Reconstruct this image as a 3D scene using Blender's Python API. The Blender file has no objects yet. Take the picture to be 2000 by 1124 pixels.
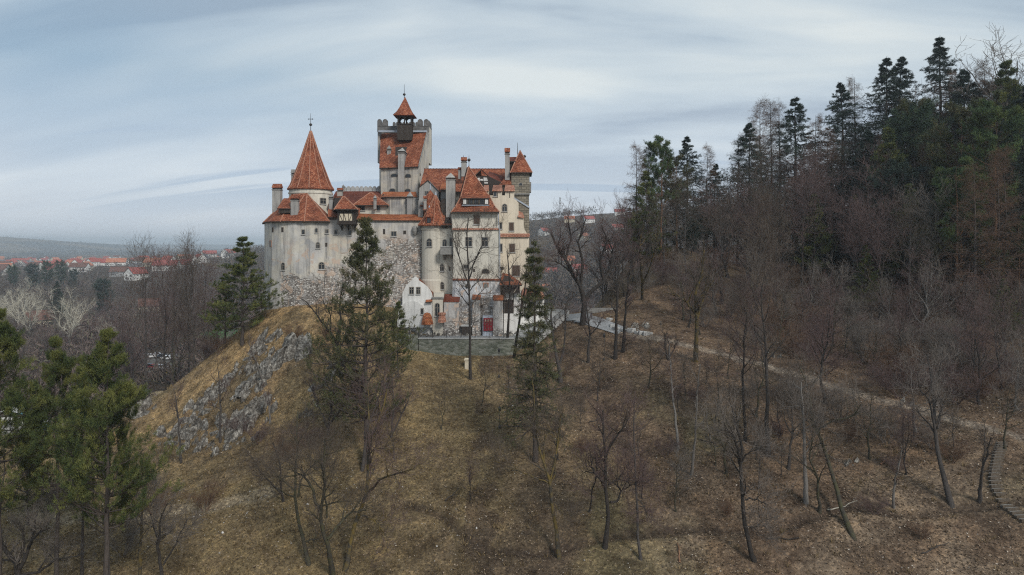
import bpy, bmesh, math, random
import numpy as np
from mathutils import Vector, Matrix, noise as mnoise
from mathutils.bvhtree import BVHTree

# ------------------------------------------------------------------ camera, world, sun, exposure
F, HX, HY = 1400.0, 1000.0, 478.0          # focal length and horizon in photo pixels (2000 x 1124)
scene = bpy.context.scene
cam_d = bpy.data.cameras.new('camera')
cam = bpy.data.objects.new('camera', cam_d)
scene.collection.objects.link(cam)
scene.camera = cam
cam.location = (0, 0, 0)
cam.rotation_euler = (math.radians(90), 0, 0)
cam_d.sensor_width = 36.0
cam_d.lens = 36.0 * F / 2000.0
cam_d.shift_y = -(562.0 - HY) / 2000.0
cam_d.clip_start = 0.5
cam_d.clip_end = 40000

SUN_EL, SUN_AZ = math.radians(38), math.radians(148)   # azimuth clockwise from +Y (north)
world = bpy.data.worlds.new('World')
scene.world = world
world.use_nodes = True
nt = world.node_tree
nt.nodes.clear()
def wn(t, **k):
    n = nt.nodes.new(t)
    for a, b in k.items(): setattr(n, a, b)
    return n
def L(a, b): nt.links.new(a, b)
def wmath(op, a, b=None, c=None):
    n = wn('ShaderNodeMath', operation=op)
    for i, v in enumerate((a, b, c)):
        if v is None: continue
        if isinstance(v, (int, float)): n.inputs[i].default_value = v
        else: L(v, n.inputs[i])
    return n.outputs[0]
wout = wn('ShaderNodeOutputWorld'); bg = wn('ShaderNodeBackground')
bg.inputs['Strength'].default_value = 0.1
L(bg.outputs[0], wout.inputs[0])
sky = wn('ShaderNodeTexSky', sky_type='NISHITA', sun_disc=False)
sky.sun_elevation = SUN_EL; sky.sun_rotation = SUN_AZ
sky.air_density = 1.0; sky.dust_density = 2.0; sky.ozone_density = 2.0
tc = wn('ShaderNodeTexCoord'); sep = wn('ShaderNodeSeparateXYZ'); L(tc.outputs['Generated'], sep.inputs[0])
zc = wmath('MAXIMUM', sep.outputs[2], 0.0)
den = wmath('ADD', zc, 0.30)
cx = wmath('DIVIDE', sep.outputs[0], den); cy = wmath('DIVIDE', sep.outputs[1], den)
def cloud(sx, sy, scale, detail, rough, off, dist=0.0):
    cmb = wn('ShaderNodeCombineXYZ')
    L(wmath('MULTIPLY', wmath('ADD', cx, wmath('MULTIPLY', cy, 0.55)), sx), cmb.inputs[0]); L(wmath('MULTIPLY', cy, sy), cmb.inputs[1]); cmb.inputs[2].default_value = off
    n = wn('ShaderNodeTexNoise'); n.inputs['Scale'].default_value = scale; n.inputs['Detail'].default_value = detail
    n.inputs['Roughness'].default_value = rough; n.inputs['Distortion'].default_value = dist
    L(cmb.outputs[0], n.inputs['Vector']); return n.outputs['Fac']
def ramp(fac, stops):
    r = wn('ShaderNodeValToRGB'); e = r.color_ramp.elements
    while len(e) < len(stops): e.new(0.5)
    for i, (p, c) in enumerate(stops): e[i].position = p; e[i].color = (*c, 1)
    L(fac, r.inputs[0]); return r.outputs[0]
def wmix(f, a, b):
    m = wn('ShaderNodeMix', data_type='RGBA')
    if isinstance(f, (int, float)): m.inputs[0].default_value = f
    else: L(f, m.inputs[0])
    for s, v in ((6, a), (7, b)):
        if isinstance(v, tuple): m.inputs[s].default_value = (*v, 1)
        else: L(v, m.inputs[s])
    return m.outputs[2]
CLOUD_GAIN = 8.3
c1 = cloud(0.8, 1.4, 1.0, 3, 0.45, 3.1, 0.3)
c2 = cloud(0.7, 1.9, 1.5, 5, 0.50, 7.7, 0.35)
body = ramp(c2, [(0.36, (0.33, 0.405, 0.485)), (0.47, (0.49, 0.57, 0.63)), (0.57, (0.59, 0.66, 0.695)), (0.68, (0.71, 0.755, 0.75))])
thin = ramp(c1, [(0.36, (0.0,)*3), (0.58, (1.0,)*3)])
gapcol = (0.24, 0.37, 0.50)
west = ramp(wmath('MULTIPLY_ADD', sep.outputs[0], -1.0, 0.3), [(0.35, (0.35,)*3), (0.95, (1.0,)*3)])
cl = wmix(thin, wmix(wmath('MULTIPLY', west, 0.9), body, gapcol), body)
# the deck is brighter where it is thin low over the horizon
low = ramp(zc, [(0.0, (1, 1, 1)), (0.22, (0, 0, 0))])
cl = wmix(wmath('MULTIPLY', low, 0.75), cl, (0.76, 0.80, 0.88))
# long thin dark bands low in the west
c3 = cloud(0.35, 3.2, 1.5, 4, 0.5, 1.3, 0.3)
band = ramp(wmath('MULTIPLY', zc, 1.0), [(0.035, (0, 0, 0)), (0.07, (1, 1, 1)), (0.11, (1, 1, 1)), (0.16, (0, 0, 0))])
cl = wmix(wmath('MULTIPLY', wmath('MULTIPLY', band, ramp(c3, [(0.56, (0, 0, 0)), (0.61, (1, 1, 1))])), 0.6), cl, (0.36, 0.46, 0.60))
sc_ = wn('ShaderNodeVectorMath', operation='SCALE'); L(cl, sc_.inputs[0]); sc_.inputs[3].default_value = CLOUD_GAIN
L(wmix(0.90, sky.outputs[0], sc_.outputs[0]), bg.inputs[0])

sun_d = bpy.data.lights.new('sun', 'SUN')
sun_d.energy = 1.9; sun_d.angle = math.radians(14); sun_d.color = (1.0, 0.95, 0.88)
sun = bpy.data.objects.new('sun', sun_d); scene.collection.objects.link(sun)
sdir = Vector((math.sin(SUN_AZ) * math.cos(SUN_EL), math.cos(SUN_AZ) * math.cos(SUN_EL), math.sin(SUN_EL)))
sun.rotation_euler = sdir.to_track_quat('Z', 'Y').to_euler()

scene.view_settings.view_transform = 'Standard'
scene.view_settings.look = 'None'
scene.view_settings.exposure = 0.42
scene.view_settings.gamma = 1.0
cy_ = scene.cycles
cy_.max_bounces = 6; cy_.diffuse_bounces = 2; cy_.glossy_bounces = 1; cy_.transmission_bounces = 2
cy_.filter_width = 1.15
scene.cycles.use_denoising = False
cy_.volume_bounces = 3; cy_.transparent_max_bounces = 8
cy_.use_adaptive_sampling = True; cy_.adaptive_threshold = 0.008

# ------------------------------------------------------------------ helpers
COL = scene.collection
RNG = np.random.default_rng(7)
random.seed(7)

def X(px, D): return (px - HX) / F * D
def Z(py, D): return (HY - py) / F * D
def P(px, py, D): return Vector((X(px, D), D, Z(py, D)))

def tag(o, label=None, cat=None, group=None, kind=None):
    if label: o['label'] = label
    if cat: o['category'] = cat
    if group: o['group'] = group
    if kind: o['kind'] = kind
    return o
def empty(name, loc=(0, 0, 0), parent=None):
    o = bpy.data.objects.new(name, None); COL.objects.link(o); o.location = loc
    o.empty_display_size = 0.5
    if parent: o.parent = parent
    return o

# ---- node material builder
class NM:
    def __init__(s, name, rough=0.85, spec=0.2):
        s.m = bpy.data.materials.new(name); s.m.use_nodes = True
        s.t = s.m.node_tree; s.b = s.t.nodes['Principled BSDF']
        s.b.inputs['Roughness'].default_value = rough
        s.b.inputs['Specular IOR Level'].default_value = spec
        s.geo = None
    def n(s, t, **k):
        x = s.t.nodes.new(t)
        for a, b in k.items(): setattr(x, a, b)
        return x
    def l(s, a, b): s.t.links.new(a, b)
    def pos(s):
        if not s.geo: s.geo = s.n('ShaderNodeNewGeometry')
        return s.geo.outputs['Position']
    def uv(s): return s.n('ShaderNodeTexCoord').outputs['UV']
    def obj(s): return s.n('ShaderNodeTexCoord').outputs['Object']
    def mapped(s, v, scale):
        m = s.n('ShaderNodeMapping'); m.inputs['Scale'].default_value = scale; s.l(v, m.inputs[0]); return m.outputs[0]
    def noise(s, v, scale, detail=4, rough=0.55, dist=0.0):
        x = s.n('ShaderNodeTexNoise'); x.inputs['Scale'].default_value = scale; x.inputs['Detail'].default_value = detail
        x.inputs['Roughness'].default_value = rough; x.inputs['Distortion'].default_value = dist
        s.l(v, x.inputs['Vector']); return x.outputs['Fac']
    def voro(s, v, scale, feature='F1', rnd=1.0):
        x = s.n('ShaderNodeTexVoronoi', feature=feature); x.inputs['Scale'].default_value = scale
        x.inputs['Randomness'].default_value = rnd
        s.l(v, x.inputs['Vector']); return x
    def math(s, op, a, b=None, c=None, clamp=False):
        x = s.n('ShaderNodeMath', operation=op, use_clamp=clamp)
        for i, v in enumerate((a, b, c)):
            if v is None: continue
            if isinstance(v, (int, float)): x.inputs[i].default_value = v
            else: s.l(v, x.inputs[i])
        return x.outputs[0]
    def ramp(s, f, stops, interp='LINEAR'):
        r = s.n('ShaderNodeValToRGB'); r.color_ramp.interpolation = interp; e = r.color_ramp.elements
        while len(e) < len(stops): e.new(0.5)
        for i, (p, c) in enumerate(stops):
            e[i].position = p; e[i].color = (*c, 1) if len(c) == 3 else (c[0],) * 3 + (1,)
        s.l(f, r.inputs[0]); return r.outputs[0]
    def mix(s, f, a, b, mode='MIX'):
        m = s.n('ShaderNodeMix', data_type='RGBA', blend_type=mode)
        if isinstance(f, (int, float)): m.inputs[0].default_value = f
        else: s.l(f, m.inputs[0])
        for k, v in ((6, a), (7, b)):
            if isinstance(v, tuple): m.inputs[k].default_value = (*v, 1)
            else: s.l(v, m.inputs[k])
        return m.outputs[2]
    def col(s, c):
        if isinstance(c, tuple): s.b.inputs['Base Color'].default_value = (*c, 1)
        else: s.l(c, s.b.inputs['Base Color'])
    def bump(s, h, strength=0.5, dist=0.05):
        b = s.n('ShaderNodeBump'); b.inputs['Strength'].default_value = strength; b.inputs['Distance'].default_value = dist
        s.l(h, b.inputs['Height']); s.l(b.outputs[0], s.b.inputs['Normal'])

def step(m, x, a, b):   # smooth 0..1 as x goes a..b
    r = m.n('ShaderNodeMapRange', interpolation_type='SMOOTHSTEP'); r.clamp = True
    r.inputs['From Min'].default_value = a; r.inputs['From Max'].default_value = b
    m.l(x, r.inputs['Value']); return r.outputs[0]

def plaster(name, base, dark, rubble=None, brick=0.0, rise=None, stain=0.6, xr=None, moss=0.0, cream=None):
    """lime plaster with rain streaks, flaked patches and, where asked, bare rubble showing through.
    rubble = (z_low, z_high): below z_low bare stone, above z_high plaster"""
    m = NM(name, 0.92, 0.1); p = m.pos()
    n1 = m.noise(p, 0.22, 6, 0.62, 0.5); n2 = m.noise(p, 1.3, 6, 0.65); n3 = m.noise(p, 7, 4, 0.6)
    streak = m.noise(m.mapped(p, (1.6, 1.6, 0.10)), 1.0, 7, 0.7)
    c = m.mix(m.math('MULTIPLY', m.ramp(n1, [(0.38, (0.0,)), (0.62, (1.0,))]), stain), base, dark)
    if cream: c = m.mix(m.math('MULTIPLY', m.ramp(m.noise(p, 0.35, 4, 0.5, 1.0), [(0.45, (0.0,)), (0.6, (1.0,))]), 0.8), c, cream)
    c = m.mix(m.math('MULTIPLY', m.ramp(streak, [(0.47, (0.0,)), (0.66, (1.0,))]), stain * 0.95), c, tuple(x * 0.5 for x in dark))
    c = m.mix(m.math('MULTIPLY', m.ramp(n2, [(0.5, (0.0,)), (0.72, (1.0,))]), 0.35 * stain), c, tuple(x * 0.6 for x in dark))
    c = m.mix(m.math('MULTIPLY', m.ramp(n3, [(0.35, (1.0,)), (0.55, (0.0,))]), 0.12), c, (0.75, 0.74, 0.7))
    h = m.math('ADD', m.math('MULTIPLY', n2, 0.5), m.math('MULTIPLY', n3, 0.25))
    if rubble:
        v = m.voro(m.mapped(p, (1, 1, 1.4)), 3.4); rc = v.outputs['Color']; dist = v.outputs['Distance']
        sp = m.n('ShaderNodeSeparateColor'); m.l(rc, sp.inputs[0])
        stone = m.ramp(sp.outputs[0], [(0.0, (0.10, 0.095, 0.09)), (0.4, (0.26, 0.25, 0.24)), (0.7, (0.42, 0.405, 0.38)), (1.0, (0.68, 0.66, 0.62))])
        stone = m.mix(m.ramp(dist, [(0.42, (0.0,)), (0.62, (1.0,))]), stone, (0.10, 0.09, 0.085))
        if brick: stone = m.mix(m.math('MULTIPLY', m.ramp(sp.outputs[1], [(0.5, (0.0,)), (0.7, (1.0,))]), brick), stone, (0.40, 0.27, 0.19))
        sx = m.n('ShaderNodeSeparateXYZ'); m.l(p, sx.inputs[0])
        edge = m.math('ADD', sx.outputs[2], m.math('MULTIPLY', m.math('SUBTRACT', m.noise(p, 0.33, 6, 0.6, 0.6), 0.5), -13.0))
        if rise: edge = m.math('SUBTRACT', edge, m.math('MULTIPLY', step(m, sx.outputs[0], rise[0], rise[1]), rise[2]))
        k = m.math('SUBTRACT', 1.0, step(m, edge, rubble[0], rubble[1]))
        if xr:
            wob = m.math('ADD', sx.outputs[0], m.math('MULTIPLY', m.math('SUBTRACT', n1, 0.5), 8.0))
            k = m.math('MULTIPLY', k, m.math('MULTIPLY', step(m, wob, xr[0], xr[0] + 1), m.math('SUBTRACT', 1.0, step(m, wob, xr[1], xr[1] + 1))))
        veil = m.ramp(m.noise(p, .8, 6, .68, .5), [(.50, (1.0,)), (.64, (.45,))])      # thin plaster skin left over the stones
        k = m.math('MULTIPLY', k, veil)
        c = m.mix(k, c, m.mix(.12, stone, (0.37, 0.335, 0.285)))
        h = m.math('ADD', h, m.math('MULTIPLY', k, m.math('MULTIPLY', dist, -2.0)))
        # loose brick patches where plaster has fallen off
        pb = m.ramp(m.noise(p, 0.55, 5, 0.6, 0.8), [(0.57, (0.0,)), (0.61, (1.0,))])
        zl = m.math('SUBTRACT', 1.0, step(m, sx.outputs[2], rubble[1] + 2, rubble[1] + 6))
        c = m.mix(m.math('MULTIPLY', m.math('MULTIPLY', pb, zl), 0.75), c, m.mix(n3, (0.40, 0.24, 0.16), (0.55, 0.48, 0.4)))
    m.col(c); m.bump(h, 0.6, 0.06)
    return m.m

def tiles(name, c0, c1, c2, moss=0.0):
    m = NM(name, 0.8, 0.15); uv = m.uv(); p = m.pos()
    b = m.n('ShaderNodeTexBrick'); b.offset = 0.5
    b.inputs['Scale'].default_value = 1.0; b.inputs['Brick Width'].default_value = 0.26; b.inputs['Row Height'].default_value = 0.21
    b.inputs['Mortar Size'].default_value = 0.03; b.inputs['Mortar Smooth'].default_value = 0.4
    b.inputs['Color1'].default_value = (0, 0, 0, 1); b.inputs['Color2'].default_value = (1, 1, 1, 1); b.inputs['Mortar'].default_value = (0.5, 0.5, 0.5, 1)
    b.inputs['Bias'].default_value = 0.0
    m.l(uv, b.inputs['Vector'])
    tc_ = m.ramp(b.outputs['Color'], [(0.0, c0), (0.45, c1), (1.0, c2)])
    n1 = m.noise(p, 0.5, 6, 0.65, 0.5); n2 = m.noise(p, 5, 5, 0.7)
    c = m.mix(m.math('MULTIPLY', m.ramp(n1, [(0.42, (0.0,)), (0.66, (1.0,))]), 0.75), tc_, tuple(x * 0.38 for x in c0))
    c = m.mix(m.math('MULTIPLY', m.ramp(n2, [(0.52, (0.0,)), (0.68, (1.0,))]), 0.55), c, tuple(min(1, x * 1.25) for x in c2))
    c = m.mix(m.math('MULTIPLY', m.ramp(n2, [(0.28, (1.0,)), (0.42, (0.0,))]), 0.6), c, (0.07, 0.035, 0.025))
    c = m.mix(m.math('MULTIPLY', b.outputs['Fac'], 0.75), c, (0.05, 0.02, 0.015))
    # each row laps the next: a saw-tooth height down the slope
    sx = m.n('ShaderNodeSeparateXYZ'); m.l(uv, sx.inputs[0])
    saw = m.math('FRACT', m.math('DIVIDE', sx.outputs[1], 0.21))
    h = m.math('ADD', m.math('MULTIPLY', m.math('SUBTRACT', 1.0, saw), 1.0), m.math('MULTIPLY', b.outputs['Fac'], -0.8))
    m.col(c); m.bump(m.math('ADD', h, m.math('MULTIPLY', n2, 0.6)), 0.8, 0.05)
    return m.m

def simple(name, c, c2=None, scale=3.0, rough=0.8, spec=0.2, metal=0.0, bump=0.3, stretch=(1, 1, 1)):
    m = NM(name, rough, spec); p = m.mapped(m.obj(), stretch)
    m.b.inputs['Metallic'].default_value = metal
    n = m.noise(p, scale, 6, 0.65)
    m.col(m.mix(m.ramp(n, [(0.35, (0.0,)), (0.65, (1.0,))]), c, c2 or tuple(x * 0.6 for x in c)))
    if bump: m.bump(n, bump, 0.03)
    return m.m

def ashlar(name):
    m = NM(name, 0.9, 0.1); uv = m.uv(); p = m.pos()
    b = m.n('ShaderNodeTexBrick'); b.offset = 0.5
    b.inputs['Scale'].default_value = 1.0; b.inputs['Brick Width'].default_value = 0.85; b.inputs['Row Height'].default_value = 0.42
    b.inputs['Mortar Size'].default_value = 0.045; b.inputs['Mortar Smooth'].default_value = 0.5
    b.inputs['Color1'].default_value = (0.14, 0.125, 0.10, 1); b.inputs['Color2'].default_value = (0.33, 0.29, 0.225, 1); b.inputs['Mortar'].default_value = (0.07, 0.06, 0.05, 1)
    m.l(uv, b.inputs['Vector'])
    n = m.noise(p, 3, 6, 0.7); n1 = m.noise(p, 0.4, 4, 0.6)
    c = m.mix(m.math('MULTIPLY', n, 0.7), b.outputs['Color'], (0.22, 0.2, 0.16), 'MIX')
    c = m.mix(m.math('MULTIPLY', m.ramp(n1, [(0.45, (0.0,)), (0.65, (1.0,))]), 0.4), c, (0.12, 0.11, 0.09))
    m.col(c); m.bump(m.math('ADD', m.math('MULTIPLY', b.outputs['Fac'], -1.0), n), 0.7, 0.08)
    return m.m

M = {}
M['tile'] = tiles('roof_tile_red', (0.20, 0.058, 0.032), (0.34, 0.100, 0.050), (0.49, 0.20, 0.11))
M['tile_dark'] = tiles('roof_tile_dark', (0.13, 0.035, 0.024), (0.20, 0.05, 0.03), (0.28, 0.09, 0.05))
M['tile_orange'] = tiles('roof_tile_orange', (0.38, 0.11, 0.048), (0.50, 0.15, 0.058), (0.58, 0.24, 0.11))
M['tile_pink'] = tiles('roof_tile_pink', (0.45, 0.19, 0.12), (0.52, 0.24, 0.16), (0.58, 0.33, 0.24))
M['bastion'] = plaster('plaster_bastion', (0.54, 0.52, 0.48), (0.28, 0.28, 0.285), rubble=(-5.2, -4.2), brick=0.05, stain=0.75, xr=(-40.0, -18), cream=(0.54, 0.50, 0.42))
M['curtain'] = plaster('plaster_curtain', (0.53, 0.50, 0.46), (0.26, 0.26, 0.265), rubble=(-4.6, -3.0), brick=0.25, rise=(-25.5, -19, 5.0), stain=0.75, cream=(0.52, 0.47, 0.38))
M['grey'] = plaster('plaster_grey', (0.54, 0.51, 0.46), (0.21, 0.21, 0.215), stain=0.8, cream=(0.55, 0.50, 0.41))
M['cream'] = plaster('plaster_cream', (0.68, 0.605, 0.48), (0.50, 0.44, 0.35), stain=0.4)
M['turret'] = plaster('plaster_turret', (0.57, 0.53, 0.45), (0.45, 0.42, 0.36), stain=0.4)
M['gate'] = plaster('plaster_gatehouse', (0.64, 0.60, 0.51), (0.46, 0.44, 0.39), stain=0.5)
M['gatelow'] = plaster('plaster_gatehouse_low', (0.62, 0.61, 0.60), (0.27, 0.29, 0.33), stain=0.9, rubble=(-11, -9.0), brick=0.12)
M['white'] = plaster('plaster_white', (0.74, 0.73, 0.70), (0.52, 0.51, 0.49), stain=0.6)
M['buttress'] = plaster('plaster_buttress', (0.52, 0.50, 0.47), (0.24, 0.235, 0.235), stain=0.9, rubble=(-13.5, -11.0), brick=0.1)
M['ashlar'] = ashlar('stone_ashlar')
M['wood'] = simple('timber_dark', (0.028, 0.022, 0.02), (0.055, 0.045, 0.038), 4, stretch=(6, 6, 0.6))
M['panel'] = simple('panel_cream', (0.62, 0.55, 0.42), (0.5, 0.44, 0.34), 2)
M['glass'] = simple('window_glass', (0.012, 0.014, 0.018), (0.03, 0.035, 0.04), 2, rough=0.15, spec=0.5, bump=0)
M['frame'] = simple('window_frame', (0.30, 0.27, 0.23), (0.22, 0.20, 0.17), 3)
M['muntin'] = simple('window_bars', (0.10, 0.085, 0.07), None, 3)
M['shutter'] = simple('shutter_brown', (0.10, 0.065, 0.05), (0.07, 0.045, 0.035), 8, stretch=(1, 1, 8))
M['metal'] = simple('iron_dark', (0.03, 0.03, 0.033), (0.05, 0.045, 0.04), 6, rough=0.55, spec=0.4)
M['zinc'] = simple('lead_flashing', (0.38, 0.43, 0.50), (0.28, 0.31, 0.36), 3, rough=0.5, spec=0.4)
M['mortar'] = simple('ridge_mortar', (0.42, 0.24, 0.17), (0.30, 0.12, 0.07), 5)
M['stone'] = simple('stone_grey', (0.27, 0.265, 0.25), (0.17, 0.165, 0.155), 2.5, bump=0.6)
M['stone_dark'] = simple('stone_weathered', (.17, .165, .16), (.09, .088, .085), 1.6, bump=0.6)
M['stone_light'] = simple('stone_light', (0.42, 0.42, 0.41), (0.31, 0.31, 0.30), 1.5, bump=0.4)
M['chim'] = plaster('plaster_chimney', (0.36, 0.345, 0.32), (0.22, 0.22, 0.22), stain=0.7)
M['red_door'] = simple('red_paint', (0.24, 0.008, 0.02), (0.16, 0.006, 0.015), 2, rough=0.45, spec=0.4)

# ---- mesh builder
class MB:
    def __init__(s): s.v = []; s.f = []; s.m = []; s.slots = []
    def slot(s, mat):
        if mat is None: return 0
        if mat not in s.slots: s.slots.append(mat)
        return s.slots.index(mat)
    def add(s, verts, faces, mat):
        o = len(s.v); k = s.slot(mat)
        s.v.extend([tuple(v) for v in verts])
        for f in faces: s.f.append(tuple(i + o for i in f)); s.m.append(k)
    def prism(s, foot, z0, z1, mat, cap=None, top_z=None):
        n = len(foot)
        tz = top_z or [z1] * n
        v = [(x, y, z0) for x, y in foot] + [(foot[i][0], foot[i][1], tz[i]) for i in range(n)]
        # orient counter-clockwise
        a = sum(foot[i][0] * foot[(i + 1) % n][1] - foot[(i + 1) % n][0] * foot[i][1] for i in range(n))
        idx = list(range(n)) if a > 0 else list(range(n))[::-1]
        s.add(v, [(idx[i], idx[(i + 1) % n], idx[(i + 1) % n] + n, idx[i] + n) for i in range(n)] + [tuple(idx[::-1])], mat)
        s.add([v[i + n] for i in range(n)], [tuple(idx)], cap or mat)
    def box(s, x0, x1, y0, y1, z0, z1, mat):
        s.prism([(x0, y0), (x1, y0), (x1, y1), (x0, y1)], z0, z1, mat)
    def obox(s, c, ux, uy, uz, mat):
        c, ux, uy, uz = map(Vector, (c, ux, uy, uz)); v = []
        for k in (-1, 1):
            for a, b in ((-1, -1), (1, -1), (1, 1), (-1, 1)): v.append(c + ux * a + uy * b + uz * k)
        fl = ux.cross(uy).dot(uz) > 0
        fs = [(3, 2, 1, 0), (4, 5, 6, 7), (0, 1, 5, 4), (1, 2, 6, 5), (2, 3, 7, 6), (3, 0, 4, 7)]
        s.add(v, fs if fl else [f[::-1] for f in fs], mat)
    def slab(s, outline, D, depth, mat, world=False):
        """outline in photo pixels standing at distance D, real thickness depth"""
        pts = [(X(a, D), Z(b, D)) for a, b in outline] if not world else outline
        ar = sum(pts[i][0] * pts[(i + 1) % len(pts)][1] - pts[(i + 1) % len(pts)][0] * pts[i][1] for i in range(len(pts)))
        if ar < 0: pts = pts[::-1]
        n = len(pts)
        v = [(x, D, z) for x, z in pts] + [(x, D + depth, z) for x, z in pts]
        s.add(v, [tuple(range(n)), tuple(range(2 * n - 1, n - 1, -1))] + [(i, i + n, (i + 1) % n + n, (i + 1) % n) for i in range(n)], mat)
    def loft(s, rings, mat, cap0=True, cap1=True):
        n = len(rings[0]); v = [p for r in rings for p in r]; f = []
        for k in range(len(rings) - 1):
            for i in range(n):
                j = (i + 1) % n
                f.append((k * n + i, k * n + j, (k + 1) * n + j, (k + 1) * n + i))
        if cap0: f.append(tuple(range(n - 1, -1, -1)))
        if cap1: f.append(tuple((len(rings) - 1) * n + i for i in range(n)))
        s.add(v, f, mat)
    def lathe(s, cx, cy, prof, n, mat, rot=0.0, sx=1.0, sy=1.0):
        rings = [[(cx + sx * r * math.cos(rot + 2 * math.pi * i / n), cy + sy * r * math.sin(rot + 2 * math.pi * i / n), z) for i in range(n)] for r, z in prof]
        s.loft(rings, mat)
    def tube(s, a, b, r0, mat, r1=None, n=6):
        a, b = Vector(a), Vector(b); d = (b - a).normalized(); u = d.orthogonal().normalized(); w = d.cross(u)
        r1 = r0 if r1 is None else r1
        s.loft([[p + (u * math.cos(t) + w * math.sin(t)) * r for t in [2 * math.pi * i / n for i in range(n)]] for p, r in ((a, r0), (b, r1))], mat)
    def roof(s, pts, faces, mat, th=0.18, under=None):
        """thin roof skin from explicit points, with a real underside th below"""
        n = len(pts); top = [Vector(p) for p in pts]; bot = [p - Vector((0, 0, th)) for p in top]
        e = {}
        for f in faces:
            for i in range(len(f)): e[(f[i], f[(i + 1) % len(f)])] = 1
        border = [(a, b) for a, b in e if (b, a) not in e]
        s.add(top, faces, mat)
        s.add(top + bot, [tuple(i + n for i in f[::-1]) for f in faces] + [(b, a, a + n, b + n) for a, b in border], under or M['wood'])
    def ridge(s, a, b, mat=None, r=0.13):
        a, b = Vector(a), Vector(b); s.tube(a, b, r, mat or M['mortar'], n=5)
        k = max(2, int((b - a).length / 0.55))
        for i in range(k + 1):
            p = a.lerp(b, i / k); s.obox(p, (r * .9, 0, 0), (0, r * .9, 0), (0, 0, r * 1.15), mat or M['mortar'])
    def build(s, name, parent=None, smooth=False):
        me = bpy.data.meshes.new(name); me.from_pydata(s.v, [], s.f)
        for m_ in s.slots: me.materials.append(m_)
        me.polygons.foreach_set('material_index', s.m)
        me.update()
        uvl = me.uv_layers.new(name='UVMap'); nl = len(me.loops)
        co = np.empty(len(me.vertices) * 3); me.vertices.foreach_get('co', co); co = co.reshape(-1, 3)
        vi = np.empty(nl, np.int64); me.loops.foreach_get('vertex_index', vi)
        lt = np.empty(len(me.polygons), np.int64); me.polygons.foreach_get('loop_total', lt)
        nr = np.empty(len(me.polygons) * 3); me.polygons.foreach_get('normal', nr); nr = nr.reshape(-1, 3)
        u = np.stack([-nr[:, 1], nr[:, 0], np.zeros(len(nr))], 1); ln = np.linalg.norm(u, axis=1)
        u[ln < 1e-4] = (1, 0, 0); u /= np.maximum(np.linalg.norm(u, axis=1), 1e-6)[:, None]
        w = np.cross(nr, u)
        pi = np.repeat(np.arange(len(lt)), lt); c = co[vi]
        uvl.data.foreach_set('uv', np.stack([(c * u[pi]).sum(1), (c * w[pi]).sum(1)], 1).ravel())
        if smooth: me.polygons.foreach_set('use_smooth', [True] * len(me.polygons))
        o = bpy.data.objects.new(name, me); COL.objects.link(o)
        if parent: o.parent = parent
        return o

def np_mesh(name, verts, faces, mats, mat_idx=None, smooth=False):
    """faces: (n,3) or (n,4) array"""
    me = bpy.data.meshes.new(name); k = faces.shape[1]; n = len(faces)
    me.vertices.add(len(verts)); me.vertices.foreach_set('co', np.ascontiguousarray(verts, np.float32).ravel())
    me.loops.add(n * k); me.loops.foreach_set('vertex_index', np.ascontiguousarray(faces, np.int32).ravel())
    me.polygons.add(n); me.polygons.foreach_set('loop_start', np.arange(0, n * k, k, dtype=np.int32))
    me.polygons.foreach_set('loop_total', np.full(n, k, np.int32))
    for m_ in mats: me.materials.append(m_)
    if mat_idx is not None: me.polygons.foreach_set('material_index', np.ascontiguousarray(mat_idx, np.int32))
    if smooth: me.polygons.foreach_set('use_smooth', np.ones(n, bool))
    me.update(calc_edges=True); return me
def link(name, me, parent=None):
    o = bpy.data.objects.new(name, me); COL.objects.link(o)
    if parent: o.parent = parent
    return o
# ------------------------------------------------------------------ the ground: one sheet from under the camera to the horizon
CP = [  # photo pixel x, y and distance of points on the ground
 (520,590,125),(600,592,121.5),(700,602,119),(760,630,116),(560,612,118),(650,650,112),(740,684,108),(820,697,110.5),(900,699,110.5),(1000,697,111),
 (1060,676,114),(1100,650,118),(1135,618,123),(1165,612,128),(1080,630,128),
 (480,640,122),(420,690,120),(350,755,116),(295,810,112),(265,850,108),(560,650,112),(520,700,108),(440,740,111),(400,800,104),(450,850,97),(350,880,98),
 (550,760,101),(600,850,91),(500,930,84),(650,750,99),(780,760,100),(900,760,102),(1100,760,101),(1300,760,93),
 (300,900,94),(150,890,95),(0,885,96),(-150,880,96),(700,900,86),(900,900,85),(1200,900,83),(1500,900,79),(1750,900,77),(2000,905,73.5),
 (-200,1124,70),(0,1124,70),(500,1124,70),(1000,1124,69),(1500,1124,66),(2000,1124,62),(2300,1124,60),
 (0,1000,80),(500,1010,77),(1000,1000,76),(1500,1000,72),(2000,1000,67.5),
 (1200,646,114),(1290,665,108),(1400,692,101),(1550,733,94.5),(1750,795,86),(1900,835,80.5),(2000,862,77.5),(2200,920,72),
 (1200,612,124),(1250,565,133),(1300,520,143),(1340,500,150),(1230,500,156),(1300,484,163),(1420,515,156),(1400,610,124),(1480,565,135),
 (1550,610,124),(1650,520,150),(1750,650,112),(1760,530,142),(1670,425,168),(1850,360,168),(2000,320,158),(2000,720,96),(1900,650,108),(2000,500,132),(2200,300,152),(2250,560,112),(2300,800,82)]
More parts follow.
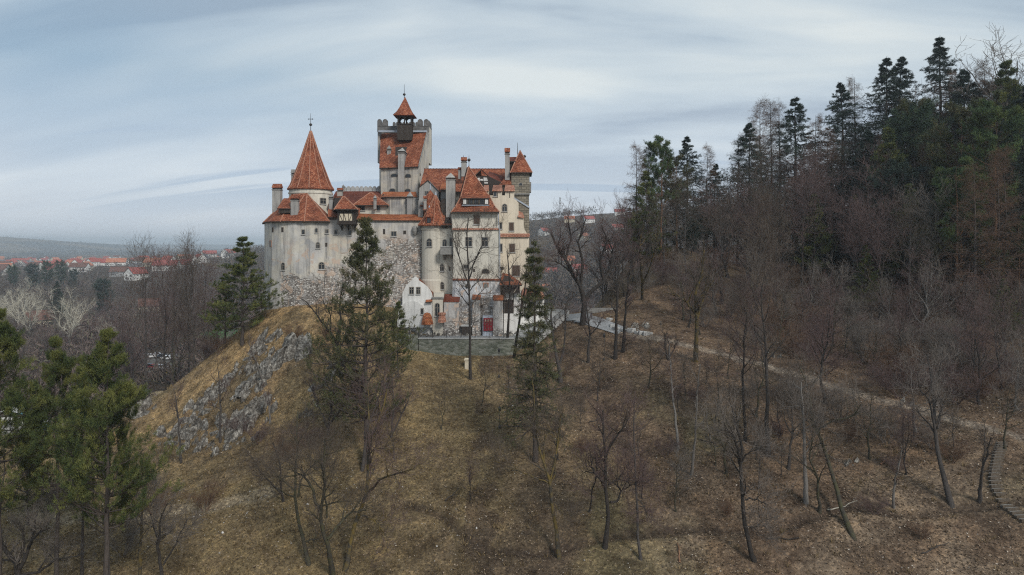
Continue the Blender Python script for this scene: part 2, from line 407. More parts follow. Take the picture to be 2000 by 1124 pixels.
WP = [(X(a, d), d, Z(b, d)) for a, b, d in CP] + [
 (-30,132,-9.5),(-10,132,-10.5),(2,132,-11),(-30,146,-13),(-12,150,-14),(-46,135,-17),(-30,172,-34),(0,178,-32),(-60,150,-37),(-60,185,-41.5),(-90,125,-37),(-110,150,-41),(-110,210,-42),(-160,120,-40),(-60,240,-42),(0,230,-40),
 (20,150,-18),(20,180,-30),(30,205,-32),(60,215,-26),(90,235,-16),(130,240,-6),(180,230,4),(230,200,12),(230,120,2),(200,70,-16),
 (-150,40,-40),(-60,38,-42),(0,38,-41),(60,36,-40),(130,34,-36),(0,5,-48),(-120,0,-48),(120,0,-46),(-200,80,-40)]
WP = np.array(WP); SC = 4.0
def phi(r): return -np.sqrt(r * r + SC * SC)
_d = np.linalg.norm(WP[:, None, :2] - WP[None, :, :2], axis=2); _n = len(WP)
_A = np.zeros((_n + 3, _n + 3)); _A[:_n, :_n] = phi(_d) + np.eye(_n) * 1.2
_A[:_n, _n] = 1; _A[:_n, _n + 1:] = WP[:, :2]; _A[_n, :_n] = 1; _A[_n + 1:, :_n] = WP[:, :2].T
_w = np.linalg.solve(_A, np.concatenate([WP[:, 2], np.zeros(3)]))
def sstep(x, a, b):
    t = np.clip((x - a) / (b - a), 0, 1); return t * t * (3 - 2 * t)
def vnoise(x, y, s, seed=0):     # smooth value noise, vectorised
    x = x / s + seed * 17.3; y = y / s - seed * 9.1
    xi = np.floor(x).astype(np.int64); yi = np.floor(y).astype(np.int64); fx = x - xi; fy = y - yi
    fx = fx * fx * (3 - 2 * fx); fy = fy * fy * (3 - 2 * fy)
    def h(a, b):
        n = (a * 374761393 + b * 668265263 + seed * 1442695041) & 0xffffffff
        n = ((n ^ (n >> 13)) * 1274126177) & 0xffffffff
        return ((n ^ (n >> 16)) & 0xffff) / 65535.0
    return (h(xi, yi) * (1 - fx) + h(xi + 1, yi) * fx) * (1 - fy) + (h(xi, yi + 1) * (1 - fx) + h(xi + 1, yi + 1) * fx) * fy
def fbm(x, y, s, o=4, seed=0):
    t = 0; a = 0.5
    for k in range(o): t = t + a * (vnoise(x, y, s, seed + k) - 0.5); a *= 0.5; s = s / 2.03
    return t
def polydist(x, y, line):
    best = np.full(np.shape(x), 1e9)
    for (ax, ay), (bx, by) in zip(line[:-1], line[1:]):
        dx, dy = bx - ax, by - ay; t = np.clip(((x - ax) * dx + (y - ay) * dy) / (dx * dx + dy * dy), 0, 1)
        best = np.minimum(best, np.hypot(x - ax - t * dx, y - ay - t * dy))
    return best
PATH = [(X(a, d), d) for a, d in ((1135,124),(1165,119.5),(1200,114.5),(1290,108.5),(1400,101.5),(1550,95),(1650,90.5),(1750,86.5),(1900,81),(2000,78),(2200,72.5))]
TRAIL = [(X(a, d), d) for a, d in ((800,78.5),(860,76.5),(950,71.8),(1050,71.2),(1200,72.5),(1350,71.8),(1500,70),(1650,71.5),(1800,69.6),(2000,69))]
TRAIL2 = [(X(a, d), d) for a, d in ((60,79.5),(200,78.8),(330,79.4),(430,79.3),(520,80.5))]
def height(x, y):
    x = np.asarray(x, float); y = np.asarray(y, float); shp = x.shape; xf = x.ravel(); yf = y.ravel()
    zn = np.zeros(len(xf)); near = np.hypot(xf, yf) < 420
    out = np.zeros(len(xf))
    for s in range(0, len(xf), 40000):
        k = slice(s, s + 40000); nk = near[k]
        if nk.any():
            q = np.stack([xf[k][nk], yf[k][nk]], 1)
            r = np.linalg.norm(q[:, None] - WP[None, :, :2], axis=2)
            v = phi(r) @ _w[:_n] + _w[_n] + q @ _w[_n + 1:]
            tmp = np.zeros(nk.size); tmp[nk] = v; zn[k] = tmp
    r = np.hypot(xf, yf)
    far = -42 + 2.5 * fbm(xf, yf, 160, 3, 5)
    g = lambda cx, cy, sx, sy: np.exp(-((xf - cx) / sx) ** 2 - ((yf - cy) / sy) ** 2)
    far = far + 86 * g(250, 1150, 620, 380) + 60 * g(900, 900, 500, 500) + 10 * fbm(xf, yf, 300, 4, 9) * sstep(r, 500, 1000)
    far = far + (88 * sstep(-xf, 2050, 3500) + 18 * sstep(-xf, 2150, 2600)) * np.exp(-((yf - 4300) / 1000) ** 2) + 25 * fbm(xf, yf, 1200, 4, 11) * sstep(r, 2800, 4200)
    far = far + 36 * sstep(yf, 6500, 8200) * (1 + 0.9 * fbm(xf, yf, 2500, 3, 13))
    w = sstep(r, 215, 330)
    z = np.clip(zn, -52, 60) * (1 - w) + far * w
    z = z + fbm(xf, yf, 7, 4, 21) * 0.9 * (1 - sstep(r, 180, 300)) * (1 - 0.8 * np.exp(-(polydist(xf, yf, PATH) / 4) ** 2))
    # a trodden ledge along the trail, the path set slightly into the slope
    nb = r < 140
    dt = np.full(len(xf), 99.0); dt[nb] = np.minimum(polydist(xf[nb], yf[nb], TRAIL), polydist(xf[nb], yf[nb], TRAIL2))
    z = z - 0.35 * np.exp(-(dt / 0.6) ** 2)
    # craggy knoll flank
    fl = np.exp(-(((xf + 44) / 15) ** 2 + ((yf - 104) / 13) ** 2))
    z = z + fl * (np.abs(fbm(xf, yf, 5, 4, 31)) * 5.0 - 0.5)
    # town plateau and sports ground are level
    return z.reshape(shp)
def hz(x, y): return float(height(np.array([x]), np.array([y]))[0])

ang = np.concatenate([np.arange(-180, -60, 4.0), np.arange(-60, -40, 0.6), np.arange(-40, 40, 0.115), np.arange(40, 60, 0.6), np.arange(60, 180.01, 4.0)])
rad = np.concatenate([[3, 10, 18, 26, 34, 42, 48], np.arange(52, 130, 0.28), np.geomspace(130, 260, 150), np.geomspace(262, 12000, 210)])
A_, R_ = np.meshgrid(np.radians(ang), rad)
GX, GY = R_ * np.sin(A_), R_ * np.cos(A_)
GZ = height(GX, GY)
nr_, na_ = GX.shape
ii = np.arange(nr_ * na_).reshape(nr_, na_)
gf = np.stack([ii[:-1, :-1], ii[:-1, 1:], ii[1:, 1:], ii[1:, :-1]], -1).reshape(-1, 4)
gx, gy = GX.ravel(), GY.ravel(); gr = np.hypot(gx, gy)
def mixc(c, k, col): return c * (1 - k[:, None]) + np.array(col) * k[:, None]
gc = np.tile(np.array([0.108, 0.077, 0.046]), (len(gx), 1))                     # leaf litter brown
nA = fbm(gx, gy, 14, 4, 41) + 0.5; nB = fbm(gx, gy, 4, 4, 43) + 0.5; nC = fbm(gx, gy, 1.2, 3, 47) + 0.5
gc = mixc(gc, sstep(nA, 0.42, 0.62) * 0.7 * (gx < 22), (0.125, 0.095, 0.045))      # dry olive grass
gc = mixc(gc, sstep(-gx, -14, 8) * (0.55 + 0.3 * (nB > .5)) * (gr < 125), (0.135, 0.098, 0.045))
knoll = np.exp(-(((gx + 40) / 17) ** 2 + ((gy - 112) / 14) ** 2))
gc = mixc(gc, np.clip(knoll * 1.5, 0, 1) * sstep(nB, 0.32, 0.6) * 0.9, (0.27, 0.175, 0.075))      # straw coloured grass on the knoll
gc = mixc(gc, np.clip(knoll * 1.4, 0, 1) * sstep(nC, 0.6, 0.75) * 0.6, (0.10, 0.065, 0.035))
gc = mixc(gc, sstep(gx, -6, 18) * .55 * (gr < 140), (0.125, 0.078, 0.052))
gc = mixc(gc, sstep(nB, 0.54, 0.68) * 0.65 * (gx > -5), (0.055, 0.037, 0.028))
gc = mixc(gc, sstep(fbm(gx, gy, 9, 4, 49) + .5, .55, .68) * .5 * (gr < 120), (0.062, 0.046, 0.033))
wood_floor = sstep(gx, 25, 60) * sstep(gy, 85, 120)
gc = mixc(gc, wood_floor * 0.6, (0.060, 0.042, 0.031))                                # darker brown soil colour under the forest
lo = sstep(-gx, -60, -20) * 0 + (gx > 8) * sstep(-gy, -84, -70) * sstep(nB, .4, .65) * 0.6
gc = mixc(gc, lo, (0.20, 0.145, 0.095))                                          # pale beech leaves
green = sstep(nA, 0.55, 0.7) * (gr < 100) * 0.35
gc = mixc(gc, green, (0.075, 0.078, 0.030))
dp = polydist(gx, gy, PATH)
gc = mixc(gc, (1 - sstep(dp + (nC - .5) * 2.0, 0.35, 1.25)) * (gr < 130) * 0.75, (0.20, 0.165, 0.13))
gc = mixc(gc, (1 - sstep(polydist(gx, gy, TRAIL) + (nC - .5), 0.2, 0.9)) * 0.75 * (gr < 120), (0.045, 0.032, 0.024))
gc = mixc(gc, (1 - sstep(polydist(gx, gy, TRAIL2) + (nC - .5), 0.3, 1.5)) * 0.6 * (gr < 120), (0.27, 0.22, 0.15))
vl = sstep(gr, 150, 230) * (GZ.ravel() < -25)
gc = mixc(gc, vl, (0.085, 0.066, 0.052))
farm = sstep(gr, 900, 1400)
fn = vnoise(gx, gy, 190, 61)
gc = mixc(gc, farm, (0.085, 0.075, 0.068)); gc = mixc(gc, farm * (fn > .62), (0.16, 0.125, 0.085)); gc = mixc(gc, farm * (fn < .3), (0.055, 0.055, 0.05))
def patch(px, py, rx, ry, col, D=None, z=-42):
    global gc
    D = D or z * F / (HY - py); cx0 = X(px, D); k = (((gx - cx0) / rx) ** 2 + ((gy - D) / ry) ** 2) < 1
    gc = mixc(gc, k * 1.0, col)
for a in (-3, 3, 9): patch(415 + a * 2, 0, 13, 26, (.06, .17, .05), D=318 + a)
patch(310, 0, 9, 12, (.48, .38, .24), D=196); patch(330, 0, 5, 8, (.42, .34, .22), D=178)
patch(312, 0, 15, 26, (.16, .155, .15), D=250); patch(45, 0, 14, 9, (.19, .18, .17), D=166)
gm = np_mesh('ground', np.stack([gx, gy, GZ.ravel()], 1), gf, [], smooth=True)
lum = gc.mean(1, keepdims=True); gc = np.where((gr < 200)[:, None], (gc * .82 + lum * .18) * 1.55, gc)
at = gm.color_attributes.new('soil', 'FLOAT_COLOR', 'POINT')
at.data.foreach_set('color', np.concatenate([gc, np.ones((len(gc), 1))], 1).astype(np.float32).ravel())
m = NM('ground_soil', 0.97, 0.05); p = m.pos()
ca = m.n('ShaderNodeVertexColor', layer_name='soil').outputs[0]
n0 = m.noise(p, 0.35, 8, 0.7); n1 = m.noise(p, 2.2, 8, 0.72); n2 = m.noise(p, 11, 4, 0.7)
vv = m.voro(p, 5.5); sp = m.n('ShaderNodeSeparateColor'); m.l(vv.outputs['Color'], sp.inputs[0])
c = m.mix(1.0, ca, m.ramp(n0, [(0.36, (0.52, 0.50, 0.50)), (0.52, (1.0, 1.0, 1.0)), (0.68, (1.5, 1.42, 1.3))]), 'MULTIPLY')
c = m.mix(1.0, c, m.ramp(n1, [(0.3, (0.5, 0.48, 0.48)), (0.7, (1.45, 1.45, 1.4))]), 'MULTIPLY')
c = m.mix(1.0, c, m.ramp(sp.outputs[0], [(0.0, (0.75, 0.75, 0.75)), (0.8, (1.08, 1.08, 1.08)), (1.0, (1.6, 1.55, 1.45))]), 'MULTIPLY')
m.col(c); m.bump(m.math('ADD', n1, m.math('MULTIPLY', n2, 0.5)), 0.9, 0.25)
gm.materials.append(m.m)
ground = link('ground', gm); tag(ground, kind='structure')
GTREE = None
def hit(px, py, d0=50, d1=400):
    """distance at which the view line through a photo pixel meets the ground"""
    ds = np.concatenate([np.arange(d0, d1, 0.5)])
    dz = Z(py, ds) - height(X(px, ds), ds)
    k = np.nonzero(dz < 0)[0]
    return float(ds[k[0]]) if len(k) else None
# ------------------------------------------------------------------ the castle on its crag
castle = empty('castle', (X(780, 126), 126, -12.0))
tag(castle, 'old stone and plaster hilltop castle with red tiled roofs, round tower and square keep', 'castle')
CINV = Matrix.Translation(-castle.location)
WALLS = []
def cpart(name, mb, wall=False, label=None):
    o = mb.build(name); o.parent = castle; o.matrix_parent_inverse = CINV
    if label: o['label'] = label
    if wall: WALLS.append(o)
    return o
def fp(*pd): return [(X(a, d), d) for a, d in pd]

def chimney(par, px0, px1, py0, py1, D, depth=None, cap='tile', wallm='chim', pyr=False):
    """a stack between photo columns px0..px1 and rows py0 (top) .. py1 (foot) at distance D"""
    mb = MB(); x0, x1 = X(px0, D), X(px1, D); zt, zb = Z(py0, D), Z(py1, D); dp = depth or (x1 - x0) * 0.9
    ch = min(0.95, (zt - zb) * 0.24)
    mb.box(x0, x1, D, D + dp, zb, zt - ch, M[wallm])
    e = 0.09
    mb.box(x0 - e, x1 + e, D - e, D + dp + e, zt - ch, zt - ch + 0.12, M['stone'])
    zc = zt - ch + 0.12
    mb.box(x0 + .02, x1 - .02, D + .02, D + dp - .02, zc, zc + ch * 0.3, M['wood'])
    xm, ym = (x0 + x1) / 2, D + dp / 2
    r = [Vector((x0 - e, D - e, zc + ch * .3)), Vector((x1 + e, D - e, zc + ch * .3)), Vector((x1 + e, D + dp + e, zc + ch * .3)), Vector((x0 - e, D + dp + e, zc + ch * .3))]
    if pyr: mb.add(r + [Vector((xm, ym, zt + .35))], [(0, 1, 4), (1, 2, 4), (2, 3, 4), (3, 0, 4), (3, 2, 1, 0)], M[cap])
    else:
        a, b = Vector((x0 - e, ym, zt + .2)), Vector((x1 + e, ym, zt + .2))
        mb.add(r + [a, b], [(0, 1, 5, 4), (2, 3, 4, 5), (1, 2, 5), (3, 0, 4), (3, 2, 1, 0)], M[cap])
    o = mb.build('chimney'); o.parent = par; return o

def finial(par, px, D, py0, py1, ball=None, cross=None):
    mb = MB(); x, z0, z1 = X(px, D), Z(py0, D), Z(py1, D)
    mb.tube((x, D, z0 - .2), (x, D, z1), 0.07, M['metal'], 0.03)
    if ball: mb.lathe(x, D, [(0.02, Z(ball, D) - .3), (.22, Z(ball, D) - .16), (.3, Z(ball, D)), (.22, Z(ball, D) + .16), (.02, Z(ball, D) + .3)], 10, M['metal'])
    if cross:
        zc = Z(cross, D); mb.box(x - .45, x + .45, D - .04, D + .04, zc - .05, zc + .05, M['metal']); mb.slab([(x - .5, zc - .14), (x - .28, zc), (x - .5, zc + .14)], D, .05, M['metal'], True)
        mb.slab([(x + .3, zc + .16), (x + .5, zc + .0), (x + .3, zc - .16)], D, .05, M['metal'], True)
    o = mb.build('weather_vane' if cross else 'finial'); o.parent = par; return o

# ---- bastion, the broad rounded wall on the left
BF = fp((516.5, 129), (519.5, 125.2), (531, 122.8), (549, 121.6), (575, 121), (606, 121), (641, 121.6), (652, 123.5)) + [(X(652, 124), 134), (X(516, 129), 134)]
mb = MB(); n_ = len(BF)
prof = [(-17, 1.0), (-11, 0.55), (-8.3, 0.28), (-5, 0.06), (3.9, 0.0)]
cxb = sum(p[0] for p in BF) / n_; cyb = sum(p[1] for p in BF) / n_
rings = []
for z, out in prof:
    r_ = []
    for x, y in BF:
        d = math.hypot(x - cxb, y - cyb); k = out if y < 126 else 0
        r_.append((x + (x - cxb) / d * k, y + (y - cyb) / d * k, z))
    rings.append(r_)
mb.loft(rings, M['bastion'])
bastion = cpart('bastion', mb, True)
mb = MB(); ze = 3.95; D_ = 126.6
E = [(X(512, 130.5), 130.5, ze), (X(515.5, 125.5), 125.5, ze), (X(529, 122), 122, ze), (X(548, 120.9), 120.9, ze), (X(594.5, 120.3), 120.3, ze), (X(643, 120.9), 120.9, ze), (X(655, 125), 125, ze), (X(652, 134), 134, ze), (X(512, 134), 134, ze)]
R0, R1 = tuple(P(571.5, 381, D_)), tuple(P(600, 379, D_))
pts = E + [R0, R1]
mb.roof(pts, [(0, 1, 9), (1, 2, 9), (2, 3, 9), (3, 4, 10, 9), (4, 5, 10), (5, 6, 10), (6, 7, 10), (7, 8, 9, 10), (8, 0, 9)], M['tile'])
up = Vector((0, 0, .04))
for a, b in ((E[4], R1), (R0, R1), (E[3], R0), (E[5], R1), (E[1], R0)): mb.ridge(Vector(a) + up, Vector(b) + up, r=.1)
mb.ridge(P(594, 382, 126.0), P(577, 409, 123.4), r=.1)
# long open eyebrow dormer
a0, a1 = P(545, 416.5, 122.2), P(567.5, 416.5, 122.2)
mb.box(a0.x, a1.x, 122.0, 124.5, a0.z, a0.z + .75, M['wood'])
mb.roof([(a0.x - .2, 121.8, a0.z + .78), (a1.x + .15, 121.8, a0.z + .78), (a1.x + .1, 125, a0.z + 2.7), (a0.x - .1, 125, a0.z + 2.7)], [(0, 1, 2, 3)], M['tile'])
for k in range(7):
    x = a0.x + (a1.x - a0.x) * (k + .5) / 7; mb.box(x - .04, x + .04, 121.96, 122.0, a0.z, a0.z + .75, M['muntin'])
o = mb.build('roof', bastion)
chimney(bastion, 531.5, 547.3, 361, 421, 125.8)
chimney(bastion, 567.5, 581.2, 382, 427, 121.9)
chimney(bastion, 642, 649.6, 381.5, 414, 124, cap='stone', pyr=True)

# ---- round tower with the tall cone
mb = MB(); tx, ty = X(607, 131.5), 131.5
mb.lathe(tx, ty, [(3.85, -8), (3.85, 9.15), (3.98, 9.2), (3.98, 9.45), (3.85, 9.5), (3.85, 9.9)], 28, M['gate'])
round_tower = cpart('round_tower', mb, True)
mb = MB(); zt = Z(256, 131.5)
mb.lathe(tx, ty, [(3.6, 9.85), (4.15, 9.95), (4.18, 10.1), (3.72, 10.75), (3.3, 11.75), (1.72, 16.0), (0.12, zt)], 24, M['tile'])
for k in range(12):
    t = 2 * math.pi * (k + .37) / 12; c_, s_ = math.cos(t), math.sin(t)
    q = [(4.16, 10.14), (3.72, 10.8), (3.3, 11.8), (1.72, 16.05), (0.14, zt)]
    for (ra, za), (rb, zb) in zip(q[:-1], q[1:]): mb.tube((tx + c_ * ra, ty + s_ * ra, za), (tx + c_ * rb, ty + s_ * rb, zb), .085, M['mortar'], n=5)
o = mb.build('roof', round_tower)
finial(round_tower, 603.3 + 3.5, 131.5, 257, 222, ball=244, cross=233)
chimney(round_tower, 568.6, 577, 333, 372, 136, cap='stone')

# ---- square keep
A, B, C_, D2 = (X(744, 137), 137), (X(816, 134.5), 134.5), (X(837.5, 142.5), 142.5), (X(741, 145), 145)
zk0, zk1 = Z(325.5, 135), 22.3
mb = MB(); mb.prism([A, B, C_, D2], -6, 0, M['grey'], top_z=[zk0, zk0, zk1, zk1])
mb.prism([(A[0] - .12, A[1] - .15), (B[0] + .1, B[1] - .15), (B[0] + .1, B[1]), (A[0] - .12, A[1])], zk0 - .35, zk0 - .12, M['stone'])
keep = cpart('keep', mb, True)
mb = MB()
def lerp2(a, b, t): return (a[0] + (b[0] - a[0]) * t, a[1] + (b[1] - a[1]) * t)
a_, b_ = (A[0] - .25, A[1] - .4), (B[0] + .25, B[1] - .4)
mb.roof([(a_[0], a_[1], zk0 - .1), (b_[0], b_[1], zk0 - .1), (C_[0] - .35, C_[1] - .1, zk1 + .12), (D2[0] + .3, D2[1] - .1, zk1 + .12)], [(0, 1, 2, 3)], M['tile'])
mb.ridge((b_[0], b_[1], zk0), (C_[0] - .3, C_[1], zk1 + .2), M['stone'], .12)
mb.box(D2[0] + .3, C_[0] - .3, 142.2, 142.5, zk1 + .0, zk1 + .35, M['zinc'])
mb.build('roof', keep)
# parapet with rounded merlons behind the roof
def merlon(mb, x0, x1, y0, dy, z0, z1, mat):
    n = 8; cx = (x0 + x1) / 2; rx = (x1 - x0) / 2; h = min(rx * 1.1, (z1 - z0) * .6)
    pts = [(x0, z0), (x1, z0)] + [(cx + rx * math.cos(math.pi * k / n), z1 - h + h * math.sin(math.pi * k / n)) for k in range(n + 1)]
    mb.slab(pts, y0, dy, mat, True)
mb = MB()
fy, by = 142.6, 147.5
xl, xr = D2[0] + .02, C_[0] - .02
mb.box(xl, xr, fy, fy + .4, zk1 + .1, Z(247, 143), M['stone_dark'])
mb.box(xl, xl + .4, fy + .4, by, zk1 - 6, Z(247, 143), M['chim']); mb.box(xr - .4, xr, fy + .4, by, zk1 - 6, Z(247, 143), M['gate'])
mb.box(xl, xr, by, by + .4, zk1 - 6, Z(247, 145), M['stone_dark'])
zmt = Z(233.5, 143)
w = (xr - xl)
for t0, t1 in ((0, .085), (.10, .205), (.78, .885), (.9, 1.0)): merlon(mb, xl + w * t0, xl + w * t1, fy, .4, Z(248, 143), zmt, M['stone_dark'])
for k in range(9): merlon(mb, xl + w * (.22 + k * .065), xl + w * (.275 + k * .065), by, .4, Z(249, 147), Z(238.5, 147.5), M['stone_dark'])
for k in range(4):
    y0 = fy + .9 + k * 1.15
    for xx in (xl, xr - .4): mb.box(xx, xx + .4, y0, y0 + .7, Z(248, 143), zmt - .15, M['stone_dark'])
mb.build('parapet', keep)
# belfry
mb = MB(); d0 = 140.2; bx0, bx1 = X(776, d0), X(804, d0)
mb.box(bx0, bx1, d0, d0 + 2.8, Z(274, d0), Z(243, d0), M['wood'])
for k in range(12):
    x = bx0 + (bx1 - bx0) * (k + .5) / 12; mb.box(x - .03, x + .03, d0 - .04, d0, Z(274, d0), Z(244, d0), M['muntin'])
zb0, zb1 = Z(243, d0), Z(228, d0)
mb.box(bx0 - .1, bx1 + .1, d0 - .1, d0 + 2.9, zb0, zb0 + .12, M['wood'])
for x in (bx0 + .12, (bx0 + bx1) / 2, bx1 - .12):
    for y in (d0 + .12, d0 + 2.68): mb.box(x - .11, x + .11, y - .11, y + .11, zb0 + .12, zb1, M['wood'])
for y in (d0 + 1.4,):
    for x in (bx0 + .12, bx1 - .12): mb.box(x - .11, x + .11, y - .11, y + .11, zb0 + .12, zb1, M['wood'])
for s0, s1 in ((bx0 + .23, (bx0 + bx1) / 2 - .11), ((bx0 + bx1) / 2 + .11, bx1 - .23)):   # arched spandrels
    cxm = (s0 + s1) / 2; rr = (s1 - s0) / 2; zs = zb1 - rr - .05
    for y in (d0 + .04, d0 + 2.6):
        q = [(cxm + rr * math.cos(math.pi * i / 8), zs + rr * math.sin(math.pi * i / 8)) for i in range(9)]
        mb.slab([(s1, zs), (s1, zb1), ((s0 + s1) / 2, zb1)] + q[::-1][4:5] + q[3::-1], y, .12, M['wood'], True)
        mb.slab([(s0, zs), (s0, zb1), ((s0 + s1) / 2, zb1)] + q[4:], y, .12, M['wood'], True)
mb.box(bx0 - .1, bx1 + .1, d0 - .1, d0 + 2.9, zb1, zb1 + .25, M['wood'])
belfry = cpart('belfry', mb)
mb = MB(); ex0, ex1 = X(768.6, d0), X(809.8, d0); cxm, cym = (ex0 + ex1) / 2, d0 + 1.4; ze2 = zb1 + .2; hw = (ex1 - ex0) / 2
def sq(h, z): return [(cxm - h, cym - h, z), (cxm + h, cym - h, z), (cxm + h, cym + h, z), (cxm - h, cym + h, z)]
mb.loft([sq(hw - .25, ze2 - .1), sq(hw, ze2), sq(hw - .02, ze2 + .1), sq(hw * .72, ze2 + .75), sq(hw * .5, ze2 + 1.6), sq(.05, Z(190.5, cym))], M['tile'])
mb.build('roof', belfry)
finial(belfry, 789.6, cym, 192, 165, ball=185)
chimney(keep, 756, 763, 287, 318, 139.2, cap='stone', pyr=True, depth=.8)
chimney(keep, 777.5, 789.5, 290, 378, 134.9, cap='chim', pyr=True, depth=3.5)

# ---- low round-fronted block under the keep
mb = MB()
F2 = fp((744, 131), (748, 129), (762, 127.8), (785, 127.5), (805, 128), (815, 129.5)) + [(X(822, 134), 134), (X(742, 136), 136)]
mb.prism(F2, -4, Z(384, 128), M['grey'])
mb.prism(fp((800, 127.2), (816, 127.6), (830, 131), (822, 134)), -4, Z(387, 128), M['grey'])
drum = cpart('keep_forebuilding', mb, True)
mb = MB(); zf = Z(385, 128)
ev = [(x + (x - X(780, 132)) * .03, y - .35 if y < 133 else y, zf) for x, y in F2]
tp = [(X(a, 134), 134.2, Z(374, 133)) for a in (748, 756, 765, 783, 800, 812)]
mb.roof(ev[:6] + tp, [(i, i + 1, i + 7, i + 6) for i in range(5)], M['tile_orange'])
mb.build('roof', drum)
chimney(drum, 795, 805.6, 378, 425, 126.7, cap='chim', pyr=True)

# ---- far wing with scalloped parapet
mb = MB()
mb.box(X(650, 139), X(744, 139), 133.5, 141, -2, Z(397, 134), M['grey'])
mb.box(X(664, 139.5), X(744, 139.5), 139.6, 140.0, 6, Z(374, 139.6), M['zinc'])
for k in range(9):
    x0 = X(668, 140) + k * (X(744, 140) - X(668, 140)) / 9; merlon(mb, x0 + .03, x0 + .8, 140.0, .4, 8, Z(364, 140), M['stone_light'])
far_wing = cpart('far_wing', mb, True)
mb = MB(); 
mb.roof([(X(640, 129), 129, Z(402, 129)), (X(760, 129), 129, Z(402, 129)), (X(744, 139.4), 139.4, Z(374, 139.4)), (X(656, 139.4), 139.4, Z(374, 139.4))], [(0, 1, 2, 3)], M['tile_dark'])
mb.build('roof', far_wing)
chimney(far_wing, 658.5, 668, 369, 392, 134, cap='tile'); chimney(far_wing, 668.5, 672, 364, 376, 139, cap='stone', pyr=True); chimney(far_wing, 740, 744, 365, 376, 139, cap='stone')

# ---- pale house between (hipped roof)
mb = MB(); mb.box(X(692, 127), X(754, 127), 126.6, 133, -3, Z(400, 127), M['gate'])
mid = cpart('inner_house', mb, True)
mb = MB(); q0 = [(X(689, 125.8), 125.8, Z(401, 126)), (X(759, 125.8), 125.8, Z(401, 126)), (X(757, 133), 133.5, Z(401, 126)), (X(692, 133), 133.5, Z(401, 126))]
ra, rb = tuple(P(724, 376, 129.4)), tuple(P(729, 375.5, 130.5))
mb.roof(q0 + [ra, rb], [(0, 1, 4), (1, 2, 5, 4), (2, 3, 5), (3, 0, 4, 5)], M['tile'])
mb.ridge(q0[0], ra, r=.09); mb.ridge(q0[1], ra, r=.09)
mb.build('roof', mid)
chimney(mid, 729.5, 734.8, 385, 409, 125.6, cap='chim', pyr=True)

# ---- curtain wall, bastion to turret
mb = MB(); mb.loft([[(X(637, 122), 121.6 - o_, z), (X(700, 122.3), 122.0 - o_, z), (X(760, 122.5), 122.6 - o_, z), (X(832, 122.8), 122.9 - o_, z), (X(832, 127), 127, z), (X(637, 127), 127, z)] for z, o_ in ((-17, 1.6), (-11, 1.1), (-6, .5), (-2, .1), (Z(430, 122.3), 0))], M['curtain'])
curtain = cpart('curtain_wall', mb, True)
mb = MB(); zc = Z(430, 122)
e_ = [(X(690, 121.6), 121.5, zc - .05), (X(760, 122.3), 122.2, zc - .05), (X(824, 122.5), 122.5, zc - .05), (X(826, 126), 126.4, Z(419, 126)), (X(757, 126), 126.3, Z(419, 126)), (X(690, 126), 126.0, Z(417, 126))]
mb.roof(e_, [(0, 1, 4, 5), (1, 2, 3, 4)], M['tile_orange'], .12)
e2 = [(X(640, 121.2), 121.2, Z(424, 121.2)), (X(700, 121.2), 121.2, Z(429, 121.2)), (X(704, 126), 126, Z(407, 126)), (X(641, 126), 126, Z(398, 126))]
mb.roof(e2, [(0, 1, 2, 3)], M['tile'], .12)
mb.build('coping_roof', curtain)
mb = MB(); mb.lathe(X(810, 122.3), 122.4, [(.15, Z(460, 122)), (.35, Z(456, 122)), (.48, Z(452, 122)), (.48, Z(446, 122)), (.3, Z(442, 122))], 8, M['stone'])
mb.build('stone_oriel', curtain)
mb = MB(); d0 = 119.6
x0, x1 = X(659, d0), X(691.8, d0); z0, z1 = Z(436.5, d0), Z(408, d0)
mb.box(x0, x1, d0, 123, z0, z1, M['wood'])
zp0, zp1 = Z(431.5, d0), Z(418, d0)
seg = [x0 + .3, x0 + (x1 - x0) * .36, x0 + (x1 - x0) * .66, x1 - .3]
for k in range(3): mb.box(seg[k] + .05, seg[k + 1] - .05, d0 - .04, d0, zp0, zp1, M['panel'])
for xa, xb in ((seg[0] + .05, seg[1] - .15), (seg[3] - .05, seg[2] + .15), (seg[1] + .1, seg[1] + .45)):
    mb.tube((xa, d0 - .05, zp1), (xb, d0 - .05, zp0), .06, M['wood'], n=4)
mb.box(x0 - .1, x1 + .1, d0 - .12, 123, z0 - .18, z0, M['wood'])
for x in (x0 + .25, (x0 + x1) / 2, x1 - .25):
    mb.tube((x, d0 + .1, z0 - .1), (x, 121.9, Z(449, 121)), .09, M['wood'], n=4); mb.box(x - .08, x + .08, 121.5, 122.2, Z(450, 121), z0, M['wood'])
oriel = cpart('timber_oriel', mb)
mb = MB(); q0 = [(X(653, 119), 119, Z(408.7, 119)), (X(698.5, 119), 119, Z(408.7, 119)), (X(697, 123.5), 124, Z(408.7, 119)), (X(650, 124), 124, Z(408.7, 119))]
ra = tuple(P(671, 383, 121.4)); rb = tuple(P(652, 384, 125.5))
mb.roof(q0 + [ra, rb], [(0, 1, 4), (1, 2, 5, 4), (2, 3, 5), (3, 0, 4, 5)], M['tile'])
mb.ridge(q0[0], ra, r=.1); mb.ridge(q0[1], ra, r=.1)
mb.build('roof', oriel)

